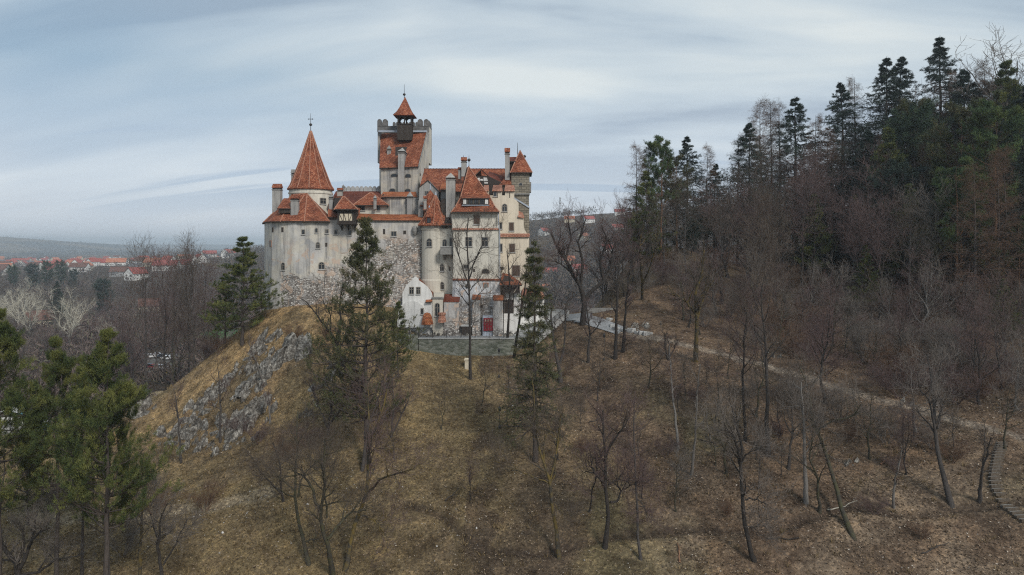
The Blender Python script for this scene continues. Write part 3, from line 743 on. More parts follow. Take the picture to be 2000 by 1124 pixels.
# ---- slim round turret and the recess beside it
mb = MB(); tx, ty = X(848.8, 122.5), 122.5
mb.lathe(tx, ty, [(2.3, -16), (2.3, Z(549, 120)), (2.2, Z(546, 120)), (2.17, Z(450, 120)), (2.28, Z(449, 120)), (2.28, Z(445, 120)), (2.17, Z(444, 120)), (2.17, 3.3)], 28, M['turret'])
mb.prism(fp((858, 120.7), (887, 119.8), (889, 126), (858, 126)), -16, Z(447, 120.5), M['turret'])
turret = cpart('round_turret', mb, True)
mb = MB(); ez = Z(440.5, 122)
prof = [(2.5, ez - .15), (2.95, ez - .1), (2.97, ez + .02), (2.35, ez + .75), (1.7, ez + 1.9), (.9, ez + 3.6), (.08, Z(381, 122.5))]
mb.lathe(X(850.5, 122.5), ty, prof, 10, M['tile'], rot=.3, sx=1.02)
for k in range(10):
    t = .3 + 2 * math.pi * k / 10
    for (ra_, za), (rb_, zb) in zip(prof[2:-1], prof[3:]): mb.tube((X(850.5, ty) + math.cos(t) * ra_ * 1.02, ty + math.sin(t) * ra_, za + .04), (X(850.5, ty) + math.cos(t) * rb_ * 1.02, ty + math.sin(t) * rb_, zb + .04), .06, M['mortar'], n=5)
mb.lathe(X(851, ty), ty, [(.16, Z(384, ty)), (.2, Z(381, ty)), (.03, Z(375, ty))], 6, M['zinc'])
# roof over the recess, down to the gatehouse
mb.roof([(X(858, 120), 120.0, ez - .02), (X(887, 119.5), 119.4, ez - .02), (X(884, 124), 124, ez + 2.2), (X(860, 124), 124, ez + 3.2)], [(0, 1, 2, 3)], M['tile'])
mb.build('roof', turret)
mb = MB(); dx, dy = X(837.5, 119.9), 120.2     # little dormer with its own spire
mb.box(dx - .5, dx + .5, dy - .15, dy + 1.4, Z(437, 120), Z(424, 120), M['tile_dark'])
mb.box(dx - .32, dx + .32, dy - .2, dy - .15, Z(435.5, 120), Z(426.5, 120), M['glass'])
mb.lathe(dx, dy + .35, [(.55, Z(424.5, 120)), (.75, Z(424, 120)), (.48, Z(416, 120)), (.03, Z(405, 120))], 8, M['tile'])
mb.lathe(dx, dy + .35, [(.05, Z(407, 120)), (.12, Z(404, 120)), (.02, Z(401, 120))], 6, M['zinc'])
mb.build('dormer', turret)
mb = MB(); x0, x1 = X(860.5, 119), X(886.5, 119)     # stone balcony
mb.box(x0, x1, 118.6, 120.4, Z(497.5, 118.8), Z(495.5, 118.8), M['stone']); mb.box(x0, x1, 118.6, 118.78, Z(495.5, 118.8), Z(483, 118.8), M['stone'])
mb.box(x0, x0 + .18, 118.78, 120.4, Z(495.5, 118.8), Z(483, 118.8), M['stone']); mb.box(x1 - .18, x1, 118.78, 120.2, Z(495.5, 118.8), Z(483, 118.8), M['stone'])
mb.box(x0 - .06, x1 + .06, 118.52, 118.84, Z(483, 118.8), Z(481.6, 118.8), M['stone_light'])
for x in (x0 + .5, x1 - .4): mb.loft([[(x - .15, 118.8, z), (x + .15, 118.8, z), (x + .15, 120.6, z), (x - .15, 120.6, z)] if k == 0 else [(x - .13, 120.0, z), (x + .13, 120.0, z), (x + .13, 120.6, z), (x - .13, 120.6, z)] for k, z in ((1, Z(508, 119)), (0, Z(497.5, 118.8)))], M['stone'])
mb.build('balcony', turret)

# ---- roofs and stacks crowded behind the turret
mb = MB(); mb.slab([(818, 430), (818, 366), (836, 352), (857, 373), (857, 430)], 126.0, 4, M['chim'])
mb.prism(fp((861, 124.2), (871, 124.2), (871, 128), (861, 128)), -2, Z(369, 124.2), M['chim'])
mb.prism(fp((817, 124.6), (826, 124.6), (826, 128), (817, 128)), -2, Z(392, 124.6), M['chim'])
mb.slab([(861, 420), (861, 392), (868, 388), (872, 395), (872, 420)], 121.6, 2, M['wood'])
mb.lathe(X(840.5, 124), 124.2, [(1.15, -1), (1.15, Z(390, 124)), (1.2, Z(389.5, 124)), (.02, Z(371, 124))], 10, M['tile'])
mb.lathe(X(840.5, 124), 124.2, [(.06, Z(373, 124)), (.15, Z(369, 124)), (.03, Z(359, 124))], 6, M['zinc'])
mb.roof([(X(826, 122.9), 122.9, Z(411, 123)), (X(838, 122.9), 122.9, Z(411, 123)), (X(838, 125), 125, Z(398, 125)), (X(826, 125), 125, Z(398, 125))], [(0, 1, 2, 3)], M['tile'])
mb.roof([(X(859, 123.6), 123.6, Z(371, 123.8)), (X(873, 123.6), 123.6, Z(371, 123.8)), (X(872, 127), 127.5, Z(357, 127)), (X(862, 127), 127.5, Z(357, 127))], [(0, 1, 2, 3)], M['tile_orange'])
mb.roof([(X(817, 125.9), 125.8, Z(367, 126)), (X(836, 125.9), 125.8, Z(352, 126)), (X(836, 130), 130.2, Z(352, 126) + .1), (X(818, 130), 130.2, Z(367, 126))], [(0, 1, 2, 3)], M['zinc'], .1)
mb.roof([(X(836, 125.9), 125.8, Z(352, 126)), (X(858, 125.9), 125.8, Z(374, 126)), (X(858, 130), 130.2, Z(374, 126)), (X(836, 130), 130.2, Z(352, 126) + .1)], [(0, 1, 2, 3)], M['tile'], .1)
mb.roof([(X(820, 124.2), 124.2, Z(402, 124.2)), (X(829, 124.2), 124.2, Z(402, 124.2)), (X(829, 126), 126, Z(395, 126)), (X(820, 126), 126, Z(395, 126))], [(0, 1, 2, 3)], M['tile_orange'])
inner = cpart('inner_gables', mb, True)
chimney(inner, 871, 888.5, 341, 425, 121.3, cap='chim', pyr=True)
chimney(inner, 827.5, 833, 385, 410, 123.2, cap='tile')

# ---- main range behind
mb = MB(); mb.box(X(822, 128), X(1000, 128), 127.5, 138.5, -12, Z(373, 127.5), M['gate'])
mainr = cpart('main_range', mb, True)
mb = MB(); zr = Z(330.5, 133)
mb.roof([(X(817, 126.8), 126.8, Z(375, 126.8)), (X(1003, 126.8), 126.8, Z(375, 126.8)), (X(990, 133), 133, zr), (X(829, 133), 133, zr), (X(1003, 139), 139.2, Z(375, 126.8)), (X(817, 139), 139.2, Z(375, 126.8))], [(0, 1, 2, 3), (3, 2, 4, 5)], M['tile'])
mb.ridge((X(829, 133), 133, zr), (X(990, 133), 133, zr), M['tile_dark'], .1)
mb.add([(X(817, 127.4), 127.4, 8), (X(829, 133), 133, zr - .2), (X(817, 138.6), 138.6, 8)], [(2, 1, 0)], M['gate'])
ra, rb, rc, rd = P(926, 345, 126.4), P(940, 331, 127.4), P(954, 344, 126.0), P(940, 331, 132.5)
mb.roof([ra, rb, rc, rd, P(922, 345, 132)], [(0, 1, 3, 4), (1, 2, 3)], M['tile'])
mb.roof([P(952, 343.5, 126.2), P(988, 361, 126.2), P(984, 345, 130), P(955, 335, 130)], [(0, 1, 2, 3)], M['tile_dark'])
mb.build('roof', mainr)
mb = MB(); mb.slab([(922, 372), (930, 344), (953, 344), (986, 361), (1000, 364), (1000, 384), (922, 384)], 125.4, 1.5, M['wood'])
for q in ([(938, 350), (943, 350), (943, 353.5), (938, 353)], [(944.5, 347), (951, 347.5), (953, 354), (944.5, 354)], [(946, 355.5), (953, 356), (953, 359), (946, 359)], [(933, 348), (937, 347.5), (937, 354), (932, 354)]): mb.slab(q, 125.34, .08, M['white'])
mb.build('timber_gable', mainr)
chimney(mainr, 901, 911, 309, 345, 127.5, cap='tile'); chimney(mainr, 895, 900.6, 329, 350, 128, cap='tile')
finial(mainr, 905.5, 128, 312, 304)
chimney(mainr, 986.3, 995.3, 291, 352, 126.0, cap='tile')

# ---- gatehouse tower
mb = MB()
mb.prism(fp((883.5, 118.2), (973.2, 117.4), (972, 126), (877.8, 126.5)), Z(447, 117.4), 5.5, M['gate'])
mb.prism(fp((885.6, 117.9), (975, 117.1), (975, 126), (880, 126)), Z(547, 117), Z(447, 117.4), M['gate'])
gate = cpart('gatehouse', mb, True)
mb = MB()
mb.prism(fp((883, 117.6), (974.6, 116.9), (975, 118), (883, 118.4)), Z(449.5, 117), Z(446, 117), M['tile_pink'])
mb.build('string_course', gate); mb = MB()
mb.prism(fp((884, 117.3), (977, 116.5), (977, 117.6), (884, 118)), Z(548, 117), Z(545, 117), M['tile'])
mb.build('string_course', gate)
mb = MB(); zE, zM, zA = 5.35, Z(386.5, 119.6), Z(326, 122.2)
el = [(X(881.5, 117), 117.2, zE), (X(975, 116.5), 116.5, zE), (X(974, 126.6), 127, zE), (X(877.2, 127), 127, zE)]
sk = [(X(889, 118.2), 118.2, zE + .85), (X(966.5, 117.7), 117.7, zE + .85), (X(965, 126), 126, zE + .85), (X(884.5, 126), 126, zE + .85)]
md = [(X(899.5, 119.4), 119.4, zM), (X(957, 119.1), 119.1, zM), (X(953, 125), 125, zM), (X(895.5, 125), 125, zM)]
ap = [(X(915.5, 122), 122, zA), (X(911.5, 123.5), 123.5, zA)]
mb.roof(el + sk + md + ap, [(0, 1, 5, 4), (1, 2, 6, 5), (2, 3, 7, 6), (3, 0, 4, 7), (4, 5, 9, 8), (5, 6, 10, 9), (6, 7, 11, 10), (7, 4, 8, 11), (8, 9, 12), (9, 10, 13, 12), (10, 11, 13), (11, 8, 12, 13)], M['tile'])
for k in range(2): mb.ridge(el[k], sk[k], r=.09); mb.ridge(sk[k], md[k], r=.09); mb.ridge(md[k], ap[0], r=.09)
mb.build('roof', gate)
mb = MB(); x0, x1, z0, z1 = X(903.5, 118), X(954.5, 118), Z(400.5, 117.8), Z(387.5, 117.8)
mb.box(x0, x1, 117.95, 120, z0, z1, M['wood'])
mb.box(x0 + .1, x0 + .6, 117.9, 117.95, z0 + .15, z1 - .15, M['white']); mb.box(x1 - .6, x1 - .1, 117.9, 117.95, z0 + .15, z1 - .15, M['white'])
for k in range(9):
    xa = x0 + .72 + k * (x1 - x0 - 1.44) / 9; xb = xa + (x1 - x0 - 1.44) / 9 - .1; mb.box(xa, xb, 117.91, 117.95, z0 + .18, z1 - .2, M['glass'] if k % 3 else M['muntin'])
mb.box(x0 - .1, x1 + .1, 117.8, 118, z0 - .12, z0, M['zinc'])
mb.roof([(x0 - .25, 117.7, z1), (x1 + .25, 117.7, z1), (x1 + .1, 119.6, z1 + .75), (x0 - .1, 119.6, z1 + .75)], [(0, 1, 2, 3)], M['tile'], .1)
mb.build('dormer', gate)
finial(gate, 916, 122, 328, 304, ball=313)
mb = MB(); mb.tube((X(973, 117), 117.0, 5.2), (X(974.5, 117), 116.8, Z(447, 117)), .08, M['zinc']); mb.tube((X(976, 116.8), 116.85, Z(447, 117)), (X(976.5, 116.8), 116.85, Z(560, 117)), .08, M['zinc'])
mb.build('drainpipe', gate)
# battered white foot of the gatehouse
mb = MB()
f0 = fp((884.5, 117.5), (976.5, 116.8), (977, 124), (884, 124)); f1 = fp((882, 116.0), (980, 115.4), (980, 124), (880, 124))
mb.loft([[(x, y, -17) for x, y in f1], [(x, y, Z(610, 116)) for x, y in lerp2 and [lerp2(p_, q_, .3) for p_, q_ in zip(f1, f0)]], [(x, y, Z(546.5, 117)) for x, y in f0]], M['gatelow'])
foot = cpart('gatehouse_foot', mb, True)

def buttress(px0, px1, pyt, D, dp, cap):
    mb = MB(); x0, x1 = X(px0, D), X(px1, D); zt = Z(pyt, D)
    mb.loft([[(x0 - .15, D - dp - .7, -17), (x1 + .15, D - dp - .7, -17), (x1 + .1, D + 1.5, -17), (x0 - .1, D + 1.5, -17)], [(x0, D - dp, zt - .5), (x1, D - dp, zt - .5), (x1, D + 1.5, zt - .5), (x0, D + 1.5, zt - .5)]], M['buttress'])
    mb.loft([[(x0 - .1, D - dp - .15, zt - .55), (x1 + .1, D - dp - .15, zt - .55), (x1 + .1, D + 1.5, zt + .2), (x0 - .1, D + 1.5, zt + .2)], [(x0 - .1, D - dp - .15, zt - .4), (x1 + .1, D - dp - .15, zt - .4), (x1 + .1, D + 1.5, zt + .5), (x0 - .1, D + 1.5, zt + .5)]], M[cap])
    return mb
cpart('buttress', buttress(868.5, 897, 582, 116.5, 1.2, 'tile_dark'), True)
cpart('buttress', buttress(924, 938, 578, 116.2, 1.0, 'tile_orange'), True)
cpart('buttress', buttress(964.5, 982, 579, 116.0, 1.3, 'tile_orange'), True)
mb = MB(); x0, x1, z0, z1 = X(944.5, 114.6), X(962.5, 114.6), Z(647, 114.6), Z(621.5, 114.6)     # crimson gate
mb.box(x0 - .15, x1 + .15, 114.65, 116.2, z0 - 1, z1 + .35, M['zinc'])
mb.box(x0, x1, 114.5, 114.65, z0, z1, M['red_door'])
for k in range(3):
    for j in range(3):
        a, b = x0 + .1 + k * (x1 - x0 - .2) / 3 + .04, x0 + .1 + (k + 1) * (x1 - x0 - .2) / 3 - .04; c, d = z0 + .12 + j * (z1 - z0 - .2) / 3 + .05, z0 + .12 + (j + 1) * (z1 - z0 - .2) / 3 - .05
        mb.box(a, b, 114.46, 114.5, c, d, M['red_door']); mb.box(a + .1, b - .1, 114.44, 114.46, c + .12, d - .12, M['muntin'] if j < 2 else M['panel'])
cpart('red_gate', mb)
mb = MB(); x0, x1, z0, z1 = X(902, 115), X(924, 115), Z(656, 115), Z(638, 115)
mb.box(x0, x1, 115.0, 116.4, z0 - .5, z1, M['wood']); mb.box(x0 - .15, x1 + .15, 114.9, 116.4, z1, z1 + .2, M['stone_light'])
mb.build('cellar_opening').parent = foot

# ---- cream wing with stepped battlements
mb = MB()
mb.slab([(945, 660), (945, 370), (954, 370), (954, 382), (962.8, 382), (962.8, 370), (980.2, 370), (980.2, 382), (986.4, 382), (986.4, 370), (1004.5, 370), (1004.5, 389), (1008.5, 391.5), (1012.8, 397), (1012.8, 421), (1017, 421.5), (1022.8, 423), (1022.8, 441), (1025, 450), (1029, 456), (1033.5, 460), (1033.5, 660)], 121.5, 4, M['cream'])
wing = cpart('cream_wing', mb, True)
mb = MB(); d0 = 121.5
for a, b in ((943.5, 955), (961.6, 981.4), (985.4, 1005.6)):
    x0, x1 = X(a, d0), X(b, d0); mb.roof([(x0, d0 - .35, Z(371.5, d0)), (x1, d0 - .35, Z(371.5, d0)), (x1 - .1, d0 + 2, Z(360, d0)), (x0 + .1, d0 + 2, Z(360, d0))], [(0, 1, 2, 3)], M['tile_pink'], .25, M['tile_pink']); mb.build('coping', wing); mb = MB()
mb.box(X(975, d0), X(1034, d0), d0 - .35, d0, Z(463.5, d0), Z(460.5, d0), M['tile_pink'])
mb.roof([(X(974, d0), d0 - .36, Z(461, d0)), (X(1035, d0), d0 - .36, Z(461, d0)), (X(1034, d0), d0 - .0, Z(456.5, d0)), (X(975, d0), d0, Z(456.5, d0))], [(0, 1, 2, 3)], M['tile_pink'], .08, M['tile_pink'])
mb.roof([P(1011.5, 422.5, d0 - .3), P(1024, 424.5, d0 - .3), P(1021, 416, d0 + 1.5), P(1012.5, 412, d0 + 1.5)], [(0, 1, 2, 3)], M['tile_pink'], .2, M['tile_pink'])
mb.build('coping', wing)
mb = MB()
for px in (971.5, 995.5): mb = MB(); mb.box(X(px, d0) - .06, X(px, d0) + .06, d0 - .02, d0 + .05, Z(387, d0), Z(376.5, d0), M['wood']); mb.build('arrow_slit').parent = wing

# ---- ashlar stair tower at the right end
mb = MB(); d0 = 125.7
mb.prism(fp((998.8, d0), (1034.3, d0), (1034, 131.5), (998, 131.5)), Z(379, d0), Z(337, d0), M['ashlar'])
mb.prism(fp((1003, d0 + .2), (1033.2, d0 + .2), (1033, 131), (1003, 131)), -18, Z(379, d0), M['ashlar'])
mb.box(X(998.5, d0), X(1034.8, d0), d0 - .12, d0 + .3, Z(380.5, d0), Z(378, d0), M['stone'])
mb.slab([(1006, 520), (1006, 390), (1012, 392), (1033.8, 406.5), (1033.8, 520)], d0 - 1.4, 1.4, M['ashlar'])
mb.roof([P(1004, 387, d0 - 1.55), P(1034.5, 406, d0 - 1.55), P(1034.3, 404, d0), P(1004, 385.5, d0)], [(0, 1, 2, 3)], M['zinc'], .15, M['zinc'])
mb.box(X(1034.3, d0), X(1037.8, d0), d0 + 1, d0 + 3, Z(376, d0 + 1), Z(356, d0 + 1), M['stone'])
ash = cpart('stair_tower', mb, True)
mb = MB(); q0 = [(X(996.8, d0 - .5), d0 - .5, Z(337.3, d0)), (X(1039.3, d0 - .5), d0 - .5, Z(337.3, d0)), (X(1038, 132), 132, Z(337.3, d0)), (X(995, 132), 132, Z(337.3, d0))]
ra = tuple(P(1015.8, 294.5, 128.4))
mb.roof(q0 + [ra], [(0, 1, 4), (1, 2, 4), (2, 3, 4), (3, 0, 4)], M['tile'])
mb.ridge(q0[0], ra, r=.09); mb.ridge(q0[1], ra, r=.09)
mb.build('roof', ash)
mb = MB(); mb.box(X(993, 127), X(1004, 127), 127, 129, Z(338, 127), Z(315, 127), M['wood']); mb.roof([P(990.5, 315, 126.6), P(1007, 315, 126.6), P(1009, 307, 129), P(994, 307, 129)], [(0, 1, 2, 3)], M['tile_dark'])
mb.roof([P(975, 361, 125.2), P(999, 361, 125.2), P(999, 340, 127.5), P(992, 340, 127.5)], [(0, 1, 2, 3)], M['tile'])
mb.build('dormer', ash)
finial(ash, 1011, 128, 300, 279); finial(ash, 1024.5, 128, 315, 303, ball=306)

# ---- white chapel-like annex at the foot
mb = MB()
g = [(786, 640), (786, 573), (792, 560), (799, 552), (804, 548.5), (805.5, 545.5), (804.5, 543.5), (808, 543), (810, 540.8), (812.5, 541), (814, 543), (817.5, 543.5), (816.5, 546), (818, 549), (825, 553.5), (834, 560.5), (840, 568), (843.5, 575), (844.5, 583), (844.5, 640)]
mb.slab(g, 115.2, .55, M['white'])
mb.prism(fp((787, 115.75), (843.5, 115.75), (843.5, 121), (787, 121)), -17, Z(578, 115.8), M['white'])
mb.slab([(776, 640), (776, 612), (784, 596), (796, 589.5), (806, 588.5), (816, 591), (824, 597), (828, 606), (829, 640)], 114.6, .6, M['white'])
annex = cpart('white_annex', mb, True)
mb = MB(); rx = X(811, 115.8)
zr_, zl_ = Z(548, 115.8), Z(580, 115.8)
mb.roof([(rx, 115.75, zr_), (rx, 121.5, zr_), (X(787, 115.8) - .2, 121.5, zl_), (X(787, 115.8) - .2, 115.75, zl_), (X(846, 115.8), 115.75, zl_), (X(846, 115.8), 121.5, zl_)], [(0, 1, 2, 3), (1, 0, 4, 5)], M['tile'])
mb.roof([P(831, 590.5, 114.7), P(844.5, 589, 114.7), P(844.5, 584, 115.3), P(832, 585, 115.3)], [(0, 1, 2, 3)], M['tile_orange'], .15)
mb.build('roof', annex)
mb = MB(); mb.prism(fp((844.6, 115.0), (865, 115.0), (865, 120), (844.6, 120)), -17, Z(583, 115), M['turret'])
mb.prism(fp((847, 116), (867, 116), (867, 120.5), (847, 120.5)), Z(583, 115), Z(574.5, 116), M['turret'])
entry = cpart('entrance_block', mb, True)
mb = MB(); mb.prism(fp((843.5, 114.8), (866.4, 114.8), (866.4, 116), (843.5, 116)), Z(583.5, 115), Z(581, 115), M['stone']); mb.build('coping', entry)
mb = MB(); mb.lathe(X(834, 114), 114.2, [(1.0, Z(634, 114)), (.7, Z(618, 114)), (.5, Z(613, 114)), (.1, Z(611, 114))], 7, M['tile_orange']); mb.lathe(X(863, 114), 114.2, [(.7, Z(630, 114)), (.5, Z(617, 114)), (.62, Z(615, 114)), (.62, Z(611.5, 114)), (.1, Z(611, 114))], 7, M['tile_pink'])
mb.build('gate_pier').parent = entry

# ---- timber guard house to the right of the gate
mb = MB(); mb.prism(fp((984, 117), (1017, 117), (1018, 122), (984, 122)), -17, Z(571, 117), M['white'])
mb.box(X(982, 116), X(1015, 116), 115.9, 117.2, Z(572, 116), Z(556.5, 116), M['wood'])
for px in (985, 1003, 1014): mb.tube(P(px, 572, 116.0), P(px, 590, 116.9), .08, M['wood'], n=4)
mb.tube(P(1003, 572, 115.88), P(1014, 557, 115.88), .07, M['panel'], n=4)
guard = cpart('guard_house', mb, True)
mb = MB(); mb.roof([P(975.5, 557, 115.3), P(1019.5, 557, 115.3), (X(1018, 122.5), 122.5, Z(557, 115.3)), (X(976, 122.5), 122.5, Z(557, 115.3)), P(981, 533.5, 118.6), P(996, 536, 119.2)], [(0, 1, 5, 4), (1, 2, 5), (2, 3, 4, 5), (3, 0, 4)], M['tile'])
mb.build('roof', guard)
mb = MB(); mb.prism(fp((1017, 118.2), (1063, 120), (1062, 124), (1016, 123)), -17, Z(584, 119), M['white'])
for px in (1021, 1032, 1043, 1054): mb.box(X(px, 118) - .09, X(px, 118) + .09, 117.6, 117.78, Z(612, 118), Z(582, 118), M['wood'])
lodge = cpart('gate_lodge', mb, True)
mb = MB(); mb.roof([P(1015.5, 583.5, 117.3), P(1063, 583.5, 118.6), (X(1064, 124.5), 124.5, Z(583.5, 118)), (X(1015, 124), 124, Z(583.5, 118)), P(1022, 563, 121), P(1056, 564, 121.6)], [(0, 1, 5, 4), (1, 2, 5), (2, 3, 4, 5), (3, 0, 4)], M['tile_pink'])
mb.build('roof', lodge)

# ---- windows: each cast onto the wall it belongs to
bpy.context.view_layer.update()
TREES = [(o, BVHTree.FromPolygons([v.co[:] for v in o.data.vertices], [p_.vertices[:] for p_ in o.data.polygons])) for o in WALLS]
def cast(px, py):
    d = Vector(((px - HX) / F, 1, (HY - py) / F)).normalized(); best = None
    for o, t in TREES:
        h = t.ray_cast(Vector((0, 0, 0)), d)
        if h[0] is not None and (best is None or h[3] < best[3]): best = (h[0], h[1], o, h[3])
    return best
def window(px0, px1, py0, py1, kind='sash', name='window', label=None):
    h = cast((px0 + px1) / 2, (py0 + py1) / 2)
    if not h: return
    p_, n_, o, _ = h; n_ = Vector((n_.x, n_.y, 0)).normalized()
    if n_.y > 0: n_ = -n_
    u = Vector((-n_.y, n_.x, 0)); D = p_.y
    w = (px1 - px0) / F * D / max(.45, abs(n_.y)) / 2; hh = (py1 - py0) / F * D / 2
    mb = MB(); m4 = Matrix((( u.x, n_.x, 0, p_.x), (u.y, n_.y, 0, p_.y), (0, 0, 1, p_.z), (0, 0, 0, 1)))
    def quad(x0, x1, z0, z1, d0, d1, mat, arch=False):
        if arch:
            c = (x0 + x1) / 2; r = (x1 - x0) / 2; ah = min(r, (z1 - z0) * .5)
            ol = [(x0, z0), (x1, z0)] + [(c + r * math.cos(math.pi * i / 8), z1 - ah + ah * math.sin(math.pi * i / 8)) for i in range(9)]
        else: ol = [(x0, z0), (x1, z0), (x1, z1), (x0, z1)]
        k = len(ol); v = [m4 @ Vector((a, d1, b)) for a, b in ol] + [m4 @ Vector((a, d0, b)) for a, b in ol]
        mb.add(v, [tuple(range(k)), tuple(range(2 * k - 1, k - 1, -1))] + [(i, i + k, (i + 1) % k + k, (i + 1) % k) for i in range(k)], mat)
    arch = kind in ('arch', 'low')
    e = .12 if kind not in ('slit', 'hole') else .05
    quad(-w - e, w + e, -hh - e * .6, hh + e, -.3, .05, M['frame'] if kind != 'brick' else M['mortar'], arch)
    if kind == 'shutter':
        quad(-w, w, -hh, hh, .05, .09, M['shutter']); quad(-.03, .03, -hh, hh, .09, .11, M['muntin'])
    elif kind == 'brick': quad(-w, w, -hh, hh, .05, .075, M['stone'], True)
    else:
        quad(-w, w, -hh, hh, .05, .075, M['glass'] if kind not in ('hole', 'slit') else M['wood'], arch)
        if kind in ('sash', 'arch') and w > .22:
            quad(-.035, .035, -hh, hh - (.15 if arch else 0), .075, .1, M['frame']); 
            if hh > .45: quad(-w, w, hh * .25, hh * .25 + .06, .075, .1, M['frame'])
    if kind in ('sash', 'shutter', 'arch'): quad(-w - .16, w + .16, -hh - .2, -hh - .08, -.2, .16, M['stone_light'])
    q = mb.build(name); q.parent = o
    if label: q['label'] = label
W = """531.4 534.8 444.7 453.3 hole;550 553.8 444.7 453.3 hole;590 595 449.6 457.5 sash;616 620 446.4 454.3 arch;636 641 448.6 455.6 sash;653.5 658 450 457.8 sash;681 685.7 451.4 459 sash
526 531.2 471.4 481.7 brick;618 624 474 485 arch;635.5 639 474.8 481.7 hole;550 556 514 527 arch;623.4 632.8 513 525.4 arch;626.6 634.8 388 398 sash
705 708.5 449.5 456 hole;725 729 451 459 hole;748.5 752 448 457.5 hole;764.8 773.6 453 461 sash;788 793 451 457.5 hole;807 812 455 459.5 hole
700.7 712 402.9 411 sash;737 741.5 403 411.5 sash;763.7 776 340 345.6 low;791.7 802.4 340.3 347 low;760.7 772 369 375 low;791 802 369.5 377 low;819 821.5 339.5 343 hole
834 843 467 481 arch;865.6 871.6 468.6 481.3 arch;879 882.6 466 481 sash;860 867 517 529 arch;877.3 879.2 522 529 slit;860 867 552 564.6 arch
926 936.5 421 437.3 shutter;909.9 921.4 464.4 480.8 sash;941.6 952.7 464.4 480.8 sash;928.8 931.8 501 505 hole;906.9 913.8 517.6 524.7 sash;924.5 927.7 526 531 hole;941.8 955 526 534 low
909.7 918.5 554.8 567.5 arch;945 952.8 553.8 566 brick;981.6 989.7 399.4 412.6 arch;995 1003 435.7 450.7 shutter;976.5 980 435.7 447 sash;976.5 980.5 477.3 491.7 sash;995.5 1005.2 477.3 492.4 shutter
1000.8 1014.7 519.4 538.6 shutter;977.5 983 522 527 hole;964.5 969.5 372 383 sash;984 987 374 383 hole;1014 1020 358 362.6 low;800.5 807.5 562 573.8 sash;813.8 820 562 573.8 sash;822.8 826 603.7 613.5 sash;850.4 858 593 617 arch
830.7 836.6 374 381 sash;875 877.5 349 354 hole;882 884 354 358 hole;985 1003 586 612 hole;1030 1040 592 606 hole;938 943 596 602 hole"""
for r in W.replace('\n', ';').split(';'):
    q = r.split(); window(*map(float, q[:4]), q[4], name='door' if q[0] in ('850.4', '985') else 'window')
# ------------------------------------------------------------------ terrace, walls, stairs and path furniture round the castle foot
def drape(name, corners, mat, nu=14, nv=10, up=.06):
    """a sheet laid on the ground between four world corners"""
    (ax, ay), (bx, by), (cx_, cy2), (dx, dy) = corners
    u, v = np.meshgrid(np.linspace(0, 1, nu), np.linspace(0, 1, nv))
    x = (ax * (1 - u) + bx * u) * (1 - v) + (dx * (1 - u) + cx_ * u) * v; y = (ay * (1 - u) + by * u) * (1 - v) + (dy * (1 - u) + cy2 * u) * v
    z = height(x, y) + up; i = np.arange(nu * nv).reshape(nv, nu)
    f = np.stack([i[:-1, :-1], i[:-1, 1:], i[1:, 1:], i[1:, :-1]], -1).reshape(-1, 4)
    return link(name, np_mesh(name, np.stack([x.ravel(), y.ravel(), z.ravel()], 1), f, [mat], smooth=True))
pav = NM('paving_stone', .9, .15); pp = pav.pos(); b = pav.n('ShaderNodeTexBrick'); b.inputs['Scale'].default_value = 1
b.inputs['Brick Width'].default_value = .9; b.inputs['Row Height'].default_value = .6; b.inputs['Mortar Size'].default_value = .03
b.inputs['Color1'].default_value = (.24, .25, .26, 1); b.inputs['Color2'].default_value = (.34, .35, .36, 1); b.inputs['Mortar'].default_value = (.14, .14, .14, 1)
pav.l(pp, b.inputs['Vector']); nn = pav.noise(pp, 1.2, 5, .65); pav.col(pav.mix(pav.math('MULTIPLY', nn, .6), b.outputs['Color'], (.19, .185, .175)))
M['paving'] = pav.m
z_t = -14.6
tb = MB(); tb.prism([(X(800, 112), 112.0), (X(1006, 112), 112.0), (X(1045, 116), 116), (X(1045, 119), 119), (X(770, 119), 119), (X(780, 114), 114)], -18, z_t, M['stone'], cap=M['paving'])
t = tb.build('terrace'); tag(t, kind='structure')
wl = NM('retaining_stone', .95, .1); pp = wl.pos(); v = wl.voro(wl.mapped(pp, (1, 1, 1.7)), 1.9); s3 = wl.n('ShaderNodeSeparateColor'); wl.l(v.outputs['Color'], s3.inputs[0])
c = wl.ramp(s3.outputs[0], [(0, (.085, .09, .078)), (.5, (.155, .155, .138)), (1, (.27, .265, .245))]); c = wl.mix(wl.math('MULTIPLY', wl.noise(pp, 1.5, 5), .7), c, (.13, .15, .10))
wl.col(c); wl.bump(wl.math('MULTIPLY', v.outputs['Distance'], -1), .7, .1); M['retain'] = wl.m
rb_ = MB(); rb_.prism([(X(818, 111.6), 111.4), (X(1004, 111.6), 111.4), (X(1004, 112), 111.98), (X(818, 112), 111.98)], -19, z_t - .1, M['retain'])
rw = tag(rb_.build('retaining_wall'), 'mossy grey stone retaining wall below the railing in front of the castle gate', 'wall')
rb_ = MB(); rb_.prism([(X(817, 111.6), 111.3), (X(1005, 111.6), 111.3), (X(1005, 112), 112.02), (X(817, 112), 112.02)], z_t - .1, z_t + .08, M['stone_light']); rb_.build('coping', rw)
rb_ = MB(); rb_.prism([(X(772, 113), 112.6), (X(799, 112), 111.2), (X(817, 111.6), 111.3), (X(817, 112.4), 112.6), (X(800, 113), 113.2), (X(775, 114), 114)], -19, z_t + .45, M['retain'])
tag(rb_.build('stone_wall'), 'short stepped stone wall left of the railing beside the pine', 'wall')
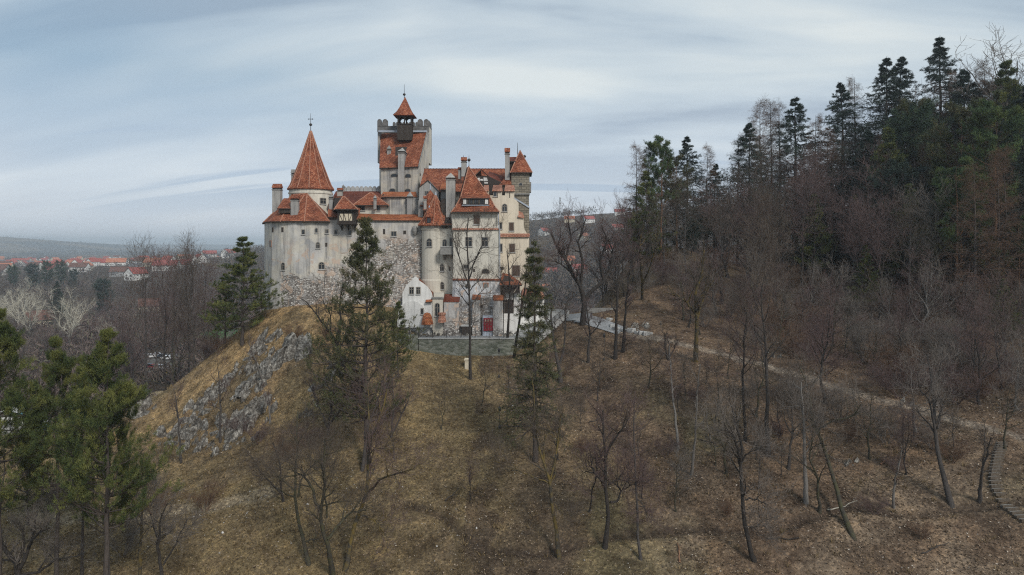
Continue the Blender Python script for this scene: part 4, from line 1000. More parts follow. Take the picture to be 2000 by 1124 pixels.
def railing(label, pts, h=1.05, name='railing'):
    root = empty(name, pts[0]); tag(root, label, 'railing', 'iron railings by the castle'); off = Vector(pts[0]); r1 = MB(); r2 = MB()
    for a, b in zip(pts[:-1], pts[1:]):
        a, b = Vector(a) - off, Vector(b) - off; ln = (b - a).length; hv = Vector((0, 0, h))
        r1.tube(a + hv, b + hv, .035, M['metal'], n=4); r1.tube(a + Vector((0, 0, .12)), b + Vector((0, 0, .12)), .025, M['metal'], n=4)
        for i in range(int(ln / .24) + 1): q = a.lerp(b, i * .24 / ln); r2.box(q.x - .014, q.x + .014, q.y - .014, q.y + .014, q.z + .1, q.z + h, M['metal'])
        for i in range(int(ln / 2.2) + 1): q = a.lerp(b, min(1, i * 2.2 / ln)); r1.box(q.x - .045, q.x + .045, q.y - .045, q.y + .045, q.z - .1, q.z + h + .12, M['metal'])
    o1 = r1.build('rail_frame'); o1.parent = root; o2 = r2.build('bars'); o2.parent = root
    return root
railing('dark iron railing along the terrace edge above the mossy retaining wall', [(X(800, 112), 111.9, z_t + .45), (X(818, 112), 111.7, z_t + .08), (X(1004, 111.7), 111.7, z_t + .08)])
# stairs from the terrace up to the plaza
st = empty('stone_stairway', (X(1030, 114), 114, z_t)); tag(st, 'wide grey stone stairway climbing from the terrace to the paved plaza', 'stairs')
a0, a1 = Vector((X(1026, 113.6), 113.6, z_t)), Vector((X(1090, 125), 125, -11.35)); nst = 15
dirv = (a1 - a0); run = Vector((dirv.x, dirv.y, 0)); side = Vector((run.y, -run.x, 0)).normalized(); fw = run.normalized()
for k in range(nst):
    p_ = a0 + run * (k / nst); sb = MB(); zt_ = z_t + (k + 1) * dirv.z / nst
    sb.obox(p_ + fw * (run.length / nst / 2) + Vector((0, 0, 0)) - Vector((0, 0, p_.z)) + Vector((0, 0, zt_ - .6)) - st.location, side * 2.1, fw * (run.length / nst / 2 + .03), Vector((0, 0, .6)), M['stone_light'])
    o = sb.build('step'); o.parent = st
rs = [a0 + side * 2.25 + Vector((0, 0, .1)), a1 + side * 2.25 + Vector((0, 0, .1))]
railing('dark iron railing climbing beside the stone stairway', [tuple(q) for q in rs])
pz = drape('plaza', [(X(1075, 124.5), 124.5), (X(1160, 120.5), 120.5), (X(1150, 131), 131), (X(1070, 131), 131)], M['paving'], 20, 16, .1); tag(pz, kind='structure')
pz = drape('paved_path', [(X(1120, 121.5), 121.5), (X(1206, 112.3), 112.3), (X(1222, 114.6), 114.6), (X(1150, 124.3), 124.3)], M['paving'], 26, 8, .12); tag(pz, kind='structure')
lw = MB(); D_ = 127.2
lw.prism([(X(1146, D_), D_), (X(1202, D_ - .5), D_ - .5), (X(1202, D_), D_), (X(1146, D_), D_ + .5)], -16, Z(602, D_), M['stone'])
tag(lw.build('low_wall'), 'low dark stone wall beside the plaza behind the railing', 'wall')
railing('short iron railing on top of the low dark stone wall', [(X(1146, D_), D_ + .1, Z(602, D_)), (X(1202, D_), D_ - .35, Z(602, D_))], .9)
def on(px, D, up=0): x = X(px, D); return (x, D, hz(x, D) + up)
railing('iron railing running down beside the grey paved path', [on(1140, 123.4), on(1156, 121.3), on(1171, 119.6)], 1.0)

# lamp posts
def lamp(px, py, pyt, label):
    D = hit(px, py, 90); x = X(px, D); z = hz(x, D); h = (py - pyt) / F * D
    root = empty('street_lamp', (x, D, z)); tag(root, label, 'street lamp', 'lamp posts on the slope')
    a = MB(); a.tube((0, 0, -.2), (0, 0, h - .5), .05, M['metal'], .035); a.lathe(0, 0, [(.16, -.1), (.15, .25), (.07, .4)], 8, M['metal']); a.build('pole').parent = root
    a = MB(); a.lathe(0, 0, [(.06, h - .55), (.13, h - .5), (.2, h - .12), (.26, h - .1), (.05, h + .05), (.02, h + .15)], 6, M['metal'])
    for k in range(6): a.box(.1 * math.cos(k * 1.047) - .05, .1 * math.cos(k * 1.047) + .05, .165 * math.sin(k * 1.047) - .01, .165 * math.sin(k * 1.047) + .01, h - .45, h - .16, M['glass'])
    a.build('lantern').parent = root
lamp(1180, 707, 655, 'black lamp post on the brown slope below the paved path')
lamp(974.6, 738, 682, 'black lamp post on the slope beneath the mossy retaining wall')
lamp(976, 838, 796, 'small black lamp post standing alone in the yellowish grass mid slope')
D = hit(912, 722, 95); a = MB(); x = X(912, D); z = hz(x, D)
a.lathe(0, 0, [(.42, -.3), (.40, .9), (.40, 1.15), (.55, 1.2), (.55, 1.42), (.4, 1.5)], 4, M['panel'], rot=.7)
o = a.build('boundary_pillar'); o.location = (x, D, z); tag(o, 'small pale masonry pillar on the slope beside a tall bare trunk', 'pillar')
# kerb blocks beside the path
blocks = [(1203, 645, 1.0), (1233, 650, 1.2), (1244, 652, .8), (1253, 653, 1.0), (1196, 641, .9), (1262, 655, 1.1), (1218, 648, .8), (1270, 655, .7), (1190, 627, .9)]
wh = ['nearest the grey pavement', 'second from the right end, long', 'small, in the middle of the row', 'with a flat square face', 'leaning, at the pavement edge', 'at the right end of the row', 'short, left of the middle', 'last and smallest, by the rubble heap', 'pale, lying apart uphill']
for (px, py, s_), w_ in zip(blocks, wh):
    D = hit(px, py, 90) or 112; x = X(px, D); a = MB(); r_ = random.uniform(0, 1.2)
    a.lathe(0, 0, [(.55, -.2), (.58, .1), (.57, .38), (.5, .45)], 4, M['stone_light'], rot=.8, sx=1.15); o = a.build('stone_block')
    o.location = (x, D, hz(x, D)); o.rotation_euler = (random.uniform(-.1, .1), .1, r_); o.scale = (s_, s_, s_)
    tag(o, 'grey cut stone block ' + w_, 'stone block', 'stone blocks beside the path')
M['oldwood'] = simple('weathered_wood', (.13, .105, .08), (.07, .055, .042), 4)
# wooden hillside steps, lower right
ws = empty('wooden_stairway', on(1952, 74)); tag(ws, 'rough wooden stairway of dark treads climbing the slope at the right edge', 'stairs')
ln = [(1958, 872), (1950, 905), (1944, 940), (1946, 958), (1960, 985), (1978, 998), (1996, 1012), (2015, 1030)]
pts = []
for px, py in ln:
    D = hit(px, py, 50); x = X(px, D); pts.append(Vector((x, D, hz(x, D))))
k = 0
for a, b in zip(pts[:-1], pts[1:]):
    n = max(2, int((b - a).length / .56))
    for i in range(n):
        q = a.lerp(b, i / n); q.z = hz(q.x, q.y) + .12; d = (b - a); d.z = 0; d.normalize(); s_ = Vector((1, .15, 0)).normalized()
        m_ = MB(); m_.obox(q - ws.location, s_ * .62, Vector((-s_.y, s_.x, 0)) * .1, Vector((0, 0, .12)), M['oldwood'])
        m_.obox(q - ws.location + Vector((0, .18, .03)), s_ * .6, Vector((-s_.y, s_.x, 0)) * .1, Vector((0, 0, .06)), M['stone']); o = m_.build('step'); o.parent = ws; k += 1
# ------------------------------------------------------------------ trees: growth kit
def bark(name, a, b, lichen=None):
    m = NM(name, .95, .08); p = m.mapped(m.obj(), (1, 1, .22)); n = m.noise(p, 9, 6, .7); n2 = m.noise(m.obj(), 1.1, 4, .6)
    c = m.mix(m.ramp(n, [(.35, (0.,)), (.65, (1.,))]), a, b)
    if lichen: c = m.mix(m.math('MULTIPLY', m.ramp(n2, [(.42, (0.,)), (.6, (1.,))]), .85), c, lichen)
    m.col(c); m.bump(n, .8, .04); return m.m
BK = {
 'grey': bark('bark_grey', (.085, .075, .068), (.045, .04, .038)),
 'dark': bark('bark_dark', (.055, .047, .042), (.028, .025, .023)),
 'lichen': bark('bark_lichen', (.075, .065, .052), (.04, .036, .03), (.14, .10, .030)),
 'moss': bark('bark_mossy', (.070, .062, .050), (.036, .033, .028), (.070, .066, .036)),
 'pale': bark('bark_pale', (.46, .43, .36), (.26, .24, .20)),
 'silver': bark('bark_silver', (.20, .185, .17), (.12, .11, .10)),
 'pine': bark('bark_pine', (.095, .078, .068), (.048, .041, .037)),
 'orange': bark('bark_orange', (.28, .15, .085), (.14, .085, .06)),
 'twig': simple('twig_brown', (.130, .104, .084), (.085, .069, .057), 2, rough=.95, spec=.05, bump=0),
 'twigp': simple('twig_plum', (.150, .105, .098), (.10, .070, .066), 2, rough=.95, spec=.05, bump=0),
 'twigs': simple('twig_silver', (.19, .165, .145), (.125, .108, .096), 2, rough=.95, spec=.05, bump=0),
 'twigw': simple('twig_pale', (.62, .58, .47), (.40, .37, .30), 2, rough=.95, spec=.05, bump=0),
 'larch': simple('twig_larch', (.17, .105, .072), (.105, .068, .05), 2, rough=.95, spec=.05, bump=0),
}
def needles(name, a, b, c):
    m = NM(name, .75, .15); g = m.n('ShaderNodeNewGeometry'); r = g.outputs['Random Per Island']
    n = m.noise(m.obj(), .55, 4, .6)
    k = m.mix(r, a, b); k = m.mix(m.ramp(n, [(.45, (0.,)), (.62, (1.,))]), k, c); m.col(k)
    return m.m
ND = {
 'black': needles('needles_black_pine', (.022, .038, .016), (.085, .105, .032), (.14, .145, .042)),
 'scots': needles('needles_scots_pine', (.035, .065, .030), (.065, .105, .040), (.10, .13, .04)),
 'dark': needles('needles_dark', (.022, .042, .026), (.042, .070, .038), (.055, .078, .038)),
 'spruce': needles('needles_spruce', (.018, .032, .027), (.034, .054, .042), (.044, .062, .044)),
 'olive': needles('needles_olive', (.045, .052, .024), (.080, .088, .036), (.11, .10, .05)),
}
def unit(v): return v / np.maximum(np.linalg.norm(v, axis=-1, keepdims=True), 1e-9)
def tubes(Pc, R, sides):
    """Pc (N,K,3), R (N,K) -> verts, quads"""
    N, K, _ = Pc.shape
    T = np.empty_like(Pc); T[:, 1:-1] = Pc[:, 2:] - Pc[:, :-2]; T[:, 0] = Pc[:, 1] - Pc[:, 0]; T[:, -1] = Pc[:, -1] - Pc[:, -2]; T = unit(T)
    ref = np.where(np.abs(T[:, :1, 2:3]) < .9, np.array([0, 0, 1.]), np.array([1., 0, 0])); ref = np.broadcast_to(ref, T.shape)
    U = unit(np.cross(T, ref)); V = np.cross(T, U)
    a = np.arange(sides) * 2 * np.pi / sides
    v = Pc[:, :, None] + R[:, :, None, None] * (np.cos(a)[:, None] * U[:, :, None] + np.sin(a)[:, None] * V[:, :, None])
    idx = np.arange(N * K * sides).reshape(N, K, sides); nx = np.roll(idx, -1, 2)
    f = np.stack([idx[:, :-1], nx[:, :-1], nx[:, 1:], idx[:, 1:]], -1).reshape(-1, 4)
    return v.reshape(-1, 3), f
def resample(pts, rad, K):
    pts = np.asarray(pts, float); s = np.concatenate([[0], np.cumsum(np.linalg.norm(np.diff(pts, axis=0), axis=1))]); t = np.linspace(0, s[-1], K)
    return np.stack([np.interp(t, s, pts[:, i]) for i in range(3)], 1), np.interp(t, s, rad)
def grow(rng, Pp, Rp, n, t0, t1, length, ang, up=0.25, wig=.25, K=6, rr=.6, tip=.15, rmin=.004, flat=0., taper=1.0, rel=None, whorl=None):
    """n children on every parent chain; length(t) is a function of the place t along the parent (0..1) or a number"""
    N, Kp, _ = Pp.shape
    t = (t0 + (t1 - t0) * ((np.arange(n)[None] + rng.random((N, n))) / n))
    if whorl: t = np.clip((np.round(t * whorl) + rng.normal(size=t.shape) * .10) / whorl, t0, t1)
    s = t * (Kp - 1); i = np.minimum(s.astype(int), Kp - 2); f = (s - i)[..., None]
    ar = np.arange(N)[:, None]
    A = Pp[ar, i]; B = Pp[ar, i + 1]; st = A * (1 - f) + B * f; T = unit(B - A)
    rp = Rp[ar, i] * (1 - f[..., 0]) + Rp[ar, i + 1] * f[..., 0]
    rnd = rng.normal(size=st.shape); rnd[..., 2] *= (1 - flat); pr = unit(rnd - (rnd * T).sum(-1, keepdims=True) * T)
    an = np.radians(rng.uniform(ang[0], ang[1], (N, n)))[..., None]
    d = unit(np.cos(an) * T + np.sin(an) * pr)
    ln = (length(t) if callable(length) else length) * rng.uniform(.65, 1.2, (N, n))
    if rel: ln = np.maximum(ln * (np.linalg.norm(Pp[:, -1] - Pp[:, 0], axis=1)[:, None] / rel) ** .8, .12)
    st = st.reshape(-1, 3); d = d.reshape(-1, 3); ln = ln.reshape(-1); rp = rp.reshape(-1)
    M_ = len(st); P_ = np.empty((M_, K, 3)); P_[:, 0] = st; h = (ln / (K - 1))[:, None]
    for k in range(1, K):
        d = unit(d + rng.normal(size=d.shape) * wig + np.array([0, 0, up]) / (K - 1)); P_[:, k] = P_[:, k - 1] + d * h
    r0 = np.maximum(rp * rr, rmin); tt = np.linspace(0, 1, K) ** taper
    R_ = r0[:, None] * (1 - tt * (1 - tip)); R_ = np.maximum(R_, rmin * .6)
    return P_, R_
def tree_mesh(name, layers, mat):
    vs, fs, o = [], [], 0
    for P_, R_, s in layers:
        v, f = tubes(P_, R_, s); vs.append(v); fs.append(f + o); o += len(v)
    return np_mesh(name, np.concatenate(vs), np.concatenate(fs), [mat])
def tufts(rng, C, Dr, n, ln, w, spread=1.0, shell=.15):
    """bundles of needle blades: C centres, Dr directions"""
    N = len(C); d = unit(Dr[:, None] * .9 + rng.normal(size=(N, n, 3)) * spread * .62)
    L_ = ln * rng.uniform(.6, 1.15, (N, n, 1)); s = C[:, None] + rng.normal(size=(N, n, 3)) * shell
    sd = unit(np.cross(d, rng.normal(size=(N, n, 3)))) * w / 2
    v = np.stack([s - sd, s + sd, s + d * L_ + sd * .35, s + d * L_ - sd * .35], 2).reshape(-1, 3)
    f = np.arange(len(v)).reshape(-1, 4); return v, f

def bare_proto(seed, H=14., style='round', th=1.0):
    """returns trunk layers, crown layers of a leafless tree of height about H"""
    r = np.random.default_rng(seed); K = 12
    z = np.linspace(0, H * (.82 if style != 'tall' else .93), K); w = np.cumsum(r.normal(size=(K, 2)) * (.022 if style == 'tall' else .035) * H / 3, axis=0); w -= w[0]
    T = np.stack([w[:, 0], w[:, 1], z], 1)[None]; r0 = H * (.0135 if style != 'tall' else .011)
    R = (r0 * (1 - .88 * np.linspace(0, 1, K) ** .9))[None]; R[0, 0] *= 1.35
    if style == 'round': L1 = grow(r, T, R, 13, .30, .97, lambda t: H * (.50 - .30 * t), (35, 65), .9, .16, 9, .62, .2)
    elif style == 'vase': L1 = grow(r, T, R, 11, .22, .7, lambda t: H * (.62 - .35 * t), (25, 45), .9, .12, 9, .72, .2)
    elif style == 'tall': L1 = grow(r, T, R, 16, .42, .98, lambda t: H * (.30 - .17 * t), (30, 55), 1.0, .13, 8, .55, .2)
    else: L1 = grow(r, T, R, 9, .25, .95, lambda t: H * (.5 - .3 * t), (40, 80), .7, .24, 8, .62, .2)   # scraggly
    L2 = grow(r, *L1, 6, .18, 1., lambda t: H * (.20 - .08 * t), (28, 62), .5, .18, 6, .66, .3, .017)
    L3 = grow(r, *L2, 5, .15, 1., lambda t: H * (.095 - .03 * t), (25, 60), .4, .16, 4, .66, .5, .012)
    L4 = grow(r, *L3, 2, .2, 1., H * .045, (20, 55), .3, .1, 3, .75, .7, .0095)
    L2 = (L2[0], L2[1] * th); L3 = (L3[0], L3[1] * th)
    L0b = grow(r, T, R, 6, .5, 1., H * .1, (30, 60), .3, .1, 4, .3, .3, .008)
    return [(T, R, 9), (*L1, 6)], [(*L2, 4), (*L3, 3), (*L4, 3), (*L0b, 3)], H
def larch_proto(seed, H=24.):
    r = np.random.default_rng(seed); K = 12; z = np.linspace(0, H, K); w = np.cumsum(r.normal(size=(K, 2)) * .05, axis=0); T = np.stack([w[:, 0] - w[0, 0], w[:, 1] - w[0, 1], z], 1)[None]
    R = (H * .0105 * (1 - .93 * np.linspace(0, 1, K)))[None]
    L1 = grow(r, T, R, 95, .22, .995, lambda t: np.minimum(H * .2, H * (.26 - .235 * t)) , (72, 100), .12, .07, 6, .42, .25, .012)
    L2 = grow(r, *L1, 12, .12, 1., lambda t: H * (.055 - .02 * t), (35, 80), -.25, .16, 4, .5, .4, .009, .4)
    L3 = grow(r, *L2, 5, .1, 1., H * .016, (30, 80), -.2, .1, 3, .7, .6, .009)
    return [(T, R, 8), (*L1, 4)], [(*L2, 3), (*L3, 3)], H
def conifer(seed, H, kind):
    """returns trunk layers, needle verts/faces"""
    r = np.random.default_rng(seed); K = 14; z = np.linspace(0, H * .99, K); w = np.cumsum(r.normal(size=(K, 2)) * .06, axis=0); T = np.stack([w[:, 0] - w[0, 0], w[:, 1] - w[0, 1], z], 1)[None]
    R = (H * .0115 * (1 - .93 * np.linspace(0, 1, K)))[None]; R[0, 0] *= 1.3
    if kind == 'spruce':
        n1 = int(H * 6.6); L1 = grow(r, T, R, n1, .10, .99, lambda t: np.minimum(H * .20, H * .36 * (1 - t) + .08), (86, 114), .40, .045, 7, .32, .3, .012, whorl=H * 1.5)
        L2 = grow(r, *L1, 12, .10, 1., lambda t: H * (.052 - .026 * t), (40, 75), -.35, .08, 4, .5, .4, .01, .7, rel=H * .13)
        S = L2; n, ln, wd, sp, sh = 9, .22, .048, .8, .06
    elif kind == 'dense':     # dense dark pine / fir
        n1 = int(H * 4.2); L1 = grow(r, T, R, n1, .16, .98, lambda t: H * (.05 + .19 * np.sin(np.pi * np.clip(1.03 - t, 0, 1) ** .8)), (60, 92), .6, .1, 7, .4, .3, .015, whorl=H * .9)
        L2 = grow(r, *L1, 9, .25, 1., lambda t: H * .05, (30, 65), .4, .1, 4, .5, .4, .01, rel=H * .18)
        S = L2; n, ln, wd, sp, sh = 16, .34, .06, 1.0, .14
    elif kind == 'black':     # foreground black pine
        n1 = int(H * 2.7); L1 = grow(r, T, R, n1, .42, .99, lambda t: np.minimum(H * .18, H * .40 * (1 - t) + .15), (62, 95), .6, .09, 8, .42, .3, .015, whorl=H * .85)
        L2 = grow(r, *L1, 10, .25, 1., lambda t: H * .06, (28, 60), .7, .1, 4, .5, .4, .01, .5, rel=H * .18)
        S = grow(r, *L2, 3, .35, 1., H * .020, (15, 50), 1.0, .1, 3, .8, .7, .008)
        n, ln, wd, sp, sh = 20, .20, .032, .85, .07
    elif kind == 'layered':   # open, tiered pine
        n1 = int(H * 4.8); L1 = grow(r, T, R, n1, .17, .99, lambda t: np.minimum(H * .215, H * .34 * (1 - t) + .10), (74, 98), .4, .08, 8, .45, .3, .02, whorl=H * 1.15)
        L2 = grow(r, *L1, 10, .25, 1., lambda t: H * .042, (28, 60), .8, .1, 4, .5, .4, .014, .6, rel=H * .17)
        S = grow(r, *L2, 2, .3, 1., H * .02, (15, 50), 1.1, .1, 3, .8, .7, .01); n, ln, wd, sp, sh = 11, .24, .045, .8, .05
    elif kind == 'scots':     # long bare orange trunk, flat plates of needles
        n1 = int(H * 1.7); L1 = grow(r, T, R, n1, .42, .985, lambda t: H * (.05 + .15 * np.sin(np.pi * np.clip(1.03 - t, 0, 1) ** .8)), (55, 88), .4, .16, 8, .42, .3, .02, whorl=H * .45)
        L2 = grow(r, *L1, 9, .35, 1., lambda t: H * .05, (25, 60), .5, .12, 4, .5, .4, .012, .5, rel=H * .15)
        S = grow(r, *L2, 4, .3, 1., H * .02, (20, 70), .8, .1, 3, .8, .7, .01); n, ln, wd, sp, sh = 15, .28, .05, 1.0, .10
    elif kind == 'thin':      # thin, sparse leaning spruce in front of the gate
        n1 = int(H * 6); L1 = grow(r, T, R, n1, .16, .985, lambda t: H * (.185 - .165 * t), (80, 108), .1, .08, 7, .4, .3, .014, whorl=H)
        L2 = grow(r, *L1, 11, .12, 1., lambda t: H * .036, (35, 75), -.3, .1, 4, .5, .4, .01, .5, rel=H * .12)
        S = L2; n, ln, wd, sp, sh = 8, .24, .045, .8, .06
    C = S[0][:, 1:].reshape(-1, 3); Dd = unit(np.repeat((S[0][:, -1] - S[0][:, 0])[:, None], S[0].shape[1] - 1, 1)).reshape(-1, 3)
    if kind in ('black', 'layered', 'scots', 'dense'): Dd = unit(Dd + np.array([0, 0, .55]))
    nv = tufts(r, C, Dd, n, ln, wd, sp, sh)
    return [(T, R, 10), (*L1, 5), (*L2, 3)], nv, H

PROTO = {}
def proto_bare(key, seed, H, style, bk, tw, th=1.0):
    t, c, h = bare_proto(seed, H, style, th); PROTO[key] = (tree_mesh('trunk', t, BK[bk]), tree_mesh('crown', c, BK[tw]), H)
def proto_con(key, seed, H, kind, bk, nd):
    t, (v, f), h = conifer(seed, H, kind); PROTO[key] = (tree_mesh('trunk', t, BK[bk]), np_mesh('crown', v, f, [ND[nd]]), H)
proto_bare('round1', 11, 14, 'round', 'grey', 'twig'); proto_bare('round2', 12, 15, 'round', 'dark', 'twigp')
proto_bare('vase1', 13, 14, 'vase', 'grey', 'twigp'); proto_bare('vase2', 14, 13, 'vase', 'silver', 'twigs')
proto_bare('tall1', 15, 22, 'tall', 'grey', 'twig'); proto_bare('tall2', 16, 20, 'tall', 'dark', 'twigp')
proto_bare('scrag1', 17, 11, 'scrag', 'moss', 'twig'); proto_bare('scrag2', 18, 10, 'scrag', 'silver', 'twigs')
proto_bare('pale', 19, 16, 'vase', 'pale', 'twigw', 1.5); proto_bare('round3', 20, 14, 'round', 'moss', 'twigs')
for k, s in (('larch1', 21), ('larch2', 22)):
    t, c, h = larch_proto(s); PROTO[k] = (tree_mesh('trunk', t, BK['pine']), tree_mesh('crown', c, BK['larch']), h)
proto_con('spruce1', 31, 24, 'spruce', 'pine', 'spruce'); proto_con('spruce2', 32, 26, 'spruce', 'pine', 'spruce')
proto_con('dense1', 33, 20, 'dense', 'pine', 'dark'); proto_con('dense2', 34, 18, 'dense', 'pine', 'spruce')
proto_con('scots1', 35, 22, 'scots', 'orange', 'scots'); proto_con('scots2', 36, 20, 'scots', 'orange', 'olive')
proto_con('black1', 37, 25, 'black', 'pine', 'black'); proto_con('black2', 38, 23, 'black', 'pine', 'black')
proto_con('layer1', 39, 27, 'layered', 'pine', 'olive'); proto_con('layer2', 40, 18, 'layered', 'pine', 'black')
proto_con('thin1', 41, 24, 'thin', 'pine', 'olive')
# shrubs: several stems from the ground
def shrub_mesh(seed, H, mat):
    r = np.random.default_rng(seed); n = 9; K = 6; a = r.random(n) * 6.28; P_ = np.zeros((n, K, 3)); d = np.stack([np.cos(a) * .45, np.sin(a) * .45, np.ones(n)], 1); d = unit(d)
    P_[:, 0, :2] = np.stack([np.cos(a), np.sin(a)], 1) * .15
    for k in range(1, K): d = unit(d + r.normal(size=d.shape) * .14); P_[:, k] = P_[:, k - 1] + d * H * .85 / (K - 1)
    R_ = np.full((n, K), .035) * (1 - .8 * np.linspace(0, 1, K)); L2 = grow(r, P_, R_, 9, .15, 1., lambda t: H * .38, (20, 55), .4, .15, 5, .5, .3, .008)
    L3 = grow(r, *L2, 7, .15, 1., H * .17, (20, 60), .3, .14, 4, .6, .4, .0075); L4 = grow(r, *L3, 3, .2, 1., H * .08, (20, 60), .2, .1, 3, .8, .6, .0065)
    return tree_mesh('shrub', [(P_, R_, 4), (*L2, 3), (*L3, 3), (*L4, 3)], mat)
SHR = [shrub_mesh(51, 3.5, BK['twigp']), shrub_mesh(52, 3.2, BK['larch']), shrub_mesh(53, 3.8, BK['twigs'])]

def tree(kind, px, D, top=None, h=None, w=1.0, name=None, label='', cat='tree', group=None, rot=None, lean=0., base=None, sink=.25):
    """kind at the photo column px and real distance D, its top at photo row top (or height h)"""
    if D is None: D = hit(px, base, 52) or 120
    x = X(px, D); z = hz(x, D) - sink; tm, cm, H = PROTO[kind]
    hh = h if h else Z(top, D) - z; s = hh / H
    nm = name or {'s': 'bare_tree', 'r': 'bare_tree', 'v': 'bare_tree', 't': 'bare_tree', 'p': 'pale_poplar', 'l': 'larch_tree'}.get(kind[0], 'tree')
    if kind.startswith('spruce') or kind == 'thin1': nm = name or 'spruce_tree'
    if kind.startswith(('dense', 'scots', 'black', 'layer')): nm = name or 'pine_tree'
    if kind.startswith('larch'): nm = 'larch_tree'
    o = empty(nm, (x, D, z)); o.scale = (s * w, s * w, s); o.rotation_euler = (0, lean, random.uniform(0, 6.28) if rot is None else rot)
    link('trunk', tm, o); link('crown', cm, o); tag(o, label, cat, group); return o

def crop(ox, oy, s, *chains): return [[(ox + u / s, oy + v / s) for u, v in c] for c in chains]
def htree(base_py, chains, wpx, label, bk='grey', tw='twig', seed=0, D=None, den=1.0, cs=1.0, droot=None, group=None, n1=5, nm='bare_tree', H0=None):
    """a tree whose main stems follow the shapes seen in the photo; depth wanders like the width does. wpx = stem thickness in px of each chain's foot"""
    r = np.random.default_rng(100 + seed); bx = chains[0][0][0]; D = D or hit(bx, base_py, 52) or 110
    x0 = X(bx, D); z0 = hz(x0, D) - .2; Ps, Rs = [], []; dz = Z(base_py, D) - z0
    yc = {}
    for ci, ch in enumerate(chains):
        w0 = wpx[ci] if isinstance(wpx, (list, tuple)) else wpx * (1 if ci == 0 else .5)
        pts = []; y = 0.
        if ci:      # start at the depth of the nearest point already placed
            a = np.array([X(ch[0][0], D), 0, Z(ch[0][1], D)]); best = 1e9
            for P0 in Ps:
                dd = np.hypot(P0[:, 0] + x0 - a[0], P0[:, 2] + z0 - a[2]); k = dd.argmin()
                if dd[k] < best: best = dd[k]; y = P0[k, 1]
        dr = r.normal() * .35
        for k, (px, py) in enumerate(ch):
            if k: y += dr * math.hypot(px - ch[k - 1][0], py - ch[k - 1][1]) / F * D + r.normal() * .15
            pts.append((X(px, D) - x0, y, Z(py, D) - z0))
        if ci == 0: pts[0] = (pts[0][0], pts[0][1], min(pts[0][2], 0) - .2)
        q = np.array(pts); n = len(q); rad = np.linspace(1, .3, n) * w0 / 2 / F * D
        if ci == 0: rad[0] *= 1.35
        Pr, Rr = resample(q, rad, 12); Pr[1:-1] += r.normal(size=(10, 3)) * .02 * (1 + cs); Ps.append(Pr); Rs.append(Rr)
    Ps = np.array(Ps); Rs = np.array(Rs); Hh = Ps[:, :, 2].max()
    up = Ps[:, -1, 2] > Hh * .3
    t0 = .45 if len(chains) > 1 else .3
    L1 = grow(r, Ps, Rs, n1 + 3, .42, 1., lambda t: Hh * .18 * cs, (28, 60), .6, .2, 7, .62, .3, .02)
    L2 = grow(r, *L1, int(5 * den), .2, 1., lambda t: Hh * .105 * cs, (25, 60), .5, .18, 5, .66, .4, .016)
    L3 = grow(r, *L2, 4, .15, 1., Hh * .06 * cs, (25, 60), .35, .14, 4, .7, .5, .011)
    L4 = grow(r, *L3, 2, .2, 1., Hh * .032 * cs, (20, 55), .3, .1, 3, .75, .7, .008)
    o = empty(nm, (x0, D, z0)); tag(o, label, 'tree', group)
    link('trunk', tree_mesh('trunk', [(Ps, Rs, 9), (*L1, 5)], BK[bk]), o); link('crown', tree_mesh('crown', [(*L2, 3), (*L3, 3), (*L4, 3)], BK[tw]), o)
    return o
# ------------------------------------------------------------------ the trees one can tell apart
# foreground pines, left
tree('black1', 203, 60, top=652, w=.95, label='tall dark green pine in the left foreground, foremost of the pines there')
tree('black2', 216, 63, top=745, w=.7, label='second pine trunk close behind the foremost left pine')
tree('black2', 108, 66, top=662, w=.85, label='dark pine between the picture edge pine and the foremost left pine')
tree('black1', 2, 62, top=612, w=.95, label='pine with spreading boughs cut by the left picture edge')
tree('black2', 160, 70, top=700, w=.6, lean=-.06, label='slim leaning pine trunk among the left foreground pines')
tree('layer2', 55, 78, top=790, w=.8, label='lower shaded pine behind the left edge pine')
# pines by the castle
tree('layer1', 716, None, top=428, base=905, w=1.05, label='tall open pine with tiered boughs standing in front of the castle curtain wall')
tree('layer2', 778, 103, top=590, w=.95, label='smaller pine right of the tall open pine, below the white annex')
tree('layer2', 474, 116, top=463, w=1.5, label='dark pine on the left shoulder of the knoll beside the bastion')
tree('layer2', 440, 121, top=535, w=1.2, label='pine just behind the dark pine left of the bastion, lower')
tree('thin1', 1046, None, top=466, base=905, w=1.0, label='slender thin olive spruce in front of the gate lodge and stairway')
tree('dense2', 372, 150, h=7, label='small dark fir low between the bare trees near the parked cars')
c6 = (950, 820, 3.636); c5 = (450, 820, 3.636); c7 = (1450, 820, 3.636); c3 = (0, 840, 3.958); c4 = (450, 560, 3.306); cA = (950, 600, 3.746); cB = (1500, 600, 3.212); cD = (1000, 380, 3.306)
htree(1124, crop(*c5, [(730, 1130), (722, 850), (690, 760), (680, 600), (720, 430), (735, 250), (745, 60)], [(680, 600), (600, 400), (540, 350), (420, 370)], [(722, 800), (800, 700), (870, 650), (960, 655)], [(722, 640), (720, 400), (700, 200)]), [9, 6, 6, 4], 'dark mossy tree forking low, middle of three bare trees at bottom centre left', 'moss', 'twig', 1, den=1.3, cs=1.1)
htree(1124, crop(*c5, [(795, 1130), (830, 950), (850, 800), (890, 700), (940, 570), (930, 380), (960, 180), (1030, 0), (1060, -160)], [(955, 560), (1080, 400), (1220, 320), (1330, 250)], [(900, 720), (1000, 760), (1060, 820)], [(935, 420), (1000, 240), (1100, 230)], [(960, 200), (900, 20), (880, -150)]), [10, 5, 4, 4, 5], 'leaning bare tree with bright yellow lichen on its lower trunk', 'lichen', 'twigp', 2, den=1.3, cs=1.0)
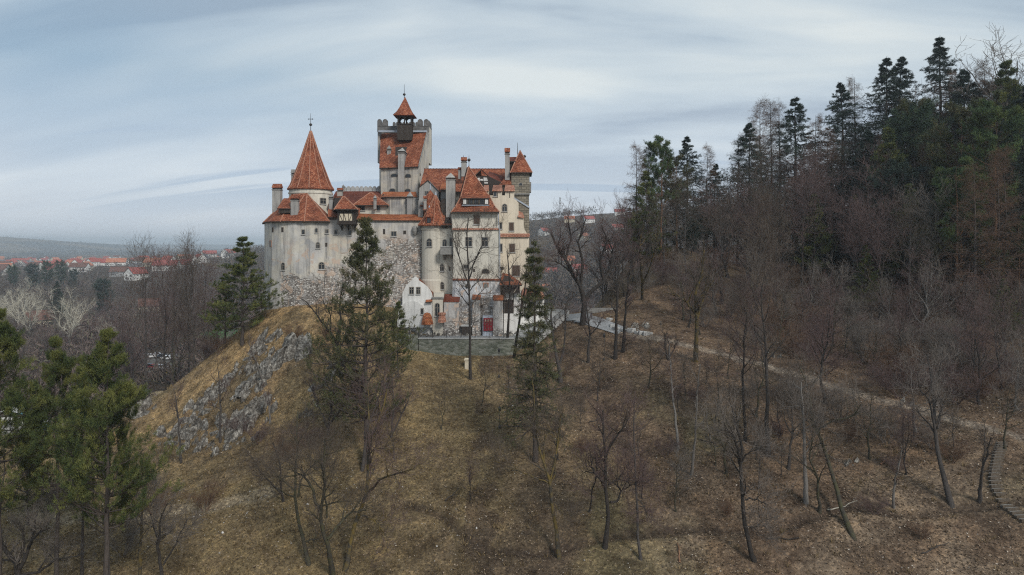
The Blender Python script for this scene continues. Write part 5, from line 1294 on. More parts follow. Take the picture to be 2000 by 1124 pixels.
htree(1105, crop(*c5, [(565, 1045), (520, 900), (470, 820), (430, 680), (395, 540), (395, 330), (375, 200), (370, 20)], [(430, 610), (440, 500), (510, 400), (600, 330)], [(520, 890), (555, 880), (590, 895)], [(400, 560), (330, 500), (260, 440)]), [8, 4, 4, 3], 'bare tree bending left at the foot, leftmost of three at bottom centre left', 'moss', 'twig', 3, den=1.3, cs=1.1)
htree(1098, crop(*c6, [(520, 1012), (500, 800), (465, 600), (455, 460), (420, 380), (390, 290), (355, 200), (350, 0), (340, -200)], [(460, 470), (500, 300), (520, 180), (540, 0)], [(450, 490), (360, 450), (230, 410), (60, 350)], [(465, 600), (500, 640), (545, 700)], [(420, 380), (415, 250), (440, 120)]), [8, 5, 3.5, 3, 4], 'bare tree with orange lichen on its trunk at lower centre', 'lichen', 'twig', 4, den=1.2)
htree(1078, crop(*c6, [(840, 945), (865, 700), (855, 480), (850, 280), (835, 100), (830, -60)], [(880, 590), (940, 590), (965, 530), (940, 470), (980, 420)], [(870, 470), (930, 445), (1060, 480)], [(845, 460), (770, 380), (740, 320), (770, 270), (830, 250)], [(852, 230), (900, 150), (950, 60), (1000, -40)], [(775, 385), (730, 380), (685, 388)], [(960, 530), (1020, 490), (1075, 440)]), [9, 5, 4, 5, 5, 3, 3], 'gnarled bare tree with a looping hooked branch at lower centre', 'dark', 'twigp', 5, den=1.2)
htree(1103, crop(*c6, [(1105, 1035), (1085, 900), (1095, 600), (1088, 400), (1100, 100), (1110, -80)], [(1098, 610), (1130, 640)], [(1098, 660), (1150, 665), (1168, 730)]), [6, 2.5, 2.5], 'thin straight bare tree right of the gnarled tree with the looping branch', 'grey', 'twigp', 6, den=1.1, cs=.9)
htree(1103, crop(*c6, [(1920, 1032), (1870, 930), (1845, 750), (1840, 550), (1830, 320), (1860, 200), (1800, 60), (1790, -60)], [(1858, 590), (1930, 575), (2000, 615)], [(1830, 320), (1760, 120), (1700, 60), (1600, 50)], [(1845, 770), (1880, 765), (1910, 768)], [(1832, 330), (1870, 250), (1960, 220)]), [10, 4, 5, 3, 4], 'dark crooked bare tree whose foot curves right at lower right of centre', 'dark', 'twigs', 7, den=1.3)
htree(1064, crop(*c7, [(815, 892), (790, 700), (820, 560), (830, 380), (800, 200), (850, 80), (880, -30), (860, -180)], [(845, 250), (930, 170), (1050, 120), (1090, 0)], [(815, 400), (760, 200), (650, 120), (560, 90)], [(805, 220), (790, 100), (700, 0)]), [10, 5, 4, 4], 'thick dark leaning tree with a flared grey foot at lower right', 'moss', 'twigs', 8, den=1.3)
htree(992, crop(*c7, [(1488, 614), (1465, 400), (1450, 200), (1462, 60), (1490, -100), (1495, -300), (1490, -420)], [(1455, 150), (1410, -30), (1380, -130), (1300, -200), (1290, -330)], [(1470, 100), (1520, 0), (1560, -60)], [(1490, -180), (1530, -290), (1560, -330)]), [10, 5, 4, 3.5], 'pale topped bare tree with a straight dark trunk near the wooden stairway', 'grey', 'twigs', 9, den=1.1)
htree(985, crop(*c7, [(455, 604), (455, 300), (462, 0), (455, -250)], [(460, 200), (480, 180), (560, 20)]), [8, 3], 'straight grey trunk standing alone between the crooked and the thick leaning tree', 'silver', 'twigs', 10, den=1.3, cs=.9)
htree(998, crop(*c7, [(1068, 650), (1062, 500), (1064, 420), (1090, 290), (1100, 180)]), [5], 'thin pale sapling right of the thick dark leaning tree', 'silver', 'twig', 11, cs=.7)
htree(978, crop(*c7, [(1675, 575), (1660, 430), (1625, 350), (1620, 200), (1600, 60)], [(1660, 430), (1690, 250), (1700, 60)]), [7, 4], 'slim forked grey tree just left of the wooden stairway', 'grey', 'twig', 12, cs=.8)
htree(882, [[(1325, 882), (1328, 820), (1326, 770), (1330, 690)]], [5], 'thin pale trunk, left of a pair in the middle of the slope', 'silver', 'twigp', 13, cs=.9)
htree(930, [[(1349, 932), (1352, 850), (1348, 770), (1350, 700)]], [5], 'thin pale trunk, right of a pair in the middle of the slope', 'silver', 'twig', 14, cs=.9)
htree(748, crop(*cA, [(545, 548), (535, 430), (510, 330), (490, 200), (480, 60), (500, -40)], [(540, 420), (565, 340), (580, 200), (575, 20), (600, -60)]), [8, 5], 'bare tree forking into two tall stems right of the slender spruce', 'grey', 'twig', 15, cs=.8)
htree(710, crop(*cA, [(742, 414), (745, 300), (755, 200), (735, 60), (720, -20)], [(755, 200), (800, 140), (830, 60)]), [6, 3], 'slim grey bare tree below the big spreading plaza tree', 'grey', 'twigp', 16, cs=.8)
htree(702, crop(*cA, [(945, 378), (950, 200), (955, 0), (960, -160), (965, -300)]), [7], 'straight dark trunk beside the stone blocks on the path, left one', 'dark', 'twig', 17, cs=.9)
htree(688, crop(*cA, [(1000, 330), (1005, 150), (1012, -20), (1020, -200), (1040, -330)], [(1003, 240), (1025, 235)]), [6, 2], 'straight dark trunk beside the stone blocks on the path, right one', 'dark', 'twigp', 18, cs=.9)
htree(704, crop(*cA, [(1340, 395), (1320, 350), (1300, 270), (1290, 180)], [(1335, 380), (1380, 300), (1400, 240)], [(1330, 370), (1350, 290), (1345, 230)]), [5, 3, 3], 'small low crooked tree just under the gravel path', 'dark', 'twig', 19, cs=.9)
htree(708, crop(*cA, [(1532, 405), (1528, 250), (1520, 50), (1500, -100), (1540, -250), (1545, -420)], [(1525, 60), (1450, -40), (1400, -80), (1330, -100)], [(1522, 80), (1580, -120), (1640, -200)]), [9, 5, 5], 'lichen covered trunk with dark crown rising just below the gravel path', 'lichen', 'twig', 20, den=1.2)
htree(642, crop(*cD, [(452, 875), (460, 760), (465, 690), (440, 590), (380, 500), (340, 410), (280, 320), (255, 260)], [(470, 680), (510, 620), (590, 560), (640, 480), (650, 370), (620, 280)], [(440, 590), (450, 430), (420, 300), (470, 160)], [(380, 500), (300, 440), (240, 420)], [(345, 420), (380, 280), (360, 150)], [(590, 560), (560, 430), (600, 300), (560, 200)], [(640, 480), (740, 400)]), [12, 9, 6, 4, 5, 5, 4], 'big spreading bare tree with thick leaning limbs on the plaza right of the castle', 'dark', 'twigp', 21, D=119.5, den=1.4, cs=.9)
htree(603, crop(*cD, [(848, 745), (830, 680), (822, 570), (800, 480), (775, 330), (780, 200)], [(822, 570), (850, 470), (865, 330), (860, 200)]), [7, 4], 'mossy forked bare tree on the knoll slope above the stone steps', 'lichen', 'twig', 22, D=130, cs=.8)
htree(742, [[(919, 742), (919, 680), (920, 600), (919, 540), (918, 470), (921, 430)], [(919, 600), (935, 575), (950, 560)], [(919, 555), (905, 510), (893, 470), (888, 450)], [(919, 545), (935, 500), (950, 470), (955, 450)], [(920, 575), (900, 550), (888, 540)], [(919, 640), (930, 625), (940, 620)]], [5.5, 2.2, 2.6, 2.6, 2, 2], 'tall slim bare tree standing in front of the gatehouse', 'grey', 'twig', 23, cs=.75)
htree(694, [[(990, 694), (993, 620), (996, 560), (994, 520), (990, 490)], [(995, 580), (1010, 560), (1020, 540)], [(994, 570), (980, 550), (970, 535)]], [5, 2.5, 2.5], 'bare tree with dark trunk at the terrace end, left of a leaning one', 'dark', 'twig', 24, cs=.8)
htree(698, [[(1004, 698), (1010, 650), (1016, 600), (1022, 560), (1025, 520)], [(1014, 610), (1030, 590)]], [5.5, 2.5], 'leaning bare tree at the right end of the retaining wall', 'dark', 'twigp', 25, cs=.8)
htree(738, crop(*c4, [(720, 590), (700, 440), (690, 380), (640, 300), (560, 200), (480, 100)], [(690, 380), (710, 220), (700, 100), (720, 0)], [(700, 420), (740, 300), (800, 220)], [(640, 300), (660, 180), (620, 60)]), [7, 5, 3, 3], 'dark forked bare tree left of the tall open pine below the bastion', 'dark', 'twig', 26, cs=.9)
htree(745, crop(*c4, [(215, 620), (200, 480), (180, 340)]), [4], 'thin sapling growing out of the grey rocks', 'silver', 'twigp', 27, cs=1.2)
htree(830, crop(*c4, [(255, 890), (250, 760), (225, 690)]), [3.5], 'short pale sapling on the rocky flank below the grey rocks', 'silver', 'twigp', 28, cs=1.4)
htree(905, [[(354, 903), (352, 850), (348, 800), (343, 765)]], [4], 'slim bare sapling at the left foot of the rocky knoll', 'grey', 'twigp', 29, cs=1.2)
htree(870, [[(430, 862), (428, 800), (424, 750), (420, 720)]], [4], 'slim bare sapling among the lower white rocks', 'grey', 'twigp', 30, cs=1.2)
htree(1124, crop(*c3, [(150, 1180), (130, 1050), (60, 960), (0, 880), (-60, 780)], [(140, 1080), (180, 1000), (230, 850), (250, 650)], [(200, 930), (260, 850), (370, 750), (480, 700)], [(160, 1130), (280, 1110), (400, 1030), (600, 990)], [(165, 1010), (165, 900), (150, 760)], [(280, 1100), (370, 970)]), [12, 8, 6, 6, 5, 4], 'low wide forking dark tree in the bottom left corner', 'dark', 'twigs', 31, D=66, den=1.3)
htree(1124, crop(*c3, [(1080, 1160), (1075, 900), (1080, 720), (1095, 500), (1090, 330)], [(1078, 980), (1180, 880), (1300, 800)], [(1080, 700), (1000, 600), (960, 520)], [(1085, 640), (1180, 560)]), [6, 4, 4, 3], 'yellowish lichened thin tree right of the foremost left pine', 'lichen', 'twigs', 32, D=68, den=1.2)
htree(1124, crop(*c3, [(1260, 1160), (1290, 880), (1350, 700), (1400, 560), (1480, 430)], [(1280, 950), (1270, 780), (1230, 600)], [(1310, 1000), (1440, 800), (1560, 600)]), [6, 4, 4], 'bushy many stemmed bare tree at bottom left, right of the lichened one', 'grey', 'twigs', 33, D=69, den=1.5)
htree(925, crop(*c5, [(935, 300), (960, 100), (940, -100), (880, -300)], [(955, 100), (1020, -100), (1060, -260)], [(950, 0), (860, -160), (760, -280)]), [6, 4, 4], 'purplish bushy bare tree in front of the base of the tall open pine', 'grey', 'twigp', 34, D=84, den=1.2, cs=1.2)
htree(880, [[(640, 890), (640, 830), (650, 780), (645, 740)], [(640, 840), (610, 790), (590, 760)], [(642, 830), (680, 780), (700, 745)]], [5, 4, 4], 'spreading twiggy bare tree left of the tall open pine at mid slope', 'grey', 'twigp', 35, D=90, den=1.1, cs=1.3)
htree(890, [[(760, 890), (765, 840), (770, 790), (765, 745)], [(765, 850), (790, 800), (800, 770)]], [5, 4], 'spreading twiggy bare tree right of the tall open pine at mid slope', 'grey', 'twigp', 36, D=90, den=1.1, cs=1.3)
htree(1010, [[(560, 1010), (555, 950), (560, 900), (550, 850)], [(557, 960), (530, 910), (520, 870)]], [5, 4], 'twiggy bare tree behind the three low trees at bottom centre left', 'grey', 'twig', 37, D=80, den=1.6, cs=1.3)
htree(1005, [[(1150, 1010), (1152, 950), (1158, 900), (1150, 850)]], [3.5], 'thin twiggy tree behind the gnarled tree with the looping branch', 'grey', 'twigp', 38, D=76, den=1.3)
htree(900, [[(1090, 900), (1085, 860), (1092, 820)]], [4], 'small twiggy bare tree below the slender spruce', 'grey', 'twig', 39, D=84, den=1.5, cs=1.5)
for i, (px, py, top, kd, lb) in enumerate([
    (1455, 862, 560, 'tall2', 'tall dark bare tree below the gravel path, left of a close pair'), (1500, 893, 470, 'tall1', 'tallest bare tree below the gravel path, its crown over the dark forest'),
    (1478, 815, 640, 'scrag1', 'small scraggly tree between two tall dark trunks below the path'), (1600, 1000, 760, 'scrag1', 'mossy scraggly bare tree behind the thick dark leaning tree'),
    (1418, 930, 740, 'scrag1', 'mossy twiggy bare tree left of the straight grey lone trunk'), (1540, 920, 700, 'round1', 'grey wide crowned bare tree below the middle of the gravel path'),
    (1700, 905, 740, 'scrag1', 'low bushy tree under the bend of the gravel path'), (1965, 880, 720, 'round3', 'grey bare tree at the right edge by the top of the wooden stairway'),
    (1395, 830, 690, 'scrag1', 'scraggly low tree between the path and the pale trunk pair'), (1610, 790, 560, 'round2', 'dark bare tree standing right beside the gravel path, left of its bend'),
    (1790, 850, 690, 'scrag2', 'low silver twigged tree by the white stones on the path'), (1265, 760, 640, 'scrag1', 'small scraggly tree between the lamp post and the lichened trunk')]):
    tree(kd, px, None, top=top, base=py, label=lb, w=1.05)
# skyline trees on the wooded hill: column, distance, top row, kind, label
SKY = [(1247, 150, 280, 'larch1', 'leaning leafless larch at the left end of the wooded hill skyline'), (1268, 154, 288, 'larch2', 'second leafless larch from the left on the wooded hill skyline'),
 (1292, 152, 275, 'scots1', 'orange trunked pine with an open crown near the left end of the wooded hill'), (1262, 147, 335, 'layer2', 'dark lower pine under the leafless larches at the left end of the wooded hill'),
 (1322, 155, 312, 'scots2', 'greenish pine left of the narrow pointed spruce'), (1343, 158, 262, 'spruce2', 'narrow pointed spruce between two leafless larches'), (1380, 158, 284, 'larch1', 'leafless larch right of the narrow pointed spruce'),
 (1396, 160, 318, 'spruce1', 'small dark spruce in the dip of the wooded skyline'), (1458, 160, 239, 'spruce1', 'dark spruce left of the three tall bare larches'), (1440, 162, 262, 'larch2', 'wide leafless larch crown behind the dark spruce left of the three tall larches'),
 (1484, 165, 196, 'larch1', 'leftmost of three tall bare larches on the skyline'), (1506, 168, 200, 'larch2', 'middle one of three tall bare larches on the skyline'), (1524, 166, 203, 'larch1', 'rightmost of three tall bare larches on the skyline'),
 (1553, 164, 184, 'spruce2', 'dark spruce just right of the three tall bare larches'), (1590, 160, 226, 'larch2', 'brown larch left of the bushy pointed spruce'), (1615, 158, 250, 'larch1', 'brown larch touching the bushy pointed spruce'), (1645, 165, 160, 'spruce1', 'bushy pointed spruce beside the thin dead trunk'),
 (1672, 166, 153, 'larch2', 'thin dead tree between the bushy spruce and the twin spruces'), (1733, 162, 107, 'spruce2', 'left one of the tall twin spruces on the skyline'), (1760, 164, 106, 'spruce1', 'right one of the tall twin spruces on the skyline'),
 (1838, 160, 66, 'spruce2', 'tallest spruce, standing alone on the skyline at right'), (1790, 152, 205, 'scots2', 'olive crowned pine between the twin spruces and the tallest spruce'), (1785, 146, 215, 'dense1', 'dense dark green pine below the twin spruces'), (1735, 140, 250, 'layer2', 'dark open pine left of the dense dark green pine'),
 (1820, 150, 170, 'round2', 'bare tree crown below the tallest spruce'), (1868, 150, 140, 'larch1', 'brown larch right of the tallest spruce'), (1890, 146, 130, 'spruce1', 'dark spruce right of the tallest spruce'), (1925, 145, 120, 'larch2', 'brown larch left of the big fan shaped bare tree'),
 (1965, 140, 120, 'layer2', 'dark pine in front of the big fan shaped bare tree'), (1985, 148, 62, 'vase2', 'big fan shaped bare tree at the upper right corner'), (1850, 130, 260, 'layer2', 'broad dark pine in the middle of the upper right forest'), (1875, 128, 215, 'scots2', 'yellow green pine crown in the upper right forest'),
 (1868, 118, 322, 'scots1', 'bright green pine with an orange trunk in front of the dark right forest'), (1945, 122, 210, 'scots1', 'tall pine with a long pale orange trunk near the right edge'), (1932, 112, 470, 'scots2', 'small green pine low on the slope near the right edge'),
 (1985, 132, 190, 'layer2', 'dark pine at the right edge below the fan shaped bare tree'), (1905, 138, 200, 'larch2', 'brown larch left of the tall pale orange trunk'), (1700, 150, 250, 'spruce1', 'dark spruce below and left of the twin spruces'), (1815, 138, 290, 'layer2', 'dark mid height pine under the dense dark green pine'),
 (1690, 120, 480, 'layer2', 'small green shaded pine in the middle of the dark slope'), (1960, 104, 545, 'layer2', 'green pine low at the right edge above the path'), (1990, 114, 430, 'scots1', 'green pine with orange trunk at the right edge, mid slope'), (1775, 128, 360, 'layer2', 'dark green pine standing below the tallest spruce, mid slope'), (1590, 140, 380, 'layer2', 'dark green pine below the brown larches, mid slope'), (2020, 128, 150, 'spruce1', 'spruce cut by the right picture edge'), (1420, 150, 330, 'round1', 'bare round crown in the dip of the wooded skyline')]
for px, D, top, kd, lb in SKY: tree(kd, px, D, top=top, label=lb, w=1.35 if kd.startswith('vase') else (1.15 if kd[:5] == 'dense' else (1.35 if kd[:3] == 'spr' else 1.0)), lean=-.05 if px == 1247 else 0)
for i, (px, D, dy, kd) in enumerate([(1350, 150, 90, 'dense2'), (1480, 156, 110, 'spruce1'), (1575, 150, 90, 'spruce2'), (1620, 152, 90, 'spruce1'), (1662, 146, 100, 'spruce2'), (1706, 142, 80, 'spruce1'), (1742, 150, 40, 'spruce2'), (1768, 132, 120, 'dense2'), (1800, 158, 10, 'spruce1'), (1832, 146, 70, 'spruce2'),
   (1860, 156, 20, 'spruce1'), (1886, 132, 90, 'spruce2'), (1915, 150, 20, 'spruce2'), (1942, 154, 0, 'dense2'), (1966, 126, 90, 'spruce1'), (1992, 144, 40, 'dense1')]):
    tree(kd, px, D, top=np.interp(px, [1250, 1400, 1450, 1550, 1700, 1850, 2050], [330, 350, 290, 240, 225, 185, 140]) + dy, w=1.25, group='dark firs inside the hillside wood', label='dark fir inside the hillside wood below the skyline, %s from the left' % (['first', 'second', 'third', 'fourth', 'fifth', 'sixth', 'seventh', 'eighth', 'ninth', 'tenth', 'eleventh', 'twelfth', 'thirteenth', 'fourteenth', 'fifteenth', 'sixteenth'][i]))
# ---- the mass of bare trees on the wooded hill, each named by its row and by the landmark tree it stands near
SKYP = [(1150, 460), (1200, 400), (1250, 330), (1400, 350), (1450, 290), (1550, 240), (1700, 230), (1850, 190), (2050, 150)]
LM = [(1190, 'the plaza stairs'), (1292, 'the orange trunked pine'), (1380, 'the pointed spruce'), (1458, 'the dip in the skyline'), (1530, 'the three larches'), (1645, 'the bushy spruce'), (1745, 'the twin spruces'), (1838, 'the tallest spruce'), (1920, 'the pale orange trunk'), (2100, 'the right picture edge')]
ROWS = [('behind the path', 0), ('on mid slope', 1), ('near the crest', 2)]
ORD = ['first', 'second', 'third', 'fourth', 'fifth', 'sixth', 'seventh', 'eighth', 'ninth', 'tenth', 'eleventh', 'twelfth', 'thirteenth', 'fourteenth']
def scatter(n, pxr, dr, mind, ok, seed, tries=9000):
    r = random.Random(seed); out = []
    for _ in range(tries):
        if len(out) >= n: break
        D = r.uniform(*dr); px = r.uniform(*pxr); x = X(px, D)
        if all((x - a) ** 2 + (D - b) ** 2 > mind ** 2 for a, b, _ in out) and ok(px, D, x): out.append((x, D, px))
    return out
def pathD(px):
    for (a, b), (c, d) in zip(PATHPX[:-1], PATHPX[1:]):
        if a <= px <= c: return b + (d - b) * (px - a) / (c - a)
    return 124 if px < 1135 else 72
PATHPX = [(1135, 124), (1165, 119.5), (1200, 114.5), (1290, 108.5), (1400, 101.5), (1550, 95), (1650, 90.5), (1750, 86.5), (1900, 81), (2000, 78), (2200, 72.5)]
def okf(px, D, x):
    if px < 1180 or (px < 1330 and D < 132): return False
    return D > pathD(px) + 3.5
PT = scatter(135, (1180, 2110), (84, 176), 3.6, okf, 5)
cells = {}
for x, D, px in PT:
    col = next(i for i, (p_, _) in enumerate(LM) if px < p_ + 40 or i == len(LM) - 1); f = (D - pathD(px)) / (170 - pathD(px)); cells.setdefault((col, 0 if f < .33 else (1 if f < .66 else 2)), []).append((px, x, D))
adj = {'round1': 'grey round', 'round2': 'plum brown', 'vase1': 'wide grey', 'tall1': 'tall grey', 'tall2': 'tall dark', 'larch1': 'brown conical', 'larch2': 'narrow brown', 'round3': 'silvery', 'scrag1': 'low scraggly', 'vase2': 'wide silvery'}
for (col, row), lst in sorted(cells.items()):
    for i, (px, x, D) in enumerate(sorted(lst)):
        sky_y = np.interp(px, *zip(*SKYP)) + random.uniform(0, 55); z = hz(x, D); hmax = Z(sky_y, D) - z
        kd = random.choice(['round1', 'round2', 'vase1', 'tall1', 'tall2', 'larch1', 'larch2', 'round3', 'larch1', 'round2'] if row else ['round1', 'round3', 'vase2', 'scrag1', 'round2', 'vase1'])
        hh = min(hmax, random.uniform(15, 24) if row else random.uniform(8, 13))
        if kd[:4] in ('tall', 'larc'): hh = min(hmax, random.uniform(18, 27))
        if hh < 4: continue
        tree(kd, px, D, h=hh, w=random.uniform(.9, 1.25), group='bare trees of the dark hillside wood',
             label='%s bare tree %s by %s, %s from left' % (adj[kd], ROWS[row][0], LM[col][1], ORD[i]))
# undergrowth on the wooded hill
def shrub(px, D, s, k, label, group):
    x = X(px, D); o = link('shrub', SHR[k]); o.location = (x, D, hz(x, D) - .1); o.scale = (s * 1.2, s * 1.2, s); o.rotation_euler[2] = random.uniform(0, 6.28); tag(o, label, 'shrub', group)
SP = scatter(170, (1230, 2100), (80, 165), 2.2, lambda px, D, x: D > pathD(px) + 1.5 and not (px < 1330 and D < 128), 8)
cells = {}
for x, D, px in SP:
    col = next(i for i, (p_, _) in enumerate(LM) if px < p_ + 40 or i == len(LM) - 1); f = (D - pathD(px)) / (165 - pathD(px)); cells.setdefault((col, 0 if f < .33 else (1 if f < .66 else 2)), []).append((px, D))
for (col, row), lst in sorted(cells.items()):
    lst.sort()
    for i, (px, D) in enumerate(lst): shrub(px, D, random.uniform(.7, 1.5), random.randrange(3), 'leafless brushy shrub %s near %s' % ( ROWS[row][0], LM[col][1]), 'undergrowth shrubs %s near %s' % (ROWS[row][0], LM[col][1]))
for i, (px, py, s, k, lb) in enumerate([(505, 870, .8, 0, 'rusty brown bush at the foot of the rocky knoll'), (470, 850, .7, 0, 'low brown bush left of the rusty one under the rocks'), (600, 880, 1.0, 0, 'twiggy purple bush below the small rocks'), (560, 900, .9, 1, 'twiggy grey bush left of the purple one below the rocks'),
  (640, 670, .9, 1, 'grey thicket just under the bastion wall'), (575, 665, .7, 1, 'low bush at the top of the straw coloured grass'), (430, 690, 1.0, 1, 'bush on the left shoulder of the knoll under the dark pine'), (405, 700, .9, 0, 'bush left of the one under the shoulder pine'),
  (700, 800, 1.1, 0, 'purplish brush beside the tall open pine trunk, left'), (760, 820, 1.0, 0, 'purplish brush beside the tall open pine trunk, right'), (1140, 885, .6, 1, 'dark round bush in mid slope left of the pale trunks'), (840, 650, .7, 1, 'leafless bush on the stony bank under the white annex'),
  (862, 640, .8, 1, 'leafless bush beside the entrance steps'), (1470, 780, .9, 2, 'silver twigged bush on the lower side of the path, left'), (1560, 800, 1.0, 2, 'silver twigged bush on the lower side of the path, middle'), (1640, 830, 1.2, 2, 'silver twigged bush on the lower side of the path, right'),
  (1360, 790, .7, 0, 'plum coloured brush between the pale trunks and the path'), (1730, 870, 1.1, 2, 'silver brush under the white stones by the path'), (1860, 905, .8, 1, 'low brush behind the pale topped tree'), (300, 1010, .9, 1, 'grey bush on the pale trail at lower left'),
  (240, 1090, 1.0, 2, 'pale twiggy bush at the foot of the left pines'), (90, 1000, 1.0, 2, 'pale twiggy bush between the two left pine trunks'), (400, 1000, .9, 1, 'small grey bush right of the pale trail')]):
    D = hit(px, py, 52) or 112; shrub(px, D, s, k, lb, None)

# small trees and saplings on the open slope
def slope_trees(n, pxr, dr, mind, kinds, hr, seed, where, ok=lambda px, D, x: True):
    lm = [(620, 'the rocks'), (740, 'the open pine'), (920, 'the gatehouse tree'), (1060, 'the slender spruce'), (1200, 'the looping branch tree'), (1340, 'the pale trunk pair'), (1480, 'the crooked tree'), (1620, 'the lone grey trunk'), (1760, 'the leaning tree'), (2100, 'the wooden stairway')]
    cells = {}
    for x, D, px in scatter(n, pxr, dr, mind, ok, seed): cells.setdefault(next(i for i, (p_, _) in enumerate(lm) if px < p_ + 50 or i == len(lm) - 1), []).append((px, D))
    for c, lst in sorted(cells.items()):
        for i, (px, D) in enumerate(sorted(lst)):
            kd = random.choice(kinds); tree(kd, px, D, h=random.uniform(*hr), w=random.uniform(.9, 1.2), group='small bare trees on the open slope', label='%s bare tree %s by %s, %s from left' % ('small twiggy' if hr[1] < 8 else 'slim', where, lm[c][1], ORD[i]))
slope_trees(20, (1240, 1960), (74, 100), 3.0, ['scrag1', 'round3', 'scrag2', 'round1', 'round2'], (4.0, 7.5), 31, 'under the path', lambda px, D, x: D < pathD(px) - 3)
slope_trees(15, (560, 1240), (78, 104), 5.0, ['scrag1', 'round2', 'round1'], (4, 7), 33, 'on the open slope')
for i, (px, py, s, k) in enumerate(sorted([(1300, 900, .7, 0), (1520, 860, .7, 0), (1660, 870, .6, 1), (1750, 930, .6, 0), (1420, 1010, .5, 1), (1710, 1010, .6, 0), (1800, 1060, .5, 1), (1820, 880, .7, 2)])):
    D = hit(px, py, 52) or 80; shrub(px, D, s, k, 'low brushwood under the path, %s clump from the left' % ORD[i], 'low brushwood under the path')
# ------------------------------------------------------------------ rocks
lm = NM('limestone', .9, .1); pp = lm.obj(); n = lm.noise(pp, 1.6, 7, .7, .6); n2 = lm.noise(lm.mapped(pp, (2, 2, .6)), 3.0, 6, .7)
c = lm.ramp(n, [(.38, (.055, .048, .040)), (.50, (.18, .165, .145)), (.60, (.38, .36, .32)), (.72, (.62, .59, .53))])
c = lm.mix(lm.ramp(n2, [(.48, (0.,)), (.6, (.8,))]), c, (.06, .055, .05)); lm.col(c); lm.bump(n2, 1.0, .15); M['lime'] = lm.m
def shard(r, c, h, w, lean):
    k = r.integers(5, 8); a = np.sort(r.random(k) * 6.28); v, f = [], []
    for j, (t, q) in enumerate(((-.35, 1.0), (.15, 1.0), (.55, .8), (.85, .45), (1.0, .12))):
        for i in range(k): rr = w * q * (.75 + .5 * r.random()); v.append((c[0] + math.cos(a[i]) * rr + lean[0] * max(t, 0) * h, c[1] + math.sin(a[i]) * rr * .8 + lean[1] * max(t, 0) * h, c[2] + t * h + r.normal() * h * .05))
    for j in range(4):
        for i in range(k): f.append((j * k + i, j * k + (i + 1) % k, (j + 1) * k + (i + 1) % k, (j + 1) * k + i))
    f.append(tuple(4 * k + i for i in range(k))); return v, f
def outcrop(px, py, size, n, label, seed, D=None, group=None, name='rock_outcrop', flat=1.0):
    r = np.random.default_rng(seed); D = D or hit(px, py, 52) or 110; x = X(px, D); z = hz(x, D); mb = MB()
    mb.lathe(0, 0, [(size * .9, -1.2), (size * .75, -.45), (size * .3, -.2)], 9, M['lime'], sy=.7)
    for i in range(n):
        dx, dy = r.normal() * size * .55, r.normal() * size * .35; h = size * r.uniform(.22, .80) * flat; zz = hz(x + dx, D + dy) - z
        v, f = shard(r, (dx, dy, zz - .1), h, h * r.uniform(.3, .6) / flat ** .5, (r.uniform(.1, .5), r.uniform(-.1, .2))); mb.add(v, f, M['lime'])
    o = mb.build(name); o.location = (x, D, z); tag(o, label, 'rock', group); return o
q4 = lambda u, v: (450 + u / 3.306, 560 + v / 3.306)
q0 = lambda u, v: (u / 3.512, 560 + v / 3.512)
RK = [(*q4(230, 375), 2.6, 12, 'white grey outcrop at the top left of the rocky knoll flank'), (*q4(300, 470), 3.0, 14, 'broad grey outcrop just below the topmost one on the knoll'), (*q4(385, 450), 3.4, 16, 'biggest jagged grey outcrop, right end of the upper rock band'), (*q4(425, 415), 2.0, 7, 'pointed grey rocks at the upper right tip of the rock band'),
 (*q4(255, 545), 2.4, 10, 'slanting grey outcrop in the middle of the upper rock band'), (*q4(160, 600), 2.6, 12, 'slanting grey outcrop at the lower end of the upper rock band'), (*q4(95, 660), 1.8, 8, 'small slanting rocks left of the upper band end'), (*q4(190, 800), 1.9, 9, 'grey rocks below the pale sapling'),
 (*q4(130, 880), 2.4, 12, 'dark grey outcrop low on the knoll flank, right one'), (*q4(60, 960), 2.4, 12, 'dark grey outcrop at the foot of the knoll flank'), (*q4(625, 620), 1.8, 8, 'lone grey rocks left of the tall open pine'), (*q4(550, 690), 1.3, 6, 'small grey rock below the lone rocks by the pine'), (*q4(640, 520), 1.4, 6, 'half hidden rocks above the lone rocks by the pine'), (*q4(475, 850), 1.2, 6, 'small white grey rock in the brush at mid slope'),
 (*q0(1020, 850), 3.4, 7, 'large smooth boulder on the left edge of the knoll'), (*q0(1290, 905), 1.7, 5, 'pale round boulder on the lower left flank'), (*q0(1325, 1000), 1.7, 6, 'tall white boulder on the lower left flank'), (*q0(1150, 1025), 2.0, 7, 'white rock with a black hollow at the left foot of the knoll'),
 (*q0(1510, 700), 2.2, 10, 'pale outcrop left of the thin sapling on the rocks'), (*q0(1600, 600), 1.8, 8, 'pale rocks high on the flank, left of the upper band'), (*q0(1710, 690), 2.4, 11, 'streaked grey outcrop joining the upper rock band'), (*q0(1735, 470), 1.8, 8, 'white rocks near the ridge of the knoll'),
 (*q0(1700, 900), 2.4, 12, 'white grey cluster in the middle of the lower flank'), (*q0(1640, 1010), 1.8, 9, 'rock cluster low beside a slim sapling'), (*q0(1430, 830), 1.4, 6, 'small upright rock in the middle of the straw grass'), (*q0(1290, 1105), 2.2, 9, 'white rocks beside the lowest sapling, left'), (*q0(1390, 1110), 1.8, 8, 'white rocks beside the lowest sapling, right'), (*q0(1560, 1030), 1.6, 7, 'low rocks between two slim saplings')]
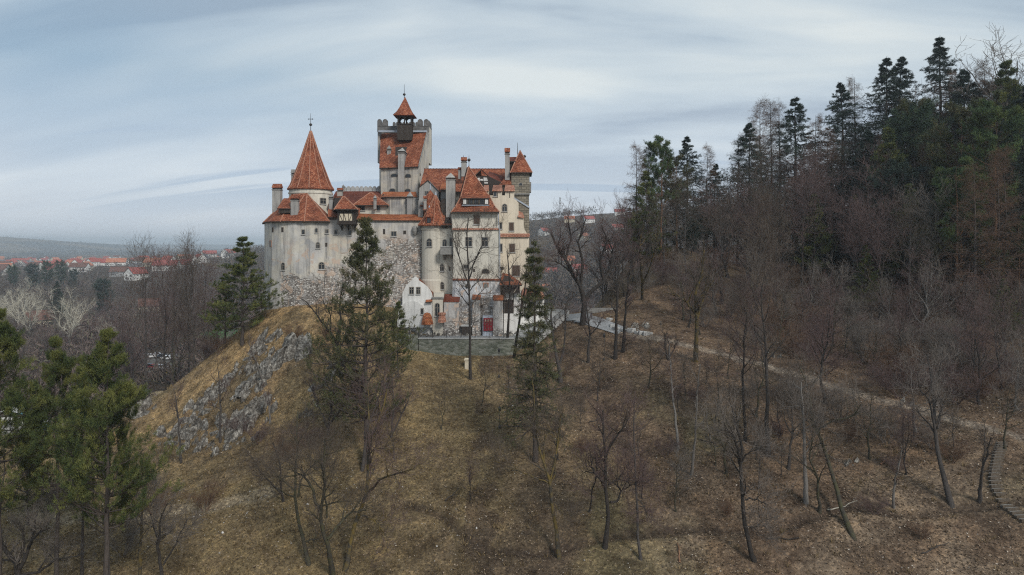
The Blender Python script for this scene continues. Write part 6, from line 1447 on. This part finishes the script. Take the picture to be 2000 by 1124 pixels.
RK += [(395, 790, 2.0, 10, 'jagged pale rocks in the middle of the straw flank, left of centre'), (372, 838, 2.2, 11, 'pale jagged rocks low on the left flank beside dark hollows'), (430, 838, 2.0, 10, 'rock pile between two saplings on the lower flank'), (478, 822, 2.4, 12, 'grey rock pile right of the slim saplings'),
 (505, 800, 2.2, 10, 'dark streaked rocks under the middle of the upper band'), (340, 862, 1.8, 8, 'white rocks at the very bottom left of the flank'), (455, 872, 1.8, 8, 'low rocks just above the grass at the flank foot'), (520, 745, 1.8, 8, 'small cluster below the upper rock band, centre'), (415, 765, 1.5, 7, 'isolated rocks in the straw grass left of the band'), (560, 700, 1.6, 8, 'rocks hanging under the right end of the upper band')]
for i, (px, py, s, n_, lb) in enumerate(RK): outcrop(px, py, s, n_, lb, 300 + i)
outcrop(1771, 792, 1.3, 7, 'white broken stones at the edge of the gravel path, upper', 350, flat=.6); outcrop(1765, 812, 1.1, 6, 'white broken stones at the edge of the gravel path, lower', 351, flat=.6); outcrop(1655, 908, 1.2, 7, 'two small white stones right of the thick leaning tree', 352, flat=.7)
outcrop(1250, 640, 2.6, 22, 'heap of pale rubble above the stone blocks by the path', 353, flat=.35, name='rubble_heap'); outcrop(1502, 692, 1.0, 4, 'single pale rock behind the gravel path', 354); outcrop(1515, 700, .9, 4, 'pale boulder right of the single rock behind the path', 355)
for i, px in enumerate((803, 822, 842, 868, 890, 912, 934, 988, 1010)):
    outcrop(px, 655, 1.6, 9, 'bank of broken stones at the castle foot, %s from the left' % ORD[i], 360 + i, D=114.8 if px > 860 else 113.8, flat=.6, name='stone_bank').location.z = z_t - .1
# ------------------------------------------------------------------ leaf litter, grass and loose stones (nobody could count them)
def scatter_pts(n, seed, pxr=(-40, 2040), dr=(58, 135), power=1.0):
    r = np.random.default_rng(seed); D = dr[0] * (dr[1] / dr[0]) ** (r.random(n) ** power); px = r.uniform(*pxr, n); x = X(px, D); return r, x, D
def island_mat(name, stops, rough=.95):
    m = NM(name, rough, .05); g = m.n('ShaderNodeNewGeometry'); m.col(m.ramp(g.outputs['Random Per Island'], stops)); return m.m
r, x, y = scatter_pts(150000, 71); z = height(x, y)
w = .25 + .75 * sstep(fbm(x, y, 5, 3, 77) + .5, .35, .65) * (.35 + .65 * sstep(x, -15, 15)); keep_ = r.random(len(x)) < w; keep_ &= ~((y > 111) & (x > -17) & (x < 6)) ; x, y, z = x[keep_], y[keep_], z[keep_]; n = len(x)
a = r.random(n) * 6.28; s = r.uniform(.05, .13, n); t = r.uniform(-.5, .5, (n, 2)); U = np.stack([np.cos(a), np.sin(a), t[:, 0]], 1) * s[:, None]; V = np.stack([-np.sin(a), np.cos(a), t[:, 1]], 1) * (s * .6)[:, None]
C = np.stack([x, y, z + .06], 1); v = np.stack([C - U, C - V, C + U, C + V], 1).reshape(-1, 3)
lit = link('leaf_litter', np_mesh('leaf_litter', v, np.arange(len(v)).reshape(-1, 4), [island_mat('fallen_leaves', [(0, (.040, .029, .021)), (.35, (.10, .070, .046)), (.7, (.19, .14, .095)), (.93, (.33, .25, .18)), (1, (.50, .44, .37))])])); tag(lit, kind='stuff')
r, x, y = scatter_pts(210000, 73); z = height(x, y)
kn = np.exp(-(((x + 40) / 19) ** 2 + ((y - 110) / 16) ** 2)); w = .18 * (fbm(x, y, 6, 3, 79) > 0) + .9 * np.clip(kn * 1.6, 0, 1) + .35 * sstep(-x, -5, 20)
keep_ = (r.random(len(x)) < w) & ~((y > 111) & (x > -17) & (x < 6)); x, y, z = x[keep_], y[keep_], z[keep_]; n = len(x)
h = r.uniform(.10, .32, n); ld = np.stack([r.normal(size=n) * .45 + .25, r.normal(size=n) * .45 - .15], 1); a = r.random(n) * 3.14; wv = np.stack([np.cos(a), np.sin(a), 0 * a], 1) * r.uniform(.015, .03, n)[:, None]
B0 = np.stack([x, y, z - .02], 1); T0 = B0 + np.stack([ld[:, 0] * h, ld[:, 1] * h, h], 1); v = np.stack([B0 - wv, B0 + wv, T0 + wv * .3, T0 - wv * .3], 1).reshape(-1, 3)
gr_ = link('dry_grass', np_mesh('dry_grass', v, np.arange(len(v)).reshape(-1, 4), [island_mat('straw', [(0, (.055, .045, .02)), (.4, (.13, .095, .045)), (.8, (.26, .18, .085)), (1, (.38, .29, .15))])])); tag(gr_, kind='stuff')
# coarse tussocks
r, x, y = scatter_pts(3400, 91); k2 = (r.random(len(x)) < (.35 + .5 * np.exp(-(((x + 40) / 20) ** 2 + ((y - 108) / 16) ** 2)) + .25 * (x < 0))) & ~((y > 110) & (x > -19) & (x < 8)); x, y = x[k2], y[k2]; n = len(x); nb = 16
cx2 = x[:, None] + r.normal(size=(n, nb)) * .12; cy3 = y[:, None] + r.normal(size=(n, nb)) * .12; h = r.uniform(.25, .60, (n, 1)) * r.uniform(.6, 1.1, (n, nb)); cz = np.repeat(height(x, y)[:, None], nb, 1)
ld = np.stack([(cx2 - x[:, None]) * 3.5 + r.normal(size=(n, nb)) * .25, (cy3 - y[:, None]) * 3.5 + r.normal(size=(n, nb)) * .25 - .25], -1); B0 = np.stack([cx2, cy3, cz - .05], -1); T0 = B0 + np.stack([ld[..., 0] * h, ld[..., 1] * h, h], -1)
a = r.random((n, nb)) * 3.14; wv = np.stack([np.cos(a), np.sin(a), 0 * a], -1) * .028; v = np.stack([B0 - wv, B0 + wv, T0 + wv * .3, T0 - wv * .3], 2).reshape(-1, 3)
tu = link('grass_tussocks', np_mesh('grass_tussocks', v, np.arange(len(v)).reshape(-1, 4), [island_mat('tussock_straw', [(0, (.075, .055, .03)), (.5, (.20, .145, .075)), (1, (.36, .27, .15))])])); tag(tu, kind='stuff')
r, x, y = scatter_pts(16000, 75); pd = polydist(x, y, PATH); t1 = polydist(x, y, TRAIL2); t2 = polydist(x, y, TRAIL)
blob = lambda px, D, rx, ry: np.exp(-(((x - X(px, D)) / rx) ** 2 + ((y - D) / ry) ** 2))
w = .05 + .9 * np.exp(-(pd / 2.2) ** 2) + .8 * np.exp(-(t1 / 2) ** 2) + .5 * np.exp(-((t2 - 1) / 1.5) ** 2) * (x < -3) + 1.0 * blob(720, 84, 5, 3) + .8 * blob(500, 77, 5, 2.5) + .4 * (y > 100) * (x > -20) * (x < 8) + .35 * blob(1250, 108, 10, 4)
keep_ = r.random(len(x)) < w * .8; x, y = x[keep_], y[keep_]; z = height(x, y); n = len(x); s = r.uniform(.03, .085, n) * (1 + (r.random(n) < .05) * 1.3)
ov = np.array([[1, 0, 0], [-1, 0, 0], [0, 1, 0], [0, -1, 0], [0, 0, 1], [0, 0, -1]]); of = np.array([[0, 2, 4], [2, 1, 4], [1, 3, 4], [3, 0, 4], [2, 0, 5], [1, 2, 5], [3, 1, 5], [0, 3, 5]])
v = np.stack([x, y, z + .03], 1)[:, None] + ov[None] * s[:, None, None] * r.uniform(.6, 1.2, (n, 6, 1)); f = (of[None] + (np.arange(n) * 6)[:, None, None]).reshape(-1, 3)
lo_ = link('loose_stones', np_mesh('loose_stones', v.reshape(-1, 3), f, [island_mat('pale_stones', [(0, (.20, .18, .16)), (.6, (.38, .35, .31)), (1, (.62, .60, .57))])])); tag(lo_, kind='stuff')

# fallen branches on the slope
for i, (px, py, ln, rot, k, lb) in enumerate([(1615, 1003, 3.2, .12, 'pale', 'pale fallen branch lying beside the thick dark leaning tree'), (1720, 915, 1.1, .5, 'orange', 'short split orange brown log under the bend of the path'), (1745, 945, 1.0, .3, 'orange', 'short pale log just above the thin pale sapling'), (1327, 1105, 2.2, 1.4, 'orange', 'pale weathered log at the bottom edge of the picture'), (1000, 790, 2.6, .4, 'grey', 'grey fallen branch left of the small black lamp post'),
   (1400, 870, 2.4, 2.6, 'dark', 'dark fallen limb between the pale trunk pair and the crooked tree'), (1560, 1060, 3.0, 2.9, 'dark', 'dark fallen limb between the crooked and the leaning tree'), (870, 980, 2.2, .9, 'grey', 'grey fallen branch in the bare middle of the lower slope'), (1800, 1085, 2.8, .2, 'grey', 'grey fallen branch low at right near the bottom edge'), (620, 800, 2.0, 2.2, 'pale', 'pale fallen branch left of the tall open pine'), (1680, 860, 3.4, 2.7, 'dark', 'dark fallen limb under the white broken stones'), (1150, 830, 1.8, .3, 'grey', 'thin grey fallen branch in mid slope right of the slender spruce')]):
    r = np.random.default_rng(900 + i); D = hit(px, py, 52) or 75; x = X(px, D); t = np.linspace(0, 1, 8); dx, dy = math.cos(rot) * ln, math.sin(rot) * ln
    P0 = np.stack([t * dx, t * dy, [hz(x + a * dx, D + a * dy) - hz(x, D) + .12 for a in t]], 1) + r.normal(size=(8, 3)) * .05; R0_ = np.linspace(.11 if ln < 1.5 or i == 3 else .07, .03, 8)
    L1_ = grow(r, P0[None], R0_[None], 5 if ln > 1.5 else 1, .3, 1, ln * .3, (25, 50), .2, .15, 5, .5, .3, .012)
    o = link('fallen_branch', tree_mesh('fallen_branch', [(P0[None], R0_[None], 7), (*L1_, 4)], BK[k])); o.location = (x, D, hz(x, D)); tag(o, lb, 'branch', 'fallen branches on the slope')

# ------------------------------------------------------------------ the valley: trees, houses, cars
VAL = [(40, 330, 545, 'pale', 'white branched poplar at the left edge of the valley'), (62, 300, 560, 'pale', 'white branched poplar, second from the left edge'), (135, 262, 563, 'pale', 'biggest white branched poplar standing over the valley wood'), (205, 280, 620, 'pale', 'small white branched poplar right of the biggest one'), (10, 340, 570, 'pale', 'white poplar cut by the left picture edge'),
 (110, 330, 548, 'spruce1', 'dark spruce behind the biggest white poplar'), (202, 400, 548, 'dense2', 'dark round topped pine standing alone in the valley wood'), (25, 600, 520, 'dense1', 'leftmost of the dark evergreens before the town'), (65, 560, 518, 'dense2', 'second of the dark evergreens before the town'), (92, 600, 512, 'dense1', 'third of the dark evergreens before the town'), (118, 620, 511, 'dense1', 'tallest of the dark evergreens before the town'), (142, 590, 528, 'dense2', 'rightmost low dark evergreen before the town'), (265, 900, 516, 'dense2', 'single dark evergreen among the red roofs'),
 (290, 165, 500, 'tall1', 'tall thin bare tree nearest the foreground pines in the valley'), (318, 160, 508, 'tall2', 'second tall thin bare tree left of the knoll'), (332, 168, 525, 'tall1', 'third tall thin bare tree left of the knoll'), (345, 158, 600, 'scrag1', 'bare tree with a wide crown above the parked cars'), (366, 170, 505, 'tall2', 'tall thin bare tree in front of the car park'), (385, 162, 492, 'tall1', 'tallest thin bare tree left of the knoll'), (402, 175, 520, 'tall2', 'tall thin bare tree before the green field'), (245, 205, 578, 'round2', 'dark wide crowned bare tree between the poplars and the tall trees'), (268, 195, 600, 'vase1', 'low forking bare tree right of the dark wide crowned one'),
 (355, 205, 590, 'round2', 'bare tree right behind the parked cars'), (420, 180, 590, 'round1', 'bare tree at the edge of the green field'), (300, 230, 600, 'vase1', 'plum twigged tree above the parked cars')]
for px, D, top, kd, lb in VAL: tree(kd, px, D, top=top, label=lb, w=.75 if kd[:4] == 'tall' else 1.1)
VP = scatter(112, (-90, 530), (185, 560), 8.5, lambda px, D, x: not (280 < px < 350 and 228 < D < 275) and not (385 < px < 445 and 290 < D < 345) and not (285 < px < 340 and 170 < D < 215) and not (px > 440 and D < 260), 17)
gn = {'round1': 'grey bare trees of the valley wood', 'round2': 'plum bare trees of the valley wood', 'vase1': 'wide bare trees of the valley wood', 'vase2': 'silvery bare trees of the valley wood', 'tall2': 'slim bare trees of the valley wood', 'round3': 'light bare trees of the valley wood'}
for x, D, px in VP:
    kd = random.choice(list(gn)); tree(kd, px, D, h=random.uniform(9, 15), w=1.25, label=gn[kd].replace('trees of', 'tree in').replace('valley wood', 'valley wood left of the knoll'), group=gn[kd])
VP = scatter(46, (1020, 1290), (190, 560), 8, lambda px, D, x: True, 19)
for x, D, px in VP:
    kd = random.choice(['round1', 'round2', 'vase1', 'round3']); g_ = {'round1': 'grey', 'round2': 'plum', 'vase1': 'wide', 'round3': 'light'}[kd]
    tree(kd, px, D, h=random.uniform(9, 15), w=1.25, label=g_ + ' bare tree in the valley gap right of the castle', group=g_ + ' bare trees in the gap right of the castle')
# far woods: crowns of fine twigs, merged as nobody could count them
def far_wood(name, n, seed, pxr, dr, hr, cols, dens=26):
    r = np.random.default_rng(seed); D = dr[0] * (dr[1] / dr[0]) ** r.random(n); px = r.uniform(*pxr, n); x = X(px, D); k = (fbm(x, D, 140, 3, seed) > -.06) & ~((D > 225) & (D < 280) & (px > 275) & (px < 355)) & ~((D > 285) & (D < 350) & (px > 380) & (px < 450)) & ~((D < 215) & (px > 280) & (px < 345)) & ~((D < 178) & (px < 95)) & ~((D < 250) & (px > 440) & (px < 1000)); x, D = x[k], D[k]; z = height(x, D); n = len(x)
    h = r.uniform(*hr, n); C = np.stack([x, D, z + h * .55], 1)[:, None] + r.normal(size=(n, dens, 3)) * (h * .22)[:, None, None] * np.array([1, 1, .9]); d = unit(r.normal(size=C.shape) + np.array([0, 0, .7])); ln = (h * .3)[:, None, None]
    sd = unit(np.cross(d, r.normal(size=C.shape))) * (h * .022)[:, None, None]; v = np.stack([C - sd, C + sd, C + d * ln + sd, C + d * ln - sd], 2).reshape(-1, 3)
    o = link(name, np_mesh(name, v, np.arange(len(v)).reshape(-1, 4), [island_mat(name, cols)])); tag(o, kind='stuff')
far_wood('distant_woodland', 3400, 81, (-150, 620), (520, 2200), (5, 9), [(0, (.05, .042, .04)), (.5, (.095, .075, .068)), (.9, (.14, .11, .09)), (1, (.06, .075, .05))])
far_wood('hillside_woodland', 5200, 82, (440, 1450), (450, 1350), (8, 13), [(0, (.05, .042, .04)), (.5, (.10, .08, .072)), (.9, (.15, .12, .09)), (1, (.05, .06, .045))])
far_wood('far_hill_woodland', 1300, 83, (-150, 420), (2600, 4600), (12, 18), [(0, (.03, .032, .03)), (.5, (.05, .045, .04)), (1, (.07, .065, .05))], 10)
far_wood('valley_undergrowth', 3000, 84, (-150, 540), (165, 560), (3.5, 7), [(0, (.06, .045, .042)), (.5, (.125, .092, .085)), (.85, (.18, .14, .115)), (1, (.10, .11, .06))], 60)
far_wood('gap_undergrowth', 900, 85, (1020, 1300), (190, 560), (3.5, 7), [(0, (.06, .045, .042)), (.5, (.12, .09, .085)), (.9, (.17, .13, .11)), (1, (.10, .10, .06))], 50)
# houses
RF = {'red': simple('far_roof_red', (.34, .085, .065), (.25, .07, .055), .8), 'orange': simple('far_roof_orange', (.44, .17, .09), (.34, .13, .08), .8), 'crimson': simple('far_roof_crimson', (.33, .085, .07), (.25, .07, .06), .8), 'grey': simple('far_roof_grey', (.16, .16, .17), None, .8), 'brown': simple('far_roof_brown', (.16, .08, .06), None, .8)}
WLm = {'white': simple('house_white', (.70, .69, .66), (.6, .59, .56), .5), 'cream': simple('house_cream', (.60, .53, .38), (.52, .46, .34), .5), 'grey': simple('house_grey', (.34, .34, .34), None, .5)}
HM = {}; PI2 = math.pi / 2
wb = MB(); wb.box(-.62, .62, -.05, .02, -.72, .72, WLm['white']); wb.box(-.52, .52, -.08, -.05, -.62, .62, M['glass']); wb.box(-.03, .03, -.10, -.08, -.62, .62, WLm['white']); _o = wb.build('window'); WIN = _o.data; bpy.data.objects.remove(_o)
def house_meshes(L_, W_, H_, R_, wall, roof, seed):
    key = (L_, W_, H_, R_, wall, roof)
    if key in HM: return HM[key]
    a = MB(); l, w = L_ / 2, W_ / 2; a.prism([(-l, -w), (l, -w), (l, w), (-l, w)], -2.5, H_, WLm[wall]); a.add([(-l, -w, H_), (-l, w, H_), (-l, 0, H_ + R_), (l, -w, H_), (l, w, H_), (l, 0, H_ + R_)], [(0, 2, 1), (3, 4, 5)], WLm[wall])
    b = MB(); e = .6; zz = H_ - e * R_ / w; b.roof([(-l - e, -w - e, zz), (l + e, -w - e, zz), (l + e, 0, H_ + R_ + .1), (-l - e, 0, H_ + R_ + .1), (l + e, w + e, zz), (-l - e, w + e, zz)], [(0, 1, 2, 3), (3, 2, 4, 5)], RF[roof], .25)
    out = []
    for nm, q in (('wall', a), ('roof', b)): o = q.build(nm); out.append(o.data); bpy.data.objects.remove(o)
    HM[key] = out; return out
def house(px, D, L_, W_, H_, R_, wall, roof, rot, label, group=None, name='house'):
    x = X(px, D); o = empty(name, (x, D, hz(x, D))); o.rotation_euler[2] = rot
    for nm, me in zip(('wall', 'roof'), house_meshes(L_, W_, H_, R_, wall, roof, 0)): link(nm, me, o)
    if D < 1000:
        l, w = L_ / 2, W_ / 2; nx = max(2, int(L_ / 3.4))
        for fl in range(max(1, int(H_ / 2.9))):
            for i in range(nx): q = link('window', WIN, o); q.location = (-l + (i + .5) * L_ / nx, -w, 1.6 + fl * 2.9)
            for j in (-1, 1):
                for sx in (-1, 1): q = link('window', WIN, o); q.location = (sx * l, j * w * .45, 1.6 + fl * 2.9); q.rotation_euler[2] = sx * PI2
    tag(o, label, 'house', group)
house(266, 690, 17, 12, 6.5, 5.5, 'white', 'crimson', 1.2, 'large white gabled house with a red roof nearest in the valley'); house(238, 730, 20, 11, 5, 4.5, 'grey', 'brown', .2, 'low grey house with a brown roof left of the large white gabled one')
house(42, 1480, 38, 14, 11, 4, 'cream', 'red', .0, 'long cream block with a red roof at the far left of the town'); house(150, 1150, 34, 12, 5, 2.5, 'white', 'grey', .1, 'long low white building with a grey roof behind the dark evergreens'); house(214, 1300, 20, 12, 7, 3, 'white', 'grey', -.2, 'white house with a grey roof in the middle of the town')
house(12, 1150, 20, 12, 5, 5, 'cream', 'crimson', .3, 'crimson roofed house at the left picture edge'); house(325, 800, 26, 14, 6, 5.5, 'white', 'crimson', .1, 'broad crimson roofed house behind the tall thin trees'); house(228, 980, 24, 12, 5, 5, 'white', 'orange', .3, 'orange roofed house above the large white gabled one'); house(300, 900, 22, 12, 5, 5, 'cream', 'orange', -.3, 'orange roofed house left of the broad crimson roofed one'); house(205, 1000, 20, 12, 5, 5, 'white', 'crimson', .0, 'crimson roofed house left of the single dark evergreen')
house(292, 440, 11, 9, 3.5, 4, 'cream', 'brown', .4, 'faded brown roofed house half hidden in the valley wood'); house(75, 360, 11, 9, 4, 4, 'cream', 'brown', .9, 'dull brown roofed hut among the white poplars')
hp = scatter(125, (-40, 460), (800, 1900), 22, lambda px, D, x: True, 23); ci = [('white', 'red'), ('cream', 'orange'), ('white', 'crimson'), ('white', 'brown'), ('cream', 'red'), ('white', 'grey')]
for x, D, px in hp:
    w_, r_ = random.choice(ci); L_ = random.choice([12, 16, 20]); house(px, D, L_, 10, random.choice([4.5, 7]), 4.5, w_, r_, random.choice([0, .3, -.4, 1.3, 1.7]), 'small %s house with a %s roof in the far town' % (w_, r_), '%s houses with %s roofs in the far town' % (w_, r_))
for i, (px, D) in enumerate([(1072, 620), (1108, 700), (1128, 640), (1062, 900), (1112, 1000), (1150, 980), (1185, 760), (1140, 850), (1210, 1050), (1205, 900), (1060, 500)]):
    w_, r_ = ci[i % 3]; house(px, D, 14, 10, 5, 4, w_, r_, .3 * (i % 4), '%s walled %s roofed house, %s on the slope right of the castle' % (w_, r_, ORD[i]), 'houses on the slope right of the castle')
# lattice mast
D = 1050; x = X(1094, D); z = hz(x, D); mt = MB(); ht = Z(386, D) - z
for k in range(12):
    z0, z1 = k * ht / 12, (k + 1) * ht / 12; w0, w1 = 2.0 - 1.3 * k / 12, 2.0 - 1.3 * (k + 1) / 12
    for i in range(4):
        s = [(-1, -1), (1, -1), (1, 1), (-1, 1)]; a, b = s[i], s[(i + 1) % 4]
        mt.tube((a[0] * w0, a[1] * w0, z0), (a[0] * w1, a[1] * w1, z1), .16, M['metal'], n=3); mt.tube((a[0] * w0, a[1] * w0, z0), (b[0] * w1, b[1] * w1, z1), .10, M['metal'], n=3)
for k in (.7, .85, .95): mt.lathe(0, 0, [(1.1, ht * k), (1.1, ht * k + 1.5)], 6, M['stone_light'])
o = mt.build('radio_mast'); o.location = (x, D, z); tag(o, 'thin lattice radio mast on the hilltop right of the castle', 'mast')
# parked cars
def car_meshes(col):
    pm = NM('car_paint', .3, .5); pm.col(col); a = MB()
    prof = [(-2.1, .35), (2.1, .35), (2.15, .7), (2.0, .85), (1.1, .95), (.45, 1.42), (-1.1, 1.45), (-1.75, 1.0), (-2.1, .9)]
    n = len(prof); v = [(x, -.82, z) for x, z in prof] + [(x, .82, z) for x, z in prof]; v = [(x, y * (.8 if z > 1.2 else 1), z) for x, y, z in v]
    a.add(v, [tuple(range(n)), tuple(range(2 * n - 1, n - 1, -1))] + [(i, i + n, (i + 1) % n + n, (i + 1) % n) for i in range(n)], pm.m)
    g = MB(); g.slab([(.95, .95), (.42, 1.36), (-1.05, 1.38), (-1.6, 1.0)], -.86, 1.72, M['glass'], True); w = MB()
    lit_ = MB(); lit_.box(2.08, 2.17, -.7, -.45, .6, .78, M['white']); out = [('body', a), ('glass', g)]
    res = []
    for nm, q in out: o = q.build(nm); res.append((nm, o.data)); bpy.data.objects.remove(o)
    w.lathe(0, 0, [(.2, -.12), (.33, -.12), (.33, .12), (.2, .12)], 12, M['wood']); o = w.build('wheel'); res.append(('wheel', o.data)); bpy.data.objects.remove(o); return res
CM = {k: car_meshes(c) for k, c in (('white', (.75, .75, .75)), ('silver', (.42, .44, .47)), ('dark', (.03, .035, .05)), ('red', (.30, .03, .03)))}
for i, (px, D, k, rot, lb) in enumerate([(286, 262, 'silver', .2, 'silver car, far left in the car park'), (298, 262, 'white', .2, 'white car in the far row of the car park'), (309, 264, 'silver', .3, 'silver car in the far row between a white and a dark car'), (320, 262, 'dark', .2, 'dark car in the far row of the car park'), (328, 258, 'white', .1, 'white car seen between two bare trunks'), (342, 259, 'silver', .2, 'silver car at the right end of the car park'),
    (292, 242, 'dark', .1, 'dark car, left in the near row'), (304, 241, 'red', .1, 'dark red car in the near row'), (315, 240, 'silver', .1, 'silver car in the near row')]):
    x = X(px, D); o = empty('parked_car', (x, D, hz(x, D))); o.rotation_euler[2] = rot; tag(o, lb, 'car', 'cars in the valley car park'); o.scale = (1.1,) * 3
    for nm, me in CM[k]:
        if nm != 'wheel': link(nm, me, o)
        else:
            for a in (-1.3, 1.3):
                for b in (-.8, .8): wq = link('wheel', me, o); wq.location = (a, b, .33); wq.rotation_euler[0] = math.pi / 2
sk = MB(); sk.loft([[(-1.4, -.8, .1), (1.4, -.8, .1), (1.4, .8, .1), (-1.4, .8, .1)], [(-2, -.9, 1.3), (2, -.9, 1.3), (2, .9, 1.3), (-2, .9, 1.3)]], simple('skip_yellow', (.55, .42, .02), None, 2)); o = sk.build('rubble_skip'); x = X(334, 232); o.location = (x, 232, hz(x, 232)); tag(o, 'yellow rubble skip beside the parked cars', 'skip')
tentw, tentb = simple('awning_white', (.72, .72, .72), None, 1), simple('awning_blue', (.10, .30, .42), None, 1)
for i, (px, D, c_, lb) in enumerate([(22, 172, tentw, 'white roofed market stall at the far left below the pines'), (38, 171, tentw, 'second white market stall from the left'), (55, 169, tentb, 'blue roofed market stall between white ones'), (72, 158, tentw, 'white market stall nearest the dark pine'), (80, 152, tentb, 'small blue booth beside the dark pine')]):
    x = X(px, D); e_ = empty('market_stall', (x, D, hz(x, D))); tag(e_, lb, 'stall', 'market stalls in the valley')
    a = MB(); a.loft([[(-1.7, -1.4, 2.3), (1.7, -1.4, 2.3), (1.7, 1.4, 2.3), (-1.7, 1.4, 2.3)], [(-.2, -.2, 3.3), (.2, -.2, 3.3), (.2, .2, 3.3), (-.2, .2, 3.3)]], c_); a.build('awning').parent = e_
    b = MB(); b.box(-1.5, 1.5, -1.3, -.7, 0, 1.0, WLm['white'])
    b.build('counter').parent = e_
    for sx in (-1.6, 1.6):
        for sy in (-1.3, 1.3): p2 = MB(); p2.box(sx - .05, sx + .05, sy - .05, sy + .05, 0, 2.3, M['metal']); p2.build('post').parent = e_
# ------------------------------------------------------------------ haze
hb = MB(); hb.box(-13500, 13500, -13500, 13500, -70, 80, None)
HAZE = True
if HAZE:
    me = bpy.data.meshes.new('haze'); me.from_pydata(hb.v, [], hb.f); hz_o = bpy.data.objects.new('haze', me); COL.objects.link(hz_o); tag(hz_o, kind='stuff')
    hm = bpy.data.materials.new('haze_air'); hm.use_nodes = True; hm.node_tree.nodes.clear(); ho = hm.node_tree.nodes.new('ShaderNodeOutputMaterial'); pv = hm.node_tree.nodes.new('ShaderNodeVolumePrincipled')
    pv.inputs['Density'].default_value = 0.00022; pv.inputs['Color'].default_value = (.82, .92, 1.0, 1); pv.inputs['Anisotropy'].default_value = 0.3
    hm.node_tree.links.new(pv.outputs[0], ho.inputs['Volume']); me.materials.append(hm)
